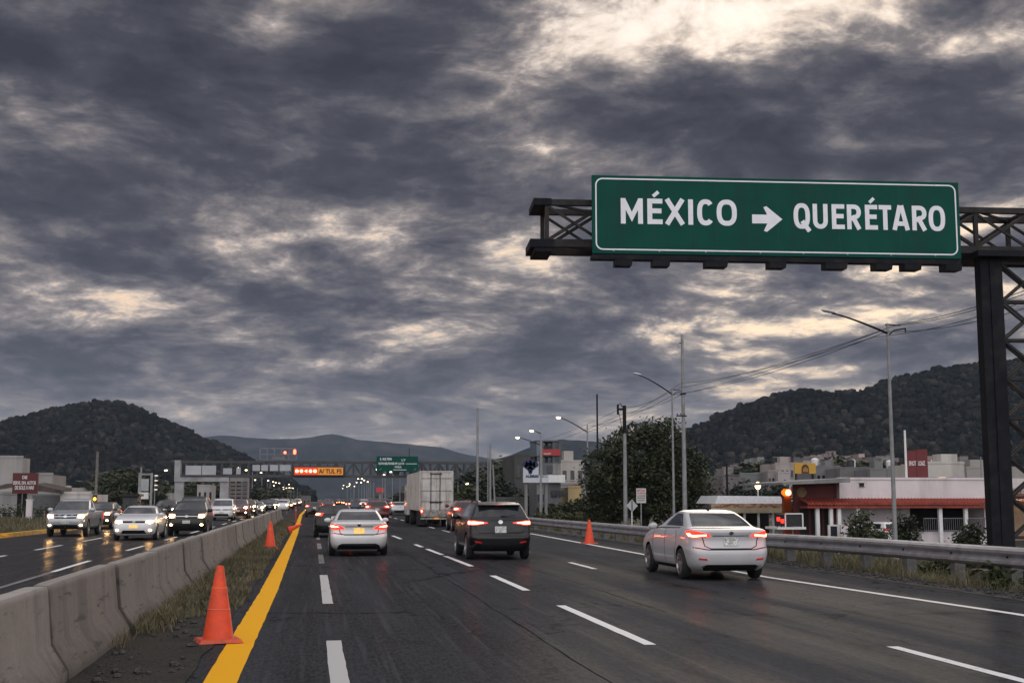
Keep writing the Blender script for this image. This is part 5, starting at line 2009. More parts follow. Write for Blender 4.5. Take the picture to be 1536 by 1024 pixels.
def ahead(proto, name, label, x, yrear, col, rz=0.0, group='cars driving away on the right carriageway', cat='car'):
    """car whose rear axle stands at yrear, heading away"""
    return proto.make(name, label, (x, yrear - proto.axles[0] + proto.L / 2, 0.004), rz, col, group, cat)


hero_r = ahead(sed_b, 'sedan', 'silvery white saloon car braking in the right lane beside the guardrail', 8.56, 26.7, P_PEARL)
hero_l = ahead(sed_a, 'sedan', 'white saloon car with amber lit plate in the left lane beside the yellow line', 1.22, 39.4, P_WHITE)
hero_s = ahead(suvh, 'sport_utility_vehicle', 'charcoal sport utility car with roof rails braking in the middle lane', 5.08, 36.4, P_GREY)
suv_o = car_suv('sport_utility', False, True, True)
suv_dk = suv_o.make('sport_utility_vehicle', 'dark green grey sport utility car coming on, next to the barrier', (gnd(282, 803).x, gnd(282, 803).y + 1.2, 0.004), pi, P_OLIVE, 'oncoming cars on the left carriageway')
hat = car_suv('hatchback', False, False, True, kz=0.88)
ahead(hat, 'hatchback', 'black hatchback half hidden in front of the white saloon car', 0.72, 58.0, P_BLACK)
rd = ahead(hat, 'sport_utility_vehicle', 'red car with glowing lamps ahead, between the white saloon and the lorry', 4.15, 92, P_RED)
rd.scale = (0.97, 1, 1.12)
o = ahead(hat, 'hatchback', 'bronze car alone on the left shoulder where the yellow line fades', -0.35, 124, P_TAN)
o = ahead(hat, 'hatchback', 'silver car just left of the lorry', 8.45, 136, P_SILVER)
o = ahead(hat, 'pickup_truck', 'dark car with red roof edge, half hidden behind the charcoal car', 7.95, 68, P_RED)
o.scale = (1, 1, 1.14)
o = ahead(hat, 'hatchback', 'dark blue car with one red lamp, farther on behind the silver car', 8.3, 160, P_BLUE)
o.scale = (1, 1, 1.2)

# lorry
TX, TY = 7.14, 78.0
tr = thing('box_truck', 'grimy white box lorry with corrugated side in the right lane', 'truck', (TX, TY, 0.004), 0, None)
M_BOX = pmat('grimy white box', (0.50, 0.47, 0.44), 0.55, var=0.14, scale=1.6, dirt=(0.17, 0.13, 0.10), dirtamt=0.75, streak=True)
TW, T0, T1, TLn = 1.0, 0.98, 3.38, 11.5
m = MB()
m.box(-TW, TW, 0.06, TLn, T0, T1)
m.box(-TW - 0.02, TW + 0.02, 0.0, 0.10, T1 - 0.05, T1 + 0.03)
for s in (-1, 1):
    m.box(s * TW - 0.04, s * TW + 0.04, -0.01, 0.10, T0 - 0.02, T1 - 0.05)
    i = 0
    y = 0.25
    while y < TLn - 0.2:       # corrugated side sheets
        m.prism([(s * TW, y), (s * (TW + 0.05), y + 0.05), (s * (TW + 0.05), y + 0.17), (s * TW, y + 0.22)], T0 + 0.06, T1 - 0.08, axis='Z')
        y += 0.33
box_ = m.build('cargo_box', [M_BOX], tr)
m = MB()
for s in (-1, 1):
    m.box(s * 0.5 - 0.46, s * 0.5 + 0.46, 0.015, 0.055, T0 + 0.05, T1 - 0.10)
dr = m.build('rear_door', [M_BOX], tr)
m = MB()
for x in (-0.34, 0.22):
    m.bar((x, -0.01, T0 + 0.0), (x, -0.01, T1 - 0.08), 0.04, 0.04)
for z in (T0 + 0.55, T0 + 1.2, T0 + 1.95):
    m.box(-0.95, 0.95, -0.004, 0.012, z, z + 0.025)
for z in (T0 + 0.48, T1 - 0.18):
    m.box(-0.40, 0.34, -0.03, 0.012, z, z + 0.06)
m.build('lock_bar', [M_RUSTSTEEL], dr)
m = MB()
m.box(-0.95, 0.95, -0.03, 0.12, 0.62, 0.98)
m.box(-0.98, 0.98, -0.06, 0.06, 0.46, 0.56)
m.box(-0.5, 0.5, 0.2, TLn + 1.5, 0.55, 0.86)
m.build('chassis', [pmat('grimy chassis', (0.26, 0.24, 0.22), 0.7, var=0.3, dirt=(0.06, 0.05, 0.045), dirtamt=0.8)], tr)
for s in (-1, 1):
    m = MB()
    m.box(s * 0.90 - 0.055, s * 0.90 + 0.055, -0.06, -0.03, 0.82, 1.12)
    t_ = m.build('tail_light', [M_TAIL], tr)
    m = MB()
    m.ball((s * 0.90, -0.065, 0.96), (0.045, 0.02, 0.06), 10, 6)
    m.build('brake_lamp', [M_BRAKE], t_)
m = MB()
m.box(-0.17, 0.17, -0.07, -0.06, 0.47, 0.58)
m.build('number_plate', [pmat('orange number plate', (0.55, 0.22, 0.05), 0.5, var=0.5, scale=20, emit=(1, 0.4, 0.08), strength=0.25)], tr)  # plate is no lamp; its lit look is added as a faint glow
for y in (1.2, 2.4, 8.6, 13.2):
    for s in (-1, 1):
        m = MB()
        xo = s * 1.0
        m.lathe([(0.15, xo - s * 0.02), (0.30, xo - s * 0.02), (0.47, xo), (0.50, xo - s * 0.05), (0.50, xo - s * 0.40), (0.47, xo - s * 0.44), (0.1, xo - s * 0.44)], (0, y, 0.50), 'X', 22)
        w_ = m.build('wheel', [M_RUBBER], tr, smooth=True)
        m = MB()
        m.lathe([(0.0001, xo - s * 0.10), (0.12, xo - s * 0.06), (0.28, xo - s * 0.03), (0.285, xo - s * 0.06)], (0, y, 0.50), 'X', 16)
        m.build('rim', [M_RIM], w_, smooth=True)
for s in (-1, 1):
    m = MB()
    m.box(s * 1.0 - 0.02, s * 0.62, 0.5, 0.53, 0.12, 0.62) if s > 0 else m.box(-1.0, -0.62, 0.5, 0.53, 0.12, 0.62)
    m.build('mud_flap', [M_RUBBER], tr)
m = MB()
m.prism([(TLn + 0.3, 0.6), (TLn + 3.0, 0.6), (TLn + 3.1, 1.5), (TLn + 2.7, 2.6), (TLn + 0.4, 2.75)], -1.0, 1.0)
m.build('cab', [P_WHITE], tr)
for s in (-1, 1):
    m = MB()
    m.box(s * 1.15 - 0.12, s * 1.15 + 0.12, TLn + 2.6, TLn + 2.72, 1.5, 2.1)
    m.build('mirror', [M_BLACK], tr)

# ------------------------------------------------------------------ oncoming traffic
ONC = 'oncoming cars on the left carriageway'
sed_o = car_sedan('sedan', False, 0.97, 'a', front=True)
van_o = car_van('van', False)
pick = car_pickup('pickup')


def sighted(px, py):
    p = gnd(px, py)
    return p.x, p.y


def oncoming(proto, name, label, x, ynose, col, rz=0.0, cat='car', scale=None):
    """car whose front axle stands at ynose, heading towards the camera"""
    fa = proto.L - proto.axles[1]
    o = proto.make(name, label, (x, ynose - fa + proto.L / 2, 0.004), pi + rz, col, ONC, cat)
    if scale:
        o.scale = scale
    return o


oncoming(sed_o, 'sedan', 'white saloon car with lit headlamps coming on in the middle lane', *sighted(204, 809.5), P_WHITE)
oncoming(pick, 'pickup_truck', 'silver pickup truck with headlamps on, nearest the yellow kerb', *sighted(102, 804), P_SILVER, cat='pickup truck')
o = oncoming(suv_o, 'sport_utility_vehicle', 'dark bronze car with headlamps on, just behind the silver pickup', *sighted(146, 793), P_TAN, scale=(0.95, 1, 0.95))
o = oncoming(suv_o, 'sport_utility_vehicle', 'tan grey car with headlamps on, behind the white saloon', *sighted(247, 782), P_TAN)
o = oncoming(van_o, 'van', 'tall black van looking over the roof of the dark oncoming car', at(288, 790, 80).x, 80, P_BLACK, cat='van', scale=(1, 1, 1.05))
o = oncoming(van_o, 'van', 'white van with unlit lamps coming on, clear of the cars around it', *sighted(333, 780), P_WHITE, cat='van', scale=(1, 1, 0.98))
o = oncoming(suv_o, 'sport_utility_vehicle', 'dark red car with bright lamps, half behind the white van', at(357, 778, 113).x, 113, P_RED, scale=(1, 1, 1.05))
o = oncoming(suv_o, 'sport_utility_vehicle', 'brown car with glaring lamps, behind the dark red car', at(371, 772, 134).x, 134, P_TAN)
o = oncoming(sed_o, 'sedan', 'pale saloon car, right behind the brown car with glaring lamps', at(385, 768, 152).x, 152, P_SILVER)
o = oncoming(pick, 'pickup_truck', 'dull green pickup truck crossing towards the barrier end', at(405, 766, 172).x, 172, P_OLIVE, cat='pickup truck')
o = oncoming(sed_o, 'sedan', 'dark blue saloon car by the kerb, seen past the white saloon', -12.6, 120, P_BLUE)

# the far queue: small cars with lamps on, both ways
far_s = car_far('sedan', SEDAN, 10, 12, 4.5, (0.92, 3.57), 0.325, 0.75, ((2, 19),))
far_u = car_far('hatchback', SUV, 9, 11, 4.5, (0.86, 3.52), 0.355, 0.88, ((3, 20),))
far_v = car_far('van', VAN, 7, 9, 4.64, (0.86, 3.72), 0.335, 0.88, ((3, 22),))
protos = [p.make(n, 'x', (0, -500, 0)) for p, n in ((far_s, 'far_sedan'), (far_u, 'far_hatchback'), (far_v, 'far_van'))]
rq = R(21)
first = [True, True, True]
cars = []
for lane in (-5.2, -8.2, -11.6):
    y = 182 + rq.uniform(0, 20)
    while y < 640:
        cars.append((lane + rq.uniform(-0.5, 0.5), y, pi, 'oncoming'))
        y += rq.uniform(8, 17) * (1 + max(0, y - 300) / 500)
for lane in (1.2, 4.9, 8.5):
    y = 172 + rq.uniform(0, 25)
    while y < 640:
        cars.append((lane + rq.uniform(-0.5, 0.5), y, 0, 'leaving'))
        y += rq.uniform(11, 26) * (1 + max(0, y - 300) / 500)
for (x, y, rz, way) in cars:
    k = rq.choice((0, 0, 1, 1, 1, 2))
    lab = 'tiny far-off car with headlamps on in the oncoming queue under the far gantry' if way == 'oncoming' else 'tiny far-off car with red lamps in the distant queue driving away'
    grp = 'far-off oncoming queue' if way == 'oncoming' else 'far-off queue driving away'
    if first[k]:
        c = protos[k]
        first[k] = False
        c.location, c.rotation_euler = (x, y, 0.0), (0, 0, rz)
        c['label'], c['group'] = lab, grp
    else:
        c = dup(protos[k], lab, (x, y, 0.0), rz, grp)
    repaint(c, rq.choice(PAINTS))
# ------------------------------------------------------------------ lamps, poles, wires
def pole_base(px, py, Y):
    p = at(px, py, Y)
    return p, ground_z(p.x, Y)


def street_lamp(label, px, ytop, Y, head, lit, arm_y=None, group='street lamps along the right verge', stub=None, r0=0.095):
    """tapered mast with a bent arm; head is the picture point of the luminaire"""
    t = at(px, ytop, Y)
    gz = ground_z(t.x, Y)
    H = t.z - gz
    o = thing('street_lamp', label, 'street lamp', (t.x, Y, gz), 0, group)
    m = MB()
    m.tube([(0, 0, 0), (0, 0, H * 0.5), (0, 0, H)], [r0, r0 * 0.78, r0 * 0.52], 12)
    m.box(-0.2, 0.2, -0.2, 0.2, -0.1, 0.03)
    m.tube([(0, 0, 0.03), (0, 0, 0.25)], [r0 * 1.25, r0 * 1.2], 12)
    m.build('mast', [M_POLE], o, smooth=True)
    hp = at(head[0], head[1], Y - 0.2)
    az = (at(px, arm_y, Y).z if arm_y else t.z) - gz
    hx, hz = hp.x - t.x, hp.z - gz
    m = MB()
    pts = []
    for i in range(9):
        u = i / 8
        pts.append((hx * u * 0.92, -0.2 * u, az + (hz - az) * (1 - (1 - u) ** 1.25) * 0.98))
    m.tube(pts, [0.05 - 0.02 * i / 8 for i in range(9)], 8)
    arm = m.build('arm', [M_DARKSTEEL], o, smooth=True)
    s = 1 if hx > 0 else -1
    m = MB()
    p0 = Vector((hx * 0.86, -0.2, hz))
    L = max(0.55, abs(hx) * 0.22)
    rings = []
    for (u, w, up, dn) in ((-0.05, 0.03, 0.03, 0.03), (0.1, 0.07, 0.06, 0.03), (0.4, 0.13, 0.085, 0.05), (0.8, 0.125, 0.07, 0.055), (1.0, 0.05, 0.03, 0.02)):
        x = p0.x + s * L * u
        z = p0.z + 0.10 * u
        rings.append([(x, p0.y + w * cos(a), z + (up if sin(a) > 0 else dn) * sin(a)) for a in [2 * pi * k / 10 for k in range(10)]])
    v = [q for rg in rings for q in rg]
    f = [(i * 10 + k, i * 10 + (k + 1) % 10, (i + 1) * 10 + (k + 1) % 10, (i + 1) * 10 + k) for i in range(4) for k in range(10)]
    f += [tuple(range(10)), tuple(range(40, 50))]
    m.add(v, f)
    hd = m.build('lamp_head', [M_LAMP_OFF if not lit else M_POLE], arm, smooth=True)
    if lit:
        m = MB()
        m.ball((p0.x + s * L * 0.55, p0.y - 0.03, p0.z - 0.0), (L * 0.36, 0.11, 0.11), 12, 8)
        m.build('lamp_glass', [M_LAMP_ON], hd, smooth=True)
    if stub:
        m = MB()
        m.tube([(0, 0, az - 0.1), (0.25 * stub, 0, az + 0.12), (0.75 * stub, 0, az + 0.22)], 0.03, 6)
        m.tube([(0.75 * stub, 0, az + 0.22), (0.75 * stub, 0, az + 0.06)], 0.03, 6)
        m.tube([(-0.1, 0, H - 0.05), (0.55 * stub, 0, H - 0.07)], 0.028, 6)
        m.build('cable_bracket', [M_DARKSTEEL], o, smooth=True)
    return o


street_lamp('tall unlit street lamp with a long left arm, right of the red tiled awning', 1331, 485, 47, (1240, 469), False, arm_y=500, stub=1.0)
street_lamp('unlit street lamp with a left arm close beside the tallest pole', 1008, 583, 80, (954, 562), False, arm_y=591, stub=1.0)
street_lamp('lit street lamp whose arm shows above the left side of the big tree', 881, 637, 100, (837, 626), True, arm_y=648)
street_lamp('lit street lamp beside the white billboard, higher of the two glowing together', 811, 648, 112, (801, 646), True, arm_y=650, r0=0.11)
street_lamp('lit street lamp beside the white billboard, lower of the two glowing together', 812.5, 660, 118, (776, 656), True, arm_y=668, r0=0.10)
street_lamp('small lit street lamp above the white van, left of the grey portal', 233, 712, 165, (247, 705), True, arm_y=709, group='street lamps left of the motorway', r0=0.07)
street_lamp('thin street lamp right of the lorry with one lit head', 687, 722, 150, (698, 725), True, arm_y=726, group='street lamps along the right verge', r0=0.07)


def mast(name, label, cat, px, ytop, Y, r0, r1, mat, group=None, base=None):
    t = at(px, ytop, Y)
    gz = ground_z(t.x, Y)
    H = t.z - gz
    o = thing(name, label, cat, (t.x, Y, gz), 0, group)
    m = MB()
    m.tube([(0, 0, -0.2), (0, 0, H * 0.5), (0, 0, H)], [r0, (r0 + r1) / 2, r1], 10)
    m.build('shaft', [mat], o, smooth=True)
    return o, H


PG = 'bare poles along the right verge'
o, H = mast('utility_pole', 'tallest grey utility pole, rising right in front of the big tree', 'pole', 1023, 502, 80, 0.17, 0.085, M_POLE, PG)
m = MB()
m.bar((-0.22, 0, H - 0.55), (0.06, 0, H - 0.55), 0.05, 0.05)
m.box(-0.16, 0.16, -0.14, 0.14, H * 0.705, H * 0.712)
m.bar((-0.5, -0.1, H * 0.60), (0.2, -0.1, H * 0.60), 0.08, 0.08)
for i in range(3):
    m.lathe([(0.02, 0), (0.05, 0.03), (0.03, 0.08), (0.0001, 0.11)], (-0.42 + 0.22 * i, -0.1, H * 0.605), n=8)
m.build('crossarm', [M_DARKSTEEL], o)
o, H = mast('utility_pole', 'wooden topped utility pole with a short crossarm, left part of the big tree', 'pole', 936.5, 608, 82, 0.15, 0.10, M_POLE, PG)
m = MB()
m.bar((-0.50, 0, H - 0.25), (0.12, 0, H - 0.25), 0.13, 0.13)
m.tube([(0, 0, H * 0.78), (0, 0, H)], 0.125, 8)
m.tube([(-0.44, 0, H - 0.6), (-0.44, 0, H + 0.05)], 0.075, 8)
m.tube([(-0.44, 0, H + 0.05), (-0.25, 0, H + 0.12), (-0.15, 0, H - 0.1)], 0.03, 6)
m.tube([(-0.36, 0, H - 0.5), (-0.22, -0.05, H - 1.4), (-0.13, -0.1, H - 1.9)], 0.018, 5)
m.build('crossarm', [M_DARKSTEEL], o)
mast('utility_pole', 'thin dark mast poking out above the left of the big tree crown', 'pole', 895.5, 591, 120, 0.10, 0.08, M_DARKSTEEL, PG)
mast('utility_pole', 'grey mast right of the lorry, taller of the near pair', 'pole', 716.5, 612, 120, 0.15, 0.09, M_POLE, PG)
mast('utility_pole', 'grey mast with a pale shaft, middle of the bare masts past the lorry', 'pole', 735.5, 664, 125, 0.12, 0.09, M_POLE, PG)
mast('utility_pole', 'thin pale mast touching the pale shafted mast on its left side', 'pole', 732.0, 676, 135, 0.07, 0.06, M_POLE, PG)
mast('utility_pole', 'short leaning grey mast left of the white billboard', 'pole', 743.5, 696, 122, 0.09, 0.07, M_POLE, PG)[0].rotation_euler = (0, radians(-3), 0)
mast('utility_pole', 'dark pole standing against the left wooded hill', 'pole', 146.5, 677, 105, 0.13, 0.10, M_WOOD)
mast('flagpole', 'slim white pole left beside the red billboard on the roof', 'pole', 1357, 645, 72, 0.09, 0.06, M_WHITE)
mast('utility_pole', 'thin dark post behind the taco stand, left of its awning', 'pole', 1090, 695, 95, 0.09, 0.07, M_DARKSTEEL)
mast('utility_pole', 'short thin pole between the portal and the white hoarding', 'pole', 212, 700, 160, 0.12, 0.1, M_POLE)
mast('utility_pole', 'pale thin pole in front of the far red billboard building', 'pole', 614, 672, 215, 0.06, 0.05, M_DARKSTEEL)
mast('utility_pole', 'thin pole behind the white roof next to the gantry leg', 'pole', 1471, 685, 92, 0.06, 0.05, M_POLE)

# wires strung along the verge
def wire(label, pts, sag=0.35, r=0.013):
    m = MB()
    for (a, b) in zip(pts, pts[1:]):
        a, b = Vector(a), Vector(b)
        m.tube([a.lerp(b, i / 14) - Vector((0, 0, sag * 4 * (i / 14) * (1 - i / 14))) for i in range(15)], r, 5)
    tag(m.build('overhead_wire', [M_WIRE]), label, 'wire', 'overhead wires along the right verge')


wire('uppermost overhead wire strung between the lamp posts to the gantry', [at(1640, 395, 30), at(1345, 487, 47), at(1025, 590, 80), at(935, 620, 82), at(800, 672, 180)], 0.22)
wire('second overhead wire just under the uppermost one', [at(1640, 400, 30), at(1340, 489, 47), at(1012, 583, 80), at(933, 612, 82), at(800, 664, 180)], 0.26)
wire('middle thin overhead wire strung over the right verge', [at(1640, 412, 30), at(1312, 505, 47), at(1020, 575, 80), at(881, 648, 100)], 0.3, 0.012)
wire('lowest overhead wire of those meeting the tall unlit lamp', [at(1640, 425, 30), at(1331, 497, 47), at(1012, 591, 80), at(881, 640, 100)], 0.35)

# ------------------------------------------------------------------ road signs by the guardrail
p, gz = pole_base(948, 790, 74)
o = thing('warning_sign', 'pale diamond road sign on a thin post, seen from behind', 'road sign', (p.x, 74, gz))
m = MB()
zz = at(948, 758, 74).z - gz
m.tube([(0, 0, 0), (0, 0, zz + 0.2)], 0.035, 8)
m.build('post', [M_WHITE], o)
m = MB()
m.prism([(0, zz - 0.37), (0.35, zz), (0, zz + 0.37), (-0.35, zz)], -0.06, -0.04, axis='Y')
b_ = m.build('plate', [pmat('sign back aluminium', (0.42, 0.43, 0.45), 0.5, 0.4)], o)
m = MB()
m.bar((0, -0.068, zz - 0.3), (0, -0.068, zz + 0.3), 0.05, 0.015)
m.build('rib', [M_DARKSTEEL], b_)
p, gz = pole_base(962, 790, 76)
o = thing('notice_sign', 'white rectangular notice with red and grey lines of text on a post', 'road sign', (p.x, 76, gz))
z0, z1 = at(961, 754, 76).z - gz, at(961, 732, 76).z - gz
m = MB()
m.tube([(0, 0, 0), (0, 0, z1 - 0.1)], 0.04, 8)
m.build('post', [M_POLE], o)
m = MB()
m.box(-0.30, 0.30, -0.06, -0.03, z0, z1)
b_ = m.build('plate', [pmat('pale sign sheet', (0.52, 0.50, 0.47), 0.5)], o)
mr = pmat('red sign lettering', (0.40, 0.05, 0.05), 0.5)
mk = pmat('grey sign lettering', (0.10, 0.10, 0.10), 0.5)
H_ = z1 - z0
for s, k0, k1, mt in (('SENTLDAS', 0.80, 0.92, mr), ('ACFNTE', 0.62, 0.74, mr), ('LGS DNI GRAN', 0.45, 0.54, mk), ('ESA MITAD DEL', 0.30, 0.39, mk), ('TRAMO', 0.13, 0.22, mk)):
    me = text_mesh(s, 0.50, (k1 - k0) * H_, 0.006, 0.03)
    me.materials.append(mt)
    link('lettering', me, b_, (-0.25, -0.061, z0 + k0 * H_))

# ------------------------------------------------------------------ trees
L_DARK = leaf_mat('dark foliage', (0.012, 0.016, 0.007), (0.030, 0.038, 0.016), (0.072, 0.080, 0.034), 0.9)
L_MID = leaf_mat('green foliage', (0.020, 0.028, 0.012), (0.044, 0.054, 0.022), (0.090, 0.098, 0.042), 0.9)
L_PINE = leaf_mat('blue green foliage', (0.009, 0.015, 0.010), (0.018, 0.027, 0.017), (0.034, 0.046, 0.028), 0.9)
M_BARK = pmat('bark', (0.055, 0.045, 0.036), 0.9, var=0.35, scale=6, bump=0.4)


def crown_mesh(seed, blobs, clumps, per, size, csize, shell=0.55):
    """leaf sprays on twig clumps spread through several lobes"""
    r = R(seed)
    m = MB()
    tot = sum(b[3] * b[4] * b[5] for b in blobs)
    for (bx, by, bz, rx, ry, rz) in blobs:
        for _ in range(max(4, int(clumps * (rx * ry * rz) / tot))):
            while True:
                d = Vector((r.gauss(0, 1), r.gauss(0, 1), r.gauss(0, 1)))
                if d.length > 0.01:
                    break
            d.normalize()
            rad = shell + (1 - shell) * r.random() ** 0.6
            rad *= 0.86 + 0.34 * mn.noise((d.x * 1.7 + seed, d.y * 1.7, d.z * 1.7))
            c = Vector((bx + d.x * rx * rad, by + d.y * ry * rad, bz + d.z * rz * rad))
            cs = csize * r.uniform(0.55, 1.35)
            for _k in range(per):
                p = c + Vector((r.gauss(0, 1), r.gauss(0, 1), r.gauss(0, 0.7))) * cs * 0.5
                a, b_ = r.uniform(0, 2 * pi), r.uniform(-0.9, 0.9)
                u = Vector((cos(a) * cos(b_), sin(a) * cos(b_), sin(b_)))
                w = u.cross(Vector((r.uniform(-1, 1), r.uniform(-1, 1), r.uniform(0.2, 1)))).normalized()
                s = size * r.uniform(0.6, 1.4)
                o = len(m.v)
                m.v += [tuple(p - u * s), tuple(p + w * s * 0.42), tuple(p + u * s), tuple(p - w * s * 0.42)]
                m.f.append((o, o + 1, o + 2, o + 3))
                m.mi.append(0)
    return m


def tree(name, label, loc, h, blobs, seed, clumps, per, size, csize, leaf, trunk_r=0.18, group=None, trunk_top=0.6, limbs=6):
    o = thing(name, label, 'tree', loc, 0, group)
    r = R(seed)
    m = MB()
    top = h * trunk_top
    m.tube([(0, 0, -0.3), (0.03 * h * 0.2, 0, top * 0.4), (0.0, 0.05, top)], [trunk_r * 1.25, trunk_r, trunk_r * 0.5], 9)
    for i in range(limbs):
        b = blobs[i % len(blobs)]
        z = top * r.uniform(0.35, 0.95)
        e = Vector((b[0] + r.uniform(-.5, .5) * b[3], b[1] + r.uniform(-.5, .5) * b[4], max(z + 0.2, b[2] + r.uniform(-.2, .6) * b[5])))
        mid = Vector((e.x * 0.45, e.y * 0.45, z + (e.z - z) * 0.35))
        m.tube([(0, 0, z), mid, e], [trunk_r * 0.5, trunk_r * 0.3, trunk_r * 0.08], 6)
    m.build('trunk', [M_BARK], o, smooth=True)
    crown_mesh(seed, blobs, clumps, per, size, csize).build('crown', [leaf], o, fix=False)
    return o


# the big broad tree behind the guardrail
bt = at(978, 785, 84)
K = 84 / 1900.0 * 1.03
tree('broadleaf_tree', 'big dark round tree behind the guardrail and the utility poles', (bt.x, 86, ground_z(bt.x, 86)), 8.2,
     [(-0.3, 0, 5.6, 3.0, 2.8, 2.6), (-2.3, -0.3, 4.2, 2.3, 2.4, 2.6), (2.3, -0.2, 4.0, 2.4, 2.4, 2.5), (1.0, -0.5, 6.7, 2.1, 2.0, 1.7), (3.0, 0.2, 4.4, 1.8, 1.8, 1.8), (-1.6, 0.4, 2.6, 2.6, 2.4, 2.1), (1.8, -0.6, 2.2, 2.8, 2.2, 1.9), (3.9, 0, 2.4, 1.6, 1.6, 1.9), (-3.3, 0, 2.6, 1.4, 1.5, 1.9), (0, -1.6, 3.4, 2.6, 1.6, 2.4)],
     41, 1500, 26, 0.135, 0.55, L_DARK, 0.28, limbs=10)

round_b = [(0, 0, 0.62, 0.36, 0.36, 0.34), (-0.22, 0.05, 0.50, 0.26, 0.26, 0.24), (0.24, -0.05, 0.52, 0.26, 0.26, 0.26), (0.02, 0.1, 0.38, 0.30, 0.3, 0.18)]
ub = [(a * 1, b, c, d, e, f) for a, b, c, d, e, f in round_b]
far_tree = []
for s, lf in ((61, L_DARK), (62, L_MID), (63, L_PINE)):
    far_tree.append(tree('broadleaf_tree', 'x', (0, -500, 0), 1.0, ub, s, 150, 12, 0.045, 0.11, lf, 0.03))
used = [False] * 3


def far(kind, label, px, ytop, ybase, Y, wide=1.0, group=None):
    t, b = at(px, ytop, Y), at(px, ybase, Y)
    gz = min(ground_z(b.x, Y), b.z) - 0.1
    h = (t.z - gz) / 0.95
    if used[kind]:
        c = dup(far_tree[kind], label, (b.x, Y, gz), (px * 1.37) % 6.28, group)
    else:
        used[kind] = True
        c = far_tree[kind]
        c.location, c['label'] = (b.x, Y, gz), label
        if group:
            c['group'] = group
    c.scale = (h * wide, h * wide, h)
    return c


GV = 'trees of the dark grove behind the masts'
for i, (px, yt, Y, w, k, lab) in enumerate([
        (690, 712, 175, 1.4, 0, 'dark tree right of the lorry, first of the grove'),
        (712, 706, 168, 1.4, 2, 'dark tree of the grove behind the tallest grey mast'),
        (738, 700, 175, 1.5, 0, 'dark tree of the grove behind the pale shafted mast'),
        (760, 690, 185, 1.6, 1, 'higher grove tree left of the white billboard'),
        (776, 700, 160, 1.3, 0, 'grove tree half behind the white billboard'),
        (700, 726, 150, 1.5, 1, 'low grove tree beside the thin lamp past the lorry'),
        (728, 724, 150, 1.5, 0, 'low bushy tree under the bare masts'),
        (757, 722, 145, 1.5, 2, 'low bushy tree under the leaning mast'),
        (790, 735, 140, 1.5, 0, 'low dark tree right below the white billboard'),
        (825, 752, 118, 1.3, 0, 'low bush behind the guardrail, right of the lit lamp mast'),
        (850, 752, 116, 1.4, 1, 'round low bush behind the guardrail, left of the big tree'),
        (866, 744, 110, 1.2, 0, 'small tree touching the big tree on its left'),
        (893, 765, 104, 1.5, 1, 'low shrub under the left edge of the big tree')]):
    far(k, lab, px, yt, 775, Y, w, GV)
for i, (px, yt, Y, w, k, lab) in enumerate([
        (1118, 720, 118, 1.2, 2, 'dark conifer like tree above the taco stand roof, left of the small lit lamp'),
        (1162, 722, 116, 1.1, 2, 'dark tree above the taco stand roof, right of the small lit lamp'),
        (1122, 688, 240, 1.6, 0, 'wide dark treetop behind the pale blue warehouse'),
        (1145, 690, 235, 1.5, 0, 'dark treetop between the warehouse and the flats'),
        (1257, 685, 235, 1.3, 1, 'tree among the roofs right of the yellow billboard'),
        (1288, 685, 230, 1.3, 0, 'round tree among the far roofs above the white restaurant'),
        (1310, 688, 225, 1.2, 0, 'small tree among the far roofs left of the tall unlit lamp'),
        (1345, 688, 225, 1.5, 0, 'dark tree on the slope left of the red billboard'),
        (1408, 700, 120, 0.8, 2, 'small conifer like tree before the beige block'),
        (180, 702, 210, 1.5, 1, 'large dim tree behind the left roadside, left of the hoarding'),
        (203, 702, 205, 1.4, 0, 'large dim tree right against the hoarding frame'),
        (165, 728, 150, 1.5, 0, 'dark tree behind the amber lamp on the left'),
        (185, 732, 145, 1.6, 0, 'dark bushy tree left of the dark kiosk'),
        (232, 735, 190, 1.4, 0, 'dark tree between the hoarding and the grey portal'),
        (298, 722, 260, 1.6, 1, 'tree seen through the grey portal, left'),
        (322, 724, 255, 1.5, 0, 'tree seen through the grey portal, right'),
        (400, 728, 330, 1.8, 0, 'far tree right of the grey portal under the gantry'),
        (425, 732, 340, 1.8, 1, 'far tree under the message sign'),
        (380, 730, 300, 1.5, 0, 'far tree beside the portal tower'),
        (590, 742, 330, 1.2, 0, 'far round tree left of the lorry'),
        (600, 736, 260, 1.4, 0, 'far dark tree just left of the lorry roof'),
        (570, 742, 380, 1.3, 1, 'far round tree under the green direction sign')]):
    far(k, lab, px, yt, 765, Y, w)

# a low wood closing the far end of the valley floor
m = MB()
rw = R(77)
for _ in range(5200):
    x = rw.uniform(-420, 760)
    y = rw.uniform(420, 560)
    if -30 < x < 32:
        continue
    h = rw.uniform(3, 8)
    z0 = ground_z(x, y)
    for _k in range(4):
        c = Vector((x + rw.uniform(-2, 2), y + rw.uniform(-2, 2), z0 + h * rw.uniform(0.3, 1)))
        u = Vector((rw.uniform(-1, 1), rw.uniform(-1, 1), rw.uniform(-1, 1))).normalized() * 1.6
        w_ = u.cross(Vector((rw.uniform(-1, 1), rw.uniform(-1, 1), 1))).normalized() * 1.1
        m.add([c - u, c + w_, c + u, c - w_], [(0, 1, 2, 3)])
tag(m.build('distant_woods', [L_DARK], fix=False), 'dim far off woods closing the valley floor', 'woods', kind='stuff')


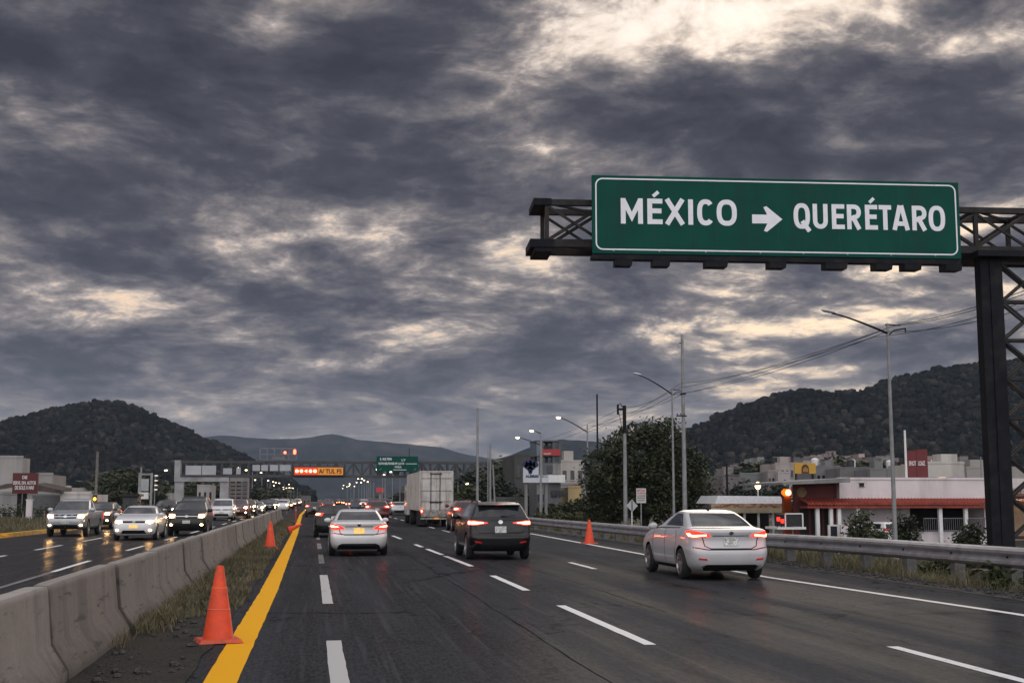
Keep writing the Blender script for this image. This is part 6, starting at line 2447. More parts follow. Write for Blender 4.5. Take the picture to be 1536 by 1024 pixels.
def bush(label, px, ytop, ybase, Y, wpx, seed, leaf, per=16):
    t, b = at(px, ytop, Y), at(px, ybase, Y)
    gz = ground_z(b.x, Y)
    h = max(0.4, t.z - gz)
    w = wpx / FOC * Y / 2
    o = thing('shrub', label, 'shrub', (b.x, Y, gz), 0, 'shrubs in front of the roadside restaurant')
    m = MB()
    r = R(seed)
    for i in range(5):
        a = r.uniform(0, 6.28)
        m.tube([(0, 0, -0.1), (0.3 * w * cos(a), 0.3 * w * sin(a), h * 0.4), (0.7 * w * cos(a), 0.7 * w * sin(a), h * 0.75)], [0.03, 0.02, 0.008], 5)
    m.build('stem', [M_BARK], o)
    crown_mesh(seed, [(0, 0, h * 0.62, w * 0.75, w * 0.7, h * 0.36), (-w * 0.4, 0, h * 0.38, w * 0.6, w * 0.6, h * 0.34), (w * 0.4, 0, h * 0.36, w * 0.6, w * 0.6, h * 0.32)], 110, per, 0.10, 0.34).build('crown', [leaf], o, fix=False)


bush('airy green bush in front of the white restaurant wall', 1291, 762, 815, 58, 52, 81, L_MID)
bush('dark dense bush right of the tall unlit lamp', 1357, 766, 812, 60, 48, 82, L_DARK)
bush('low dark bush in front of the veranda railing', 1455, 784, 818, 52, 52, 83, L_DARK)
bush('small weedy bush beside the lamp mast foot', 1322, 792, 815, 56, 30, 84, L_MID, 10)
bush('green leafy shrub beside the concrete footing of the gantry', 1462, 842, 885, 27.5, 62, 85, L_MID, 14)
bush('spiky weed clump behind the guardrail left of the footing', 1412, 848, 880, 29, 30, 86, L_MID, 10)
bush('low weeds at the roadside under the gantry leg', 1512, 872, 905, 23.5, 60, 87, L_MID, 8)

# ------------------------------------------------------------------ buildings on the right
def ws(px, py, Y):
    return at(px, py, Y)


M_STUCCO = pmat('white stucco', (0.66, 0.60, 0.605), 0.85, var=0.08, scale=0.6, dirt=(0.42, 0.37, 0.36), dirtamt=0.5, streak=True)
M_STUCCO2 = pmat('shaded white wall', (0.46, 0.45, 0.45), 0.85, var=0.1, scale=0.7, dirt=(0.20, 0.19, 0.18), dirtamt=0.5, streak=True)
M_TILE = pmat('red roof tiles', (0.26, 0.040, 0.022), 0.8, var=0.3, scale=4, dirt=(0.16, 0.04, 0.03), dirtamt=0.5)
M_MAROON = pmat('maroon wall', (0.105, 0.020, 0.018), 0.8, var=0.15, scale=0.8)
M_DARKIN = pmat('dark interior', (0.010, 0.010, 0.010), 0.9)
M_GREYW = pmat('grey render', (0.22, 0.215, 0.21), 0.85, var=0.15, scale=0.5, dirt=(0.10, 0.095, 0.09), dirtamt=0.5, streak=True)

RY = 70.0
RZ = -0.95
res = thing('restaurant', 'long white roadside restaurant with a red tiled awning and dark veranda', 'building', (at(1350, 800, RY).x, RY, RZ))
ox = res.location.x


def rx_(px, y=RY):
    return at(px, 760, y).x - ox


def rz_(py, y=RY):
    return at(1380, py, y).z - RZ


x_l, x_m, x_e = rx_(1196), rx_(1260), rx_(1487)
zt_ = rz_(719)
za = rz_(752)
# stucco front above the awning, walls below with real openings
m = MB()
m.box(x_m, x_e, 0, 0.3, za - 0.35, zt_)
m.box(x_m - 0.02, x_e + 0.02, -0.06, 0.34, zt_, zt_ + 0.12)
m.box(x_m, x_e, 6.0, 6.3, 0, zt_ - 0.02)
m.box(x_m, x_m + 0.3, 0.3, 6.0, 0, zt_ - 0.02)
m.box(x_e - 0.3, x_e, 0.3, 6.0, 0, zt_ - 0.02)
m.box(x_m + 0.3, x_e - 0.3, 0.3, 6.0, zt_ - 0.3, zt_ - 0.1)
xa, xb = rx_(1262), rx_(1375)
m.box(xa, xb, 0.9, 1.15, 0, za - 0.36)
m.build('wall', [M_STUCCO], res)
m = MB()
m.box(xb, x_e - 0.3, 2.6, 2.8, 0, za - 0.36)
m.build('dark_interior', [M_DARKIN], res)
m = MB()
m.box(xb, x_e, -0.5, 2.6, 0.0, rz_(797))
m.build('plinth', [M_STUCCO], res)
# tile awning: half round tiles down a slope
xw0 = rx_(1200)
m = MB()
nT = 58
for i in range(nT):
    a = xw0 + (x_e - xw0) * i / nT
    b = xw0 + (x_e - xw0) * (i + 1) / nT
    prof = [(a + (b - a) * k / 5, 0.10 * sin(pi * k / 5)) for k in range(6)]
    v = [(x, 0.0, za + 0.12 + dz) for x, dz in prof] + [(x, -1.2, za - 0.12 + dz) for x, dz in prof] + [(x, -1.2, za - 0.24 + dz * 0.9) for x, dz in prof]
    f = [(k, k + 1, k + 7, k + 6) for k in range(5)] + [(k + 6, k + 7, k + 13, k + 12) for k in range(5)]
    m.add(v, f)
m.box(xw0, x_e, -1.17, 0, za - 0.36, za - 0.25)
m.build('tiled_awning', [M_TILE], res, fix=False)
for px in (1217, 1237, 1249, 1277, 1399, 1437, 1479):
    x = rx_(px)
    m = MB()
    m.box(x - 0.10, x + 0.10, -0.95, -0.75, 0, za - 0.37)
    m.build('column', [M_WHITE], res)
# rail of the veranda
zr0, zr1 = rz_(797), rz_(776)
m = MB()
for xa_, xb_ in ((rx_(1376), rx_(1397)), (rx_(1401), rx_(1478))):
    m.box(xa_, xb_, -0.74, -0.70, zr1 - 0.05, zr1)
    m.box(xa_, xb_, -0.74, -0.70, zr0 + 0.06, zr0 + 0.10)
    k = xa_
    while k < xb_:
        m.box(k, k + 0.02, -0.73, -0.71, zr0 + 0.1, zr1 - 0.05)
        k += 0.13
m.build('railing', [pmat('grey railing', (0.16, 0.16, 0.165), 0.5, 0.4)], res)
m = MB()
m.box(rx_(1290), rx_(1297), -0.03, 0.02, rz_(729.5), rz_(724.5))
vt = m.build('vent', [M_DARKIN], res)
m = MB()
m.box(rx_(1289), rx_(1298), -0.05, -0.031, rz_(730.5), rz_(729.5))
m.box(rx_(1289), rx_(1298), -0.05, -0.031, rz_(724.5), rz_(723.5))
m.build('frame', [M_GREYW], vt)
# maroon recess on the left with its flat canopy
m = MB()
m.box(x_l, x_m - 0.03, 0.4, 0.7, 0, rz_(724))
m.build('maroon_wall', [M_MAROON], res)
m = MB()
m.hexa([(rx_(1160), -1.6, rz_(727.5)), (x_m - 0.02, -1.6, rz_(724)), (rx_(1160), 6, rz_(727.5)), (x_m - 0.02, 6, rz_(724)),
        (rx_(1160), -1.6, rz_(724)), (x_m - 0.02, -1.6, rz_(717)), (rx_(1160), 6, rz_(724)), (x_m - 0.02, 6, rz_(717))])
m.build('canopy', [M_GREYW], res)
m = MB()
m.lathe([(0.0001, 0.38), (0.28, 0.38), (0.30, 0.40)], (rx_(1207), 0.0, rz_(738)), 'Y', 16)
m.build('round_emblem', [pmat('dim gold emblem', (0.20, 0.12, 0.05), 0.6, var=0.5, scale=9)], res)
m = MB()
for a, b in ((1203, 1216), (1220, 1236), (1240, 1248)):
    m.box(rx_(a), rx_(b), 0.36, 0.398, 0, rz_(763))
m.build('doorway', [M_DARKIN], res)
# things on and before the restaurant
bb = thing('billboard', 'dark red billboard on the restaurant roof with pale lettering', 'billboard', (at(1361, 712, RY + 3).x, RY + 3, RZ + zt_))
w_, h_ = at(1391, 690, RY + 3).x - at(1361, 690, RY + 3).x, at(1376, 673, RY + 3).z - (RZ + zt_)
m = MB()
m.box(0, w_ * 0.48, 0, 0.12, 0.12, h_ * 0.95)
m.hexa([(w_ * 0.5, 0.02, 0.10), (w_, -0.1, 0.06), (w_ * 0.5, 0.14, 0.10), (w_, 0.02, 0.06), (w_ * 0.5, 0.02, h_ * 0.97), (w_, -0.1, h_), (w_ * 0.5, 0.14, h_ * 0.97), (w_, 0.02, h_)])
pn = m.build('panel', [pmat('dark red board', (0.115, 0.012, 0.014), 0.6, var=0.12, scale=0.8)], bb)
M_PALELET = pmat('pale lettering', (0.62, 0.58, 0.56), 0.6)
for s, a, b in (('ENOT', 0.10, 0.46), ('LOAIZ', 0.53, 0.87)):
    me = text_mesh(s, (b - a) * w_, 0.15 * h_, 0.02, 0.02)
    me.materials.append(M_PALELET)
    link('lettering', me, pn, (a * w_, -0.004 if a < 0.5 else -0.085, 0.47 * h_))
m = MB()
for x in (0.1, w_ * 0.49, w_ - 0.1):
    m.bar((x, 0.2, -0.1), (x, 0.2, h_ * 0.98), 0.07, 0.07)
m.bar((0.0, 0.2, h_ * 0.98), (w_, 0.2, h_ * 1.0), 0.06, 0.06)
m.build('frame', [M_RUSTSTEEL], bb)

ts = thing('taco_stand', 'low food stand with white roof edge, striped banner and dark counter', 'building', (at(1083, 790, 78).x, 78, RZ))
ox2 = ts.location.x
tx = lambda px: at(px, 770, 78).x - ox2
tz = lambda py: at(1130, py, 78).z - RZ
m = MB()
m.hexa([(tx(1072), -0.1, tz(755)), (tx(1176), -0.1, tz(755)), (tx(1072), 4, tz(755)), (tx(1176), 4, tz(755)), (tx(1080), 0.3, tz(743)), (tx(1174), 0.3, tz(744)), (tx(1080), 4, tz(743)), (tx(1174), 4, tz(744))])
m.build('roof', [pmat('white sheet roof', (0.55, 0.55, 0.56), 0.6, var=0.08, dirt=(0.3, 0.3, 0.3), dirtamt=0.4, streak=True)], ts)
M_BANNER = bpy.data.materials.new('food banner')
M_BANNER.use_nodes = True
N = NT(M_BANNER.node_tree)
tcb = N.node('ShaderNodeTexCoord').outputs['Object']
nb_ = N.noise(N.v('MULTIPLY', tcb, (1.4, 1, 3.0)), 2.2, 5, 0.7)
N.plug(N.ramp(nb_, [(0.35, (0.08, 0.03, 0.02)), (0.46, (0.30, 0.10, 0.05)), (0.55, (0.42, 0.30, 0.18)), (0.68, (0.45, 0.42, 0.36))]), M_BANNER.node_tree.nodes['Principled BSDF'].inputs['Base Color'])
m = MB()
m.box(tx(1066), tx(1176), -0.16, -0.11, tz(761), tz(755.2))
m.build('picture_banner', [M_BANNER], ts)
m = MB()
m.box(tx(1066), tx(1176), -0.18, -0.11, tz(769), tz(761.2))
m.build('cream_valance', [pmat('cream valance', (0.42, 0.36, 0.24), 0.8, var=0.2, scale=0.9)], ts)
for px in (1098, 1117, 1138, 1160):
    m = MB()
    x = tx(px)
    m.box(x - 0.06, x + 0.06, 0.0, 0.12, 0, tz(769))
    m.build('post', [M_WHITE], ts)
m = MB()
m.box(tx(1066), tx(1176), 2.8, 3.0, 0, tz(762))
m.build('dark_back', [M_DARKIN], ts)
m = MB()
m.box(tx(1100), tx(1150), 1.6, 2.0, 0, 0.95)
m.build('counter', [M_GREYW], ts)

op = thing('lit_sign_pillar', 'orange pillar crowned by a glowing orange lamp, between stand and restaurant', 'pillar', (at(1182, 770, 73).x, 73, RZ))
pz = lambda py: at(1182, py, 73).z - RZ
pw = 6 / FOC * 73
m = MB()
m.box(-pw, pw, 0, 0.35, 0, pz(744))
m.build('shaft', [pmat('orange paint', (0.33, 0.07, 0.015), 0.6, var=0.12)], op)
m = MB()
m.box(-pw * 1.15, pw * 1.15, -0.1, 0.45, pz(743.5), pz(733))
lb = m.build('lamp_box', [pmat('glowing orange box', (0.8, 0.25, 0.04), 0.5, emit=(1.0, 0.17, 0.01), strength=1.3)], op)
m = MB()
lb.modifiers.new('edge', 'BEVEL').width = 0.14
m.ball((0, -0.14, pz(738.5)), (0.16, 0.06, 0.16), 12, 8)
m.build('lamp', [pmat('glowing orange bulb', (1, 0.7, 0.3), 0.4, emit=(1.0, 0.55, 0.16), strength=14)], op)

tl = thing('utility_trailer', 'dark box trailer with a pale frame parked before the restaurant', 'trailer', (at(1190, 800, 62).x, 62, RZ))
qx = lambda px: at(px, 790, 62).x - tl.location.x
qz = lambda py: at(1190, py, 62).z - RZ
m = MB()
m.box(qx(1179), qx(1203), 0, 1.6, qz(789), qz(771))
m.build('box', [M_BLACK], tl)
m = MB()
for a in (1178, 1204):
    m.bar((qx(a), -0.03, qz(790)), (qx(a), -0.03, qz(770)), 0.06, 0.06)
m.bar((qx(1178), -0.03, qz(770)), (qx(1204), -0.03, qz(770)), 0.06, 0.06)
m.box(qx(1165), qx(1208), -0.1, 1.7, qz(793.5), qz(790))
m.build('frame', [M_WHITE], tl)
for px in (1176, 1201):
    m = MB()
    m.lathe([(0.05, -0.1), (0.25, -0.1), (0.32, -0.06), (0.32, 0.08), (0.1, 0.1)], (qx(px), 0, 0.33), 'Y', 16)
    m.build('wheel', [M_RUBBER], tl, smooth=True)
for px, py in ((1173, 781), (1167, 778)):
    m = MB()
    m.box(qx(px) - 0.07, qx(px) + 0.07, -0.13, -0.03, qz(py + 3), qz(py - 3))
    m.build('red_lamp', [M_TAIL], tl)
m = MB()
m.bar((qx(1166), 0, qz(790)), (qx(1168), 0, qz(777)), 0.05, 0.05)
m.bar((qx(1172), 0, qz(790)), (qx(1173), 0, qz(778)), 0.05, 0.05)
m.build('handlebar', [M_RUSTSTEEL], tl)

sbd = thing('pavement_board', 'dark blue standing board with a white frame before the restaurant wall', 'sign board', (at(1251, 810, 59).x, 59, RZ))
w_ = 7.2 / FOC * 59
h_ = at(1251, 787, 59).z - RZ
m = MB()
m.box(-w_, w_, 0, 0.05, 0.05, h_ - 0.05)
m.build('panel', [pmat('dark blue board', (0.012, 0.015, 0.028), 0.5)], sbd)
m = MB()
for s in (-1, 1):
    m.box(s * w_ - 0.05, s * w_ + 0.05, -0.03, 0.08, 0, h_)
m.box(-w_ + 0.05, w_ - 0.05, -0.03, 0.08, h_ - 0.06, h_ + 0.02)
m.build('frame', [M_WHITE], sbd)
lw = thing('garden_wall', 'low white wall stretching before the restaurant, behind the airy bush', 'wall', (at(1262, 805, 60.5).x, 60.5, RZ))
m = MB()
m.box(0, at(1312, 805, 60.5).x - lw.location.x, 0, 0.2, 0, at(1290, 787, 60.5).z - RZ)
m.build('wall_face', [M_STUCCO], lw)
pkc = hat.make('hatchback', 'white car parked against the restaurant wall between the bushes', (at(1318, 795, 66).x, 66, RZ + 0.01), 0.12, P_WHITE, None, 'car')
for c_ in pkc.children_recursive:
    for sl_m in c_.material_slots:
        if sl_m.material in (M_TAIL, M_BRAKE):
            sl_m.link = 'OBJECT'
            sl_m.material = M_TAILDIM

# right end behind the gantry
eb = thing('roadside_shop', 'orange and beige shop front behind the lattice gantry post', 'building', (at(1492, 800, 76).x, 76, RZ))
ex = lambda px: at(px, 770, 76).x - eb.location.x
ez = lambda py: at(1510, py, 76).z - RZ
m = MB()
m.box(ex(1493), ex(1640), 0, 6, ez(740), ez(717))
m.build('wall', [M_STUCCO], eb)
m = MB()
m.box(ex(1493), ex(1640), 0.1, 6, 0, ez(740) - 0.003)
m.build('shop_front', [pmat('beige brick front', (0.25, 0.16, 0.10), 0.85, var=0.3, scale=1.2)], eb)
m = MB()
m.box(ex(1493), ex(1640), -0.3, 0.09, ez(754), ez(743))
m.build('orange_fascia', [pmat('orange red fascia', (0.30, 0.065, 0.025), 0.7, var=0.35, scale=1.4)], eb)
m = MB()
m.box(ex(1505), ex(1545), -0.34, -0.301, ez(752), ez(746))
sn = m.build('dark_sign', [M_DARKIN], eb)
me = text_mesh('TIENDA', ex(1540) - ex(1509), ez(748) - ez(751), 0.02, 0.03)
me.materials.append(pmat('warm lettering', (0.7, 0.3, 0.2), 0.5, emit=(1, 0.4, 0.25), strength=0.4))
link('lettering', me, sn, (ex(1509), -0.342, ez(751)))
m = MB()
m.box(ex(1493), ex(1640), -0.1, -0.06, ez(733), ez(732))
m.box(ex(1493), ex(1640), -0.1, -0.06, ez(737), ez(736))
for px in range(1495, 1640, 12):
    m.box(ex(px), ex(px) + 0.05, -0.1, -0.06, ez(740), ez(732))
m.build('roof_railing', [M_POLE], eb)


def block(name, label, px0, px1, ytop, Y, col, rows=0, cols=0, depth=8, cat='building', group=None, win=0.4, base=None, roofbits=0, arch=None):
    """plain rendered building with window recesses; base sits on the land"""
    if Y > 140 and px0 > 1000:
        ytop += 8
        q_ = R(int(px0 * 13 + Y)).uniform(0.45, 0.95)
        col = (round(col[0] * q_, 2), round(col[1] * q_ * 0.97, 2), round(col[2] * q_ * 0.96, 2))
        if rows:
            rows, cols, win = rows + 1, cols + 1, max(win, 0.55)
    a, b = at(px0, ytop, Y), at(px1, ytop, Y)
    gz = min(ground_z(a.x, Y), ground_z(b.x, Y)) - 0.5
    if base is not None:
        gz = at(px0, base, Y).z
    o = thing(name, label, cat, (a.x, Y, gz), 0, group)
    w, h = b.x - a.x, a.z - gz
    nm = 'render %0.2f %0.2f %0.2f' % col
    mt = pmat(nm, col, 0.85, var=0.10, scale=0.35, dirt=tuple(c * 0.45 for c in col), dirtamt=0.5, streak=True)
    m = MB()
    m.box(0, w, 0, depth, 0, h)
    m.box(-0.05, w + 0.05, -0.05, 0.12, h, h + 0.2)
    wl = m.build('wall', [mt], o)
    r = R(int(px0 * 7 + ytop))
    zt = h - 0.5
    for j in range(rows):
        for i in range(cols):
            cw, ch = w / cols, min(3.0, h / rows)
            x = cw * (i + 0.5)
            z = zt - ch * (j + 0.45)
            ww, hh = cw * win * 0.5, ch * 0.22
            if z - hh < 0.2:
                continue
            m = MB()
            m.box(x - ww, x + ww, -0.03, 0.02, z - hh, z + hh)
            wn = m.build('window', [M_GLASS_BLD], o)
            m = MB()
            m.box(x - ww - 0.08, x + ww + 0.08, -0.12, -0.031, z - hh - 0.12, z - hh)
            m.build('sill', [mt], wn)
    for i in range(roofbits):
        x = w * r.random() * 0.8
        m = MB()
        if r.random() < 0.5:
            m.lathe([(0.5, 0.0), (0.55, 0.9), (0.3, 1.1), (0.0001, 1.15)], (x + 0.6, 1.0 + r.random() * 2, h + 0.2), n=12)
            m.build('water_tank', [pmat('black water tank', (0.03, 0.03, 0.032), 0.5) if r.random() < 0.6 else M_WHITE], o)
        else:
            m.box(x, x + r.uniform(0.9, 1.8), 0.6, 2.2, h + 0.2, h + r.uniform(0.7, 1.4))
            m.build('roof_hut', [mt], o)
    return o


BG = 'buildings on the slope behind the restaurant'
block('warehouse', 'pale blue grey warehouse with ribbed walls above the taco stand', 1110, 1152, 703, 150, (0.28, 0.31, 0.32), 0, 0, 12)
block('house', 'dim grey house with a flat roof left of the blue grey warehouse', 1085, 1118, 710, 145, (0.19, 0.18, 0.175), 1, 2, 8)
block('house', 'small pale house on the slope, just right of the big tree', 1086, 1100, 694, 235, (0.34, 0.31, 0.29), 1, 2, 6)
block('apartment_block', 'narrow pale flats with balconies right of the blue grey warehouse', 1152, 1167, 699, 148, (0.34, 0.32, 0.30), 4, 2, 9, win=0.6)
block('house', 'cream house joined to the narrow pale flats', 1167, 1185, 701, 147, (0.42, 0.39, 0.38), 1, 1, 8)
block('apartment_block', 'long pale terrace with many openings behind the yellow billboard', 1163, 1212, 687, 215, (0.40, 0.37, 0.35), 2, 6, 8, roofbits=3)
block('house', 'white shed roofed house right above the yellow billboard', 1205, 1230, 684, 240, (0.48, 0.46, 0.46), 1, 2, 8)
block('house', 'broad beige house highest among the far roofs', 1222, 1275, 677, 262, (0.33, 0.29, 0.27), 2, 6, 10, roofbits=3)
block('house', 'dull brown house right of the broad beige one', 1262, 1302, 679, 275, (0.26, 0.22, 0.19), 1, 5, 9, roofbits=1)
block('house', 'grey block with dark doors left of the tall unlit lamp', 1224, 1260, 692, 170, (0.33, 0.33, 0.34), 1, 4, 8, roofbits=2)
block('house', 'pale grey block with shutters right before the tall unlit lamp', 1260, 1305, 694, 165, (0.36, 0.35, 0.345), 1, 5, 8, win=0.55, roofbits=2)
block('house', 'low grey block half behind the tall unlit lamp mast', 1305, 1360, 696, 160, (0.25, 0.25, 0.25), 1, 5, 8, roofbits=3)
block('house', 'beige block with two tall dark shutters right of the red billboard', 1392, 1446, 695, 105, (0.47, 0.44, 0.40), 1, 4, 8, win=0.7, roofbits=1)
block('house', 'low pale house behind the lattice gantry post', 1450, 1560, 702, 135, (0.30, 0.28, 0.26), 1, 6, 8, roofbits=2)
block('house', 'tiny pale house high on the hill foot, right of the red billboard', 1440, 1452, 677, 330, (0.36, 0.34, 0.32), 1, 2, 6)
pv = van_o.make('van', 'white van roof showing above the restaurant parapet beside the beige block', (at(1457, 715, 100).x, 100, ground_z(70, 100) + 2.5), pi / 2 + 0.2, P_WHITE, None, 'van')
pd = thing('parking_deck', 'raised grey parking deck behind the restaurant carrying a white van', 'deck', (pv.location.x, 100, RZ))
m = MB()
m.box(-7, 9, -3, 6, 0, pv.location.z - RZ - 0.003)
m.build('slab', [M_GREYW], pd)
yb = thing('billboard', 'yellow billboard with a dark arched emblem above the maroon wall', 'billboard', (at(1192, 711, 100).x, 100, RZ))
w_, h0, h1 = at(1224, 700, 100).x - at(1192, 700, 100).x, at(1200, 710, 100).z - RZ, at(1200, 694, 100).z - RZ
m = MB()
m.box(0, w_, 0, 0.15, h0, h1)
pn = m.build('panel', [pmat('yellow board', (0.52, 0.29, 0.035), 0.6, var=0.1, scale=0.6)], yb)
m = MB()
cx = w_ * 0.5
ww = w_ * 0.17
hh = h1 - h0
arc = [(cx - ww, h0 + 0.02)] + [(cx + ww * cos(radians(180 - 20 * k)), h0 + hh * 0.45 + hh * 0.42 * sin(radians(20 * k))) for k in range(10)] + [(cx + ww, h0 + 0.02)]
m.prism(arc, -0.03, -0.001, axis='Y')
em = m.build('arched_emblem', [pmat('dark brown emblem', (0.05, 0.022, 0.018), 0.6)], pn)
m = MB()
for dx in (-0.45, 0.0, 0.45):
    m.box(cx + ww * dx - 0.08, cx + ww * dx + 0.08, -0.06, -0.031, h0 + 0.15 * hh, h0 + hh * (0.62 if dx == 0 else 0.5))
m.build('emblem_bars', [pmat('ochre emblem bars', (0.35, 0.16, 0.04), 0.6)], em)
m = MB()
for x in (0.2, w_ - 0.2):
    m.bar((x, 0.25, 0), (x, 0.25, h1), 0.14, 0.14)
m.build('leg', [M_RUSTSTEEL], yb)
sl_ = thing('wall_lamp', 'small warm lantern glowing over the taco stand roof between two trees', 'lamp', (at(1137, 740, 90).x, 90, RZ))
lz = at(1137, 728, 90).z - RZ
m = MB()
m.tube([(0, 0, 0), (0, 0, lz - 0.2)], 0.05, 8)
m.build('post', [M_WHITE], sl_)
m = MB()
m.ball((0, 0, lz), (0.22, 0.22, 0.28), 12, 8)
m.build('lantern', [pmat('warm lantern', (1, 0.8, 0.5), 0.4, emit=(1, 0.68, 0.34), strength=5)], sl_)

rt = R(52)
for i in range(46):
    px = 1092 + 7.6 * i + rt.uniform(-4, 4)
    Yt = rt.uniform(255, 400)
    yt = 690 - (Yt - 255) * 0.10 + rt.uniform(-3, 3) - (4 if 1200 < px < 1320 else 0)
    wpx = rt.uniform(6, 13)
    g_ = rt.uniform(0.22, 0.48)
    block('house', 'small pale house, one of the many crowding the foot of the right hill', px, px + wpx, yt, Yt, (round(g_, 1), round(g_ * 0.94, 1), round(g_ * 0.9, 1)), 1, rt.choice((2, 3)), 6, group='small houses at the foot of the right hill')
M_WARMWIN = pmat('warm lit window', (0.8, 0.6, 0.3), 0.5, emit=(1.0, 0.62, 0.28), strength=0.9)
for o_ in list(bpy.data.objects):
    if o_.name.split('.')[0] == 'window' and o_.parent and o_.parent.location.x > 30 and rt.random() < 0.10:
        for sl_m in o_.material_slots:
            sl_m.link = 'OBJECT'
            sl_m.material = M_WARMWIN

# tower with billboards left of the big tree
TYY = 125.0
tw = thing('billboard_tower', 'dark open tower building with a red banner, right of the lit lamps', 'building', (at(806, 780, TYY).x, TYY, -0.6))
wx = lambda px: at(px, 720, TYY).x - tw.location.x
wz = lambda py: at(820, py, TYY).z + 0.6
M_TOWER = pmat('dark tower cladding', (0.10, 0.105, 0.115), 0.7, var=0.2, scale=0.5, dirt=(0.05, 0.05, 0.05), dirtamt=0.5)
m = MB()
m.box(wx(806), wx(841), 0, 5, 0, wz(694))
for px in (806, 812, 829, 838):
    m.box(wx(px), wx(px) + 0.25, 0, 0.25, wz(694), wz(661))
    m.box(wx(px), wx(px) + 0.25, 4, 4.25, wz(694), wz(661))
m.box(wx(805), wx(840), -0.1, 4.4, wz(662), wz(660))
m.box(wx(805), wx(840), -0.1, 4.4, wz(684), wz(682))
m.box(wx(818), wx(832), 1.0, 3, wz(682), wz(668))
m.build('wall', [M_TOWER], tw)
m = MB()
m.box(wx(805), wx(812), -0.05, 4, wz(682), wz(661.5))
m.build('glass_panel', [pmat('blue grey glass', (0.10, 0.14, 0.17), 0.25)], tw)
m = MB()
m.box(wx(812), wx(840), -0.25, -0.12, wz(683), wz(673.5))
bn = m.build('red_banner', [pmat('red banner', (0.34, 0.035, 0.035), 0.6, var=0.1)], tw)
me = text_mesh('NALCET', wx(826) - wx(815), wz(679.2) - wz(681.5), 0.02, 0.03)
me.materials.append(M_PALELET)
link('lettering', me, bn, (wx(815), -0.252, wz(681.5)))
m = MB()
m.box(wx(829), wx(841), -0.03, 0.0, wz(711), wz(695))
m.build('grey_cladding', [M_GREYW], tw)
m = MB()
m.box(wx(820), wx(846), -0.6, -0.1, wz(723.5), wz(712))
m.build('white_fascia', [M_WHITE], tw)
for a, b, y0, y1 in ((821, 828, 709, 698), (807, 815, 752, 738), (826, 836, 745, 735), (838, 850, 745, 735)):
    m = MB()
    m.box(wx(a), wx(b), -0.12, -0.031, wz(y0), wz(y1))
    m.build('window', [M_GLASS_BLD], tw)
wb = thing('billboard', 'white billboard with a dark blue emblem beside the lit street lamps', 'billboard', (at(785, 725, 114).x, 114, -0.5))
bx_ = lambda px: at(px, 710, 114).x - wb.location.x
bz_ = lambda py: at(800, py, 114).z + 0.5
m = MB()
m.box(0, bx_(823), 0, 0.25, bz_(723.5), bz_(712.5))
m.box(0, bx_(808), 0, 0.25, bz_(712.5), bz_(692.5))
pn = m.build('panel', [pmat('white board', (0.52, 0.54, 0.58), 0.6, var=0.05)], wb)
M_NAVY = pmat('navy ink', (0.012, 0.025, 0.075), 0.6)
m = MB()
for (dx, dz, r_e) in ((-0.85, 0.5, 0.33), (-0.35, 0.75, 0.33), (0.2, 0.78, 0.33), (0.65, 0.5, 0.32), (-0.45, 0.25, 0.36), (0.2, 0.22, 0.36), (-0.12, -0.2, 0.30), (-0.1, -0.62, 0.2)):
    m.lathe([(0.0001, -0.02), (r_e * 0.9, -0.02), (r_e * 0.9, 0.0)], (bx_(796.5) + dx * 0.62, -0.003, bz_(701.5) + dz * 0.62), 'Y', 10)
m.build('blue_emblem', [M_NAVY], pn)
me = text_mesh('ALBIR00', bx_(808) - bx_(788), bz_(711.8) - bz_(716), 0.02, 0.05)
me.materials.append(M_NAVY)
link('lettering', me, pn, (bx_(788), -0.002, bz_(716)))
me = text_mesh('MA-16', bx_(821) - bx_(812), bz_(713.5) - bz_(715.5), 0.02, 0.03)
me.materials.append(M_NAVY)
link('lettering', me, pn, (bx_(812), -0.002, bz_(715.5)))
m = MB()
for px in (790, 812, 820):
    m.bar((bx_(px), 0.4, 0), (bx_(px), 0.4, bz_(713)), 0.25, 0.25)
m.box(bx_(806), bx_(816), 0.26, 0.5, bz_(741), bz_(723.6))
m.build('leg', [M_GREYW], wb)
block('house', 'dark grey building left behind the white billboard', 772, 806, 683, 150, (0.06, 0.06, 0.058), 2, 3, 10)
block('apartment_block', 'unfinished cream flats between the tower and the big tree', 841, 876, 692, 155, (0.40, 0.37, 0.34), 3, 3, 9, win=0.5, roofbits=2)
block('house', 'small ochre yellow shop left of the big tree', 852, 873, 731, 128, (0.48, 0.36, 0.18), 0, 0, 6)
block('house', 'low grey shop between the ochre shop and the guardrail', 830, 890, 727, 140, (0.24, 0.24, 0.245), 1, 4, 6)
block('shed', 'long dark slatted shed behind the bare masts', 742, 790, 748, 130, (0.10, 0.10, 0.105), 0, 0, 5)
hb = thing('hedge', 'low clipped green hedge behind the guardrail, left of the big tree', 'hedge', (at(800, 782, 98).x, 98, -0.35))
hx1 = at(930, 782, 98).x - hb.location.x
crown_mesh(97, [(hx1 * (i + 0.5) / 7, 0, 0.45, hx1 / 10, 0.7, 0.65) for i in range(7)], 420, 14, 0.10, 0.35, 0.3).build('hedge_leaves', [leaf_mat('yellow green hedge', (0.03, 0.036, 0.012), (0.055, 0.06, 0.02), (0.09, 0.09, 0.035), 0.8)], hb, fix=False)

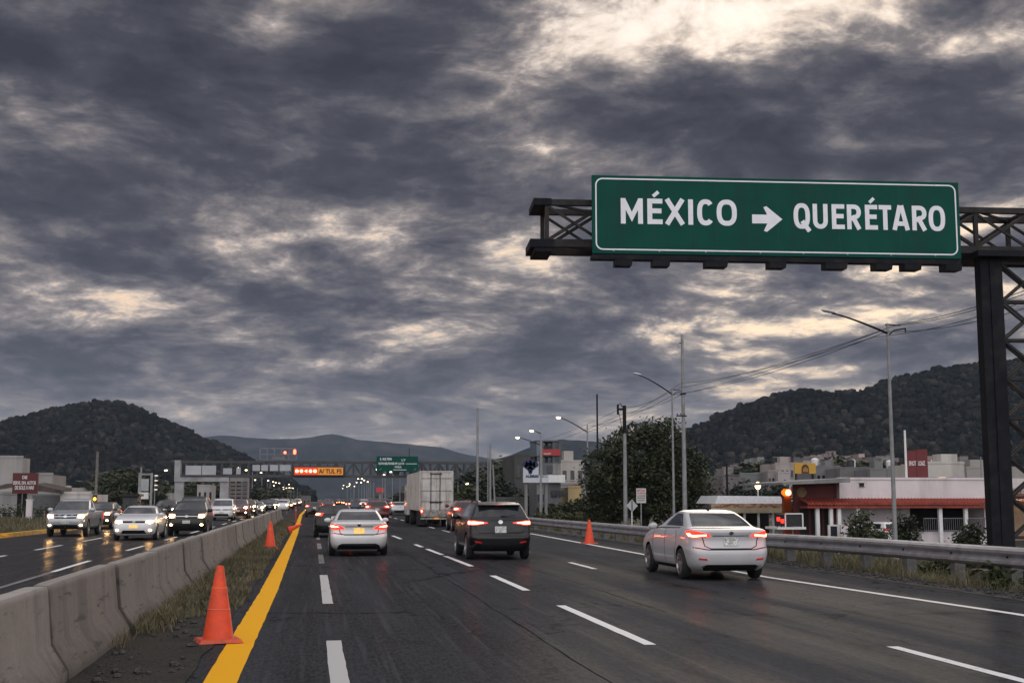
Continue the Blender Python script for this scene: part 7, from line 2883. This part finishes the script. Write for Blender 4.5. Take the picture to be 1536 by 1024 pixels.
# ------------------------------------------------------------------ left roadside
block('warehouse', 'tall windowless white hall at the left edge, highest building there', -60, 34, 686, 118, (0.36, 0.335, 0.325), 0, 0, 3)
block('shed', 'small grey tower hut right beside the red billboard', 55, 79, 712, 116, (0.27, 0.25, 0.24), 0, 0, 6)
block('warehouse', 'long pale warehouse front with a grey shutter, behind the red billboard', -40, 92, 741, 104, (0.36, 0.35, 0.34), 0, 0, 10)
block('container_wall', 'white metal container wall above the silver pickup', 91, 136, 741, 100, (0.56, 0.53, 0.50), 0, 0, 8)
block('house', 'small pale house peeping over the white container wall', 80, 106, 731, 135, (0.46, 0.43, 0.41), 1, 2, 6)
o = thing('roller_shutter', 'grey ribbed roller shutter in the long pale warehouse front', 'shutter', (at(48, 766, 103.7).x, 103.7, 0.2))
m = MB()
w_ = at(90, 760, 103.7).x - o.location.x
h_ = at(60, 742.5, 103.7).z - 0.2
for i in range(14):
    m.box(0, w_, -0.02 - 0.03 * (i % 2), 0.1, h_ * i / 14 + 0.004, h_ * (i + 1) / 14)
m.build('slats', [pmat('grey shutter', (0.17, 0.175, 0.18), 0.6, 0.2, 0.15)], o)
ca = thing('canopy_roof', 'dark sagging sheet roof between the red billboard and the white wall', 'roof', (at(-10, 740, 101).x, 101, at(0, 737, 101).z))
m = MB()
x1_, x2_, x3_ = at(17, 738, 101).x - ca.location.x, at(60, 731, 101).x - ca.location.x, at(100, 738, 101).x - ca.location.x
zA, zB = at(17, 733, 101).z - ca.location.z, at(60, 731, 101).z - ca.location.z
m.hexa([(0, -2, 0), (x1_, -2, zA), (0, 2, 0.2), (x1_, 2, zA + 0.2), (0, -2, 0.15), (x1_, -2, zA + 0.35), (0, 2, 0.35), (x1_, 2, zA + 0.5)])
m.hexa([(x2_, -2, zB - 0.25), (x3_, -2, -0.15), (x2_, 2, zB), (x3_, 2, 0.05), (x2_, -2, zB + 0.25), (x3_, -2, 0.1), (x2_, 2, zB + 0.4), (x3_, 2, 0.3)])
m.build('sheet', [pmat('rusty roof sheet', (0.06, 0.045, 0.04), 0.8, var=0.5, scale=1.2)], ca)
rbd = thing('billboard', 'dark red roadside billboard with three lines of white lettering on two legs', 'billboard', (at(16.5, 770, 92).x, 92, 0.2))
gx = lambda px: at(px, 740, 92).x - rbd.location.x
gz_ = lambda py: at(35, py, 92).z - 0.2
m = MB()
m.box(0, gx(56), 0, 0.2, gz_(740), gz_(709))
pn = m.build('panel', [pmat('dark red hoarding', (0.085, 0.010, 0.012), 0.6, var=0.15, scale=0.7)], rbd)
for s, a, b, y0, y1 in (('DIE', 32.5, 40, 718, 713), ('SERVE. DN. AUTOS', 19, 53, 726.5, 721), ('DE SOLE A NA0', 22, 50.5, 734, 728)):
    me = text_mesh(s, gx(b) - gx(a), gz_(y1) - gz_(y0), 0.03, 0.03)
    me.materials.append(M_PALELET)
    link('lettering', me, pn, (gx(a), -0.003, gz_(y0)))
for px in (28, 36):
    m = MB()
    m.box(gx(px) - 0.13, gx(px) + 0.13, 0.21, 0.45, -0.2, gz_(715))
    m.build('leg', [M_DARKSTEEL], rbd)
fn = thing('wire_fence', 'dark chain link fence with thin posts along the left verge', 'fence', (at(-30, 775, 88).x, 88, 0.25))
fx = at(98, 775, 88).x - fn.location.x
fh = at(40, 768.5, 88).z - 0.25
m = MB()
m.bar((0, 0, fh), (fx, 0, fh), 0.05, 0.05)
m.bar((0, 0, 0.1), (fx, 0, 0.1), 0.04, 0.04)
i = 0.0
while i < fx:                   # woven wire, both diagonals
    m.bar((i, 0.0, 0.1), (min(fx, i + fh - 0.1), 0.0, fh * min(1, 1)), 0.012, 0.012)
    m.bar((i, 0.014, fh), (min(fx, i + fh - 0.1), 0.014, 0.1), 0.012, 0.012)
    i += 0.14
m.build('wire_mesh', [M_DARKSTEEL], fn)
for i in range(9):
    m = MB()
    x = fx * i / 8
    m.tube([(x, 0.03, -0.2), (x, 0.03, fh + 0.08)], 0.045, 8)
    m.build('post', [M_POLE], fn)
gpp = thing('gate_post', 'stubby white gate post in the chain link fence', 'post', (at(43, 782, 87).x, 87, 0.1))
m = MB()
m.box(-0.17, 0.17, -0.17, 0.17, 0, 1.5)
m.box(-0.2, 0.2, -0.2, 0.2, 1.5, 1.58)
m.build('shaft', [M_STUCCO], gpp)
m = MB()
blob = [(i * 1.1, 0, 0.5, 0.9, 0.7, 0.75) for i in range(12)]
hd2 = thing('hedge', 'dark scrub behind the chain link fence on the left', 'hedge', (at(-30, 775, 90).x, 90, 0.2))
crown_mesh(98, blob, 300, 12, 0.10, 0.35, 0.3).build('hedge_leaves', [L_DARK], hd2, fix=False)
am_ = thing('warning_lamp', 'amber warning lamp glowing on a short mast beside the white container wall', 'lamp', (at(141.5, 770, 98).x, 98, 0.2))
h_ = at(141.5, 748, 98).z - 0.2
m = MB()
m.tube([(0, 0, 0), (0, 0, h_)], 0.05, 8)
m.build('mast', [M_DARKSTEEL], am_)
m = MB()
m.box(-0.16, 0.16, -0.08, 0.1, h_ - 0.35, h_ + 0.3)
hh_ = m.build('housing', [M_BLACK], am_)
m = MB()
m.ball((0, -0.1, h_), (0.11, 0.05, 0.13), 10, 8)
m.build('amber_lens', [pmat('lit amber signal', (1, 0.5, 0.1), 0.4, emit=(1, 0.33, 0.02), strength=5)], hh_)
ks = thing('kiosk', 'dark boxy kiosk with two tall panels by the left kerb', 'kiosk', (at(183, 768, 110).x, 110, 0.2))
kx = at(206, 760, 110).x - ks.location.x
kh = at(195, 744, 110).z - 0.2
m = MB()
m.box(0, kx, 0, 2, 0, kh)
m.build('body', [pmat('dark kiosk sheet', (0.03, 0.032, 0.036), 0.6)], ks)
m = MB()
m.box(kx * 0.55, kx * 0.98, -0.04, -0.003, 0.1, kh - 0.1)
m.box(kx * 0.03, kx * 0.52, -0.04, -0.003, 0.1, kh - 0.1)
m.build('panel', [pmat('slate panel', (0.045, 0.052, 0.062), 0.4)], ks)
m = MB()
m.box(-0.3, kx + 0.2, -0.4, 2.2, kh, kh + 0.18)
m.build('roof', [M_RUSTSTEEL], ks)
bs = thing('bus_shelter', 'small pale roofed shelter with a blue post behind the dark bronze car', 'shelter', (at(153, 770, 108).x, 108, 0.2))
sx = at(180, 760, 108).x - bs.location.x
sh = at(165, 757, 108).z - 0.2
m = MB()
m.hexa([(0, -1, sh - 0.2), (sx, -1, sh - 0.25), (0, 1, sh - 0.2), (sx, 1, sh - 0.25), (0.3, -0.9, sh), (sx - 0.1, -0.9, sh - 0.1), (0.3, 1, sh), (sx - 0.1, 1, sh - 0.1)])
m.build('roof', [M_WHITE], bs)
for q, mt in ((0.1, M_POLE), (0.62, pmat('blue post', (0.08, 0.13, 0.17), 0.6)), (0.95, M_POLE)):
    m = MB()
    m.box(sx * q - 0.06, sx * q + 0.06, 0.5, 0.62, 0, sh - 0.2)
    m.build('post', [mt], bs)
ho = thing('hoarding_frame', 'steel frame hoarding with a pale screen and a ladder of small lit lamps', 'billboard', (at(209, 765, 158).x, 158, 0))
hx = lambda px: at(px, 730, 158).x - ho.location.x
hz = lambda py: at(220, py, 158).z
m = MB()
for a in (209, 227):
    m.bar((hx(a), 0, 0), (hx(a), 0, hz(709)), 0.25, 0.25)
m.bar((hx(209), 0, hz(711)), (hx(227), 0, hz(711)), 0.2, 0.2)
m.bar((hx(209), 0, hz(741)), (hx(227), 0, hz(741)), 0.2, 0.2)
m.build('frame', [M_POLE], ho)
m = MB()
m.box(hx(211), hx(223), -0.1, 0.05, hz(736), hz(718))
m.build('screen', [pmat('pale screen', (0.34, 0.36, 0.36), 0.6, var=0.2, scale=0.5)], ho)
m = MB()
m.box(hx(208), hx(223), -0.2, 0.3, hz(748), hz(738))
m.build('white_base', [M_WHITE], ho)
for py in (713, 720.5, 727.5, 734):
    m = MB()
    m.ball((hx(234), -0.1, hz(py)), (0.22, 0.10, 0.07), 8, 6)
    m.build('small_lamp', [pmat('small cool lamp', (1, 0.9, 0.8), 0.4, emit=(1, 0.82, 0.62), strength=0.5)], ho)
block('house', 'low pale house seen through the grey portal opening', 296, 320, 728, 240, (0.36, 0.34, 0.33), 1, 3, 6)
block('house', 'low pale shed right against the grey portal leg', 248, 263, 741, 215, (0.40, 0.37, 0.35), 0, 0, 6)
o = block('scaffold_tower', 'pale striped tower behind the second portal leg', 345, 372, 716, 216, (0.26, 0.25, 0.24), 9, 3, 5, win=0.8)
block('house', 'long low roof on the left under the far gantry', 430, 466, 744, 360, (0.13, 0.12, 0.12), 1, 6, 8)
block('house', 'pale block at the foot of the left hill above the container wall', 105, 126, 732, 420, (0.30, 0.27, 0.26), 2, 4, 8)
block('house', 'pale stepped houses at the left hill foot beside the dark pole', 124, 145, 737, 400, (0.27, 0.25, 0.24), 2, 4, 8)
fr = thing('billboard', 'small far red billboard on a grey column left of the lorry', 'billboard', (at(564, 760, 300).x, 300, 0))
fw = at(576, 735, 300).x - fr.location.x
m = MB()
m.box(0, fw, 0, 0.4, at(570, 738, 300).z, at(570, 731, 300).z)
m.build('panel', [pmat('far red board', (0.28, 0.03, 0.03), 0.6, emit=(1, 0.08, 0.06), strength=0.12)], fr)
m = MB()
m.box(fw * 0.35, fw * 0.7, 0.5, 1.2, 0, at(570, 732, 300).z)
m.build('column', [M_GREYW], fr)

# far lit street lamps, both sides, receding
LMP = None
rl = R(31)
for i in range(34):
    side = -1 if i % 2 else 1
    y = 215 + 13.5 * i
    x = (14.5 + rl.uniform(-1, 1)) if side > 0 else (-15.5 + rl.uniform(-1, 1))
    hgt = rl.uniform(6.0, 8.5) if side > 0 else rl.uniform(5.5, 8.0)
    lab, grp = 'tiny far lit street lamp, a bright dot above the distant queue', 'far lit street lamps'
    if LMP is None:
        LMP = thing('street_lamp', lab, 'street lamp', (x, y, 0), 0, grp)
        m = MB()
        m.tube([(0, 0, 0), (0, 0, 1.0)], [0.016, 0.010], 6)
        ms = m.build('mast', [M_POLE], LMP)
        m = MB()
        m.tube([(0, 0, 0.985), (-0.12, 0, 1.0), (-0.22, 0, 0.995)], 0.006, 5)
        ar = m.build('arm', [M_DARKSTEEL], LMP)
        m = MB()
        m.ball((-0.25, -0.01, 0.99), (0.032, 0.02, 0.016), 8, 6)
        m.build('lamp_glass', [M_LAMP_ON], ar)
        c = LMP
    else:
        c = dup(LMP, lab, (x, y, 0), 0, grp)
    c.scale = (hgt * (1 if side > 0 else -1), hgt, hgt)
for (px, py, Y) in ((432, 733, 300), (436.5, 731.5, 300), (441, 731, 300), (446, 731.5, 300)):
    p = at(px, py, Y)
    c = dup(LMP, 'far lit lamp in the row of four bright dots under the message sign', (p.x, Y, 0), 0, 'row of four far lamps')
    c.scale = (p.z, p.z, p.z)

# ------------------------------------------------------------------ light and air
sun_d = bpy.data.lights.new('sun', 'SUN')
sun = bpy.data.objects.new('sun', sun_d)
COL.objects.link(sun)
sun_d.energy = 0.5
sun_d.angle = radians(30)
sun_d.color = (1.0, 0.86, 0.70)
sd = Vector((sin(SUN_AZ) * cos(SUN_EL), cos(SUN_AZ) * cos(SUN_EL), sin(SUN_EL)))
sun.rotation_euler = (-sd).to_track_quat('-Z', 'Y').to_euler()

hz_m = bpy.data.materials.new('haze')
hz_m.use_nodes = True
hn = hz_m.node_tree
hn.nodes.clear()
ho_ = hn.nodes.new('ShaderNodeOutputMaterial')
pv_ = hn.nodes.new('ShaderNodeVolumePrincipled')
pv_.inputs['Color'].default_value = (0.64, 0.78, 1.0, 1)
pv_.inputs['Density'].default_value = 0.00008
pv_.inputs['Anisotropy'].default_value = 0.1
hn.links.new(pv_.outputs[0], ho_.inputs['Volume'])
m = MB()
m.box(-6500, 6500, -350, 7200, -40, 420)
hzo = m.build('haze', [hz_m])
hzo['kind'] = 'stuff'
tag(hzo, 'thin bluish evening haze filling the valley', None, None, 'stuff')
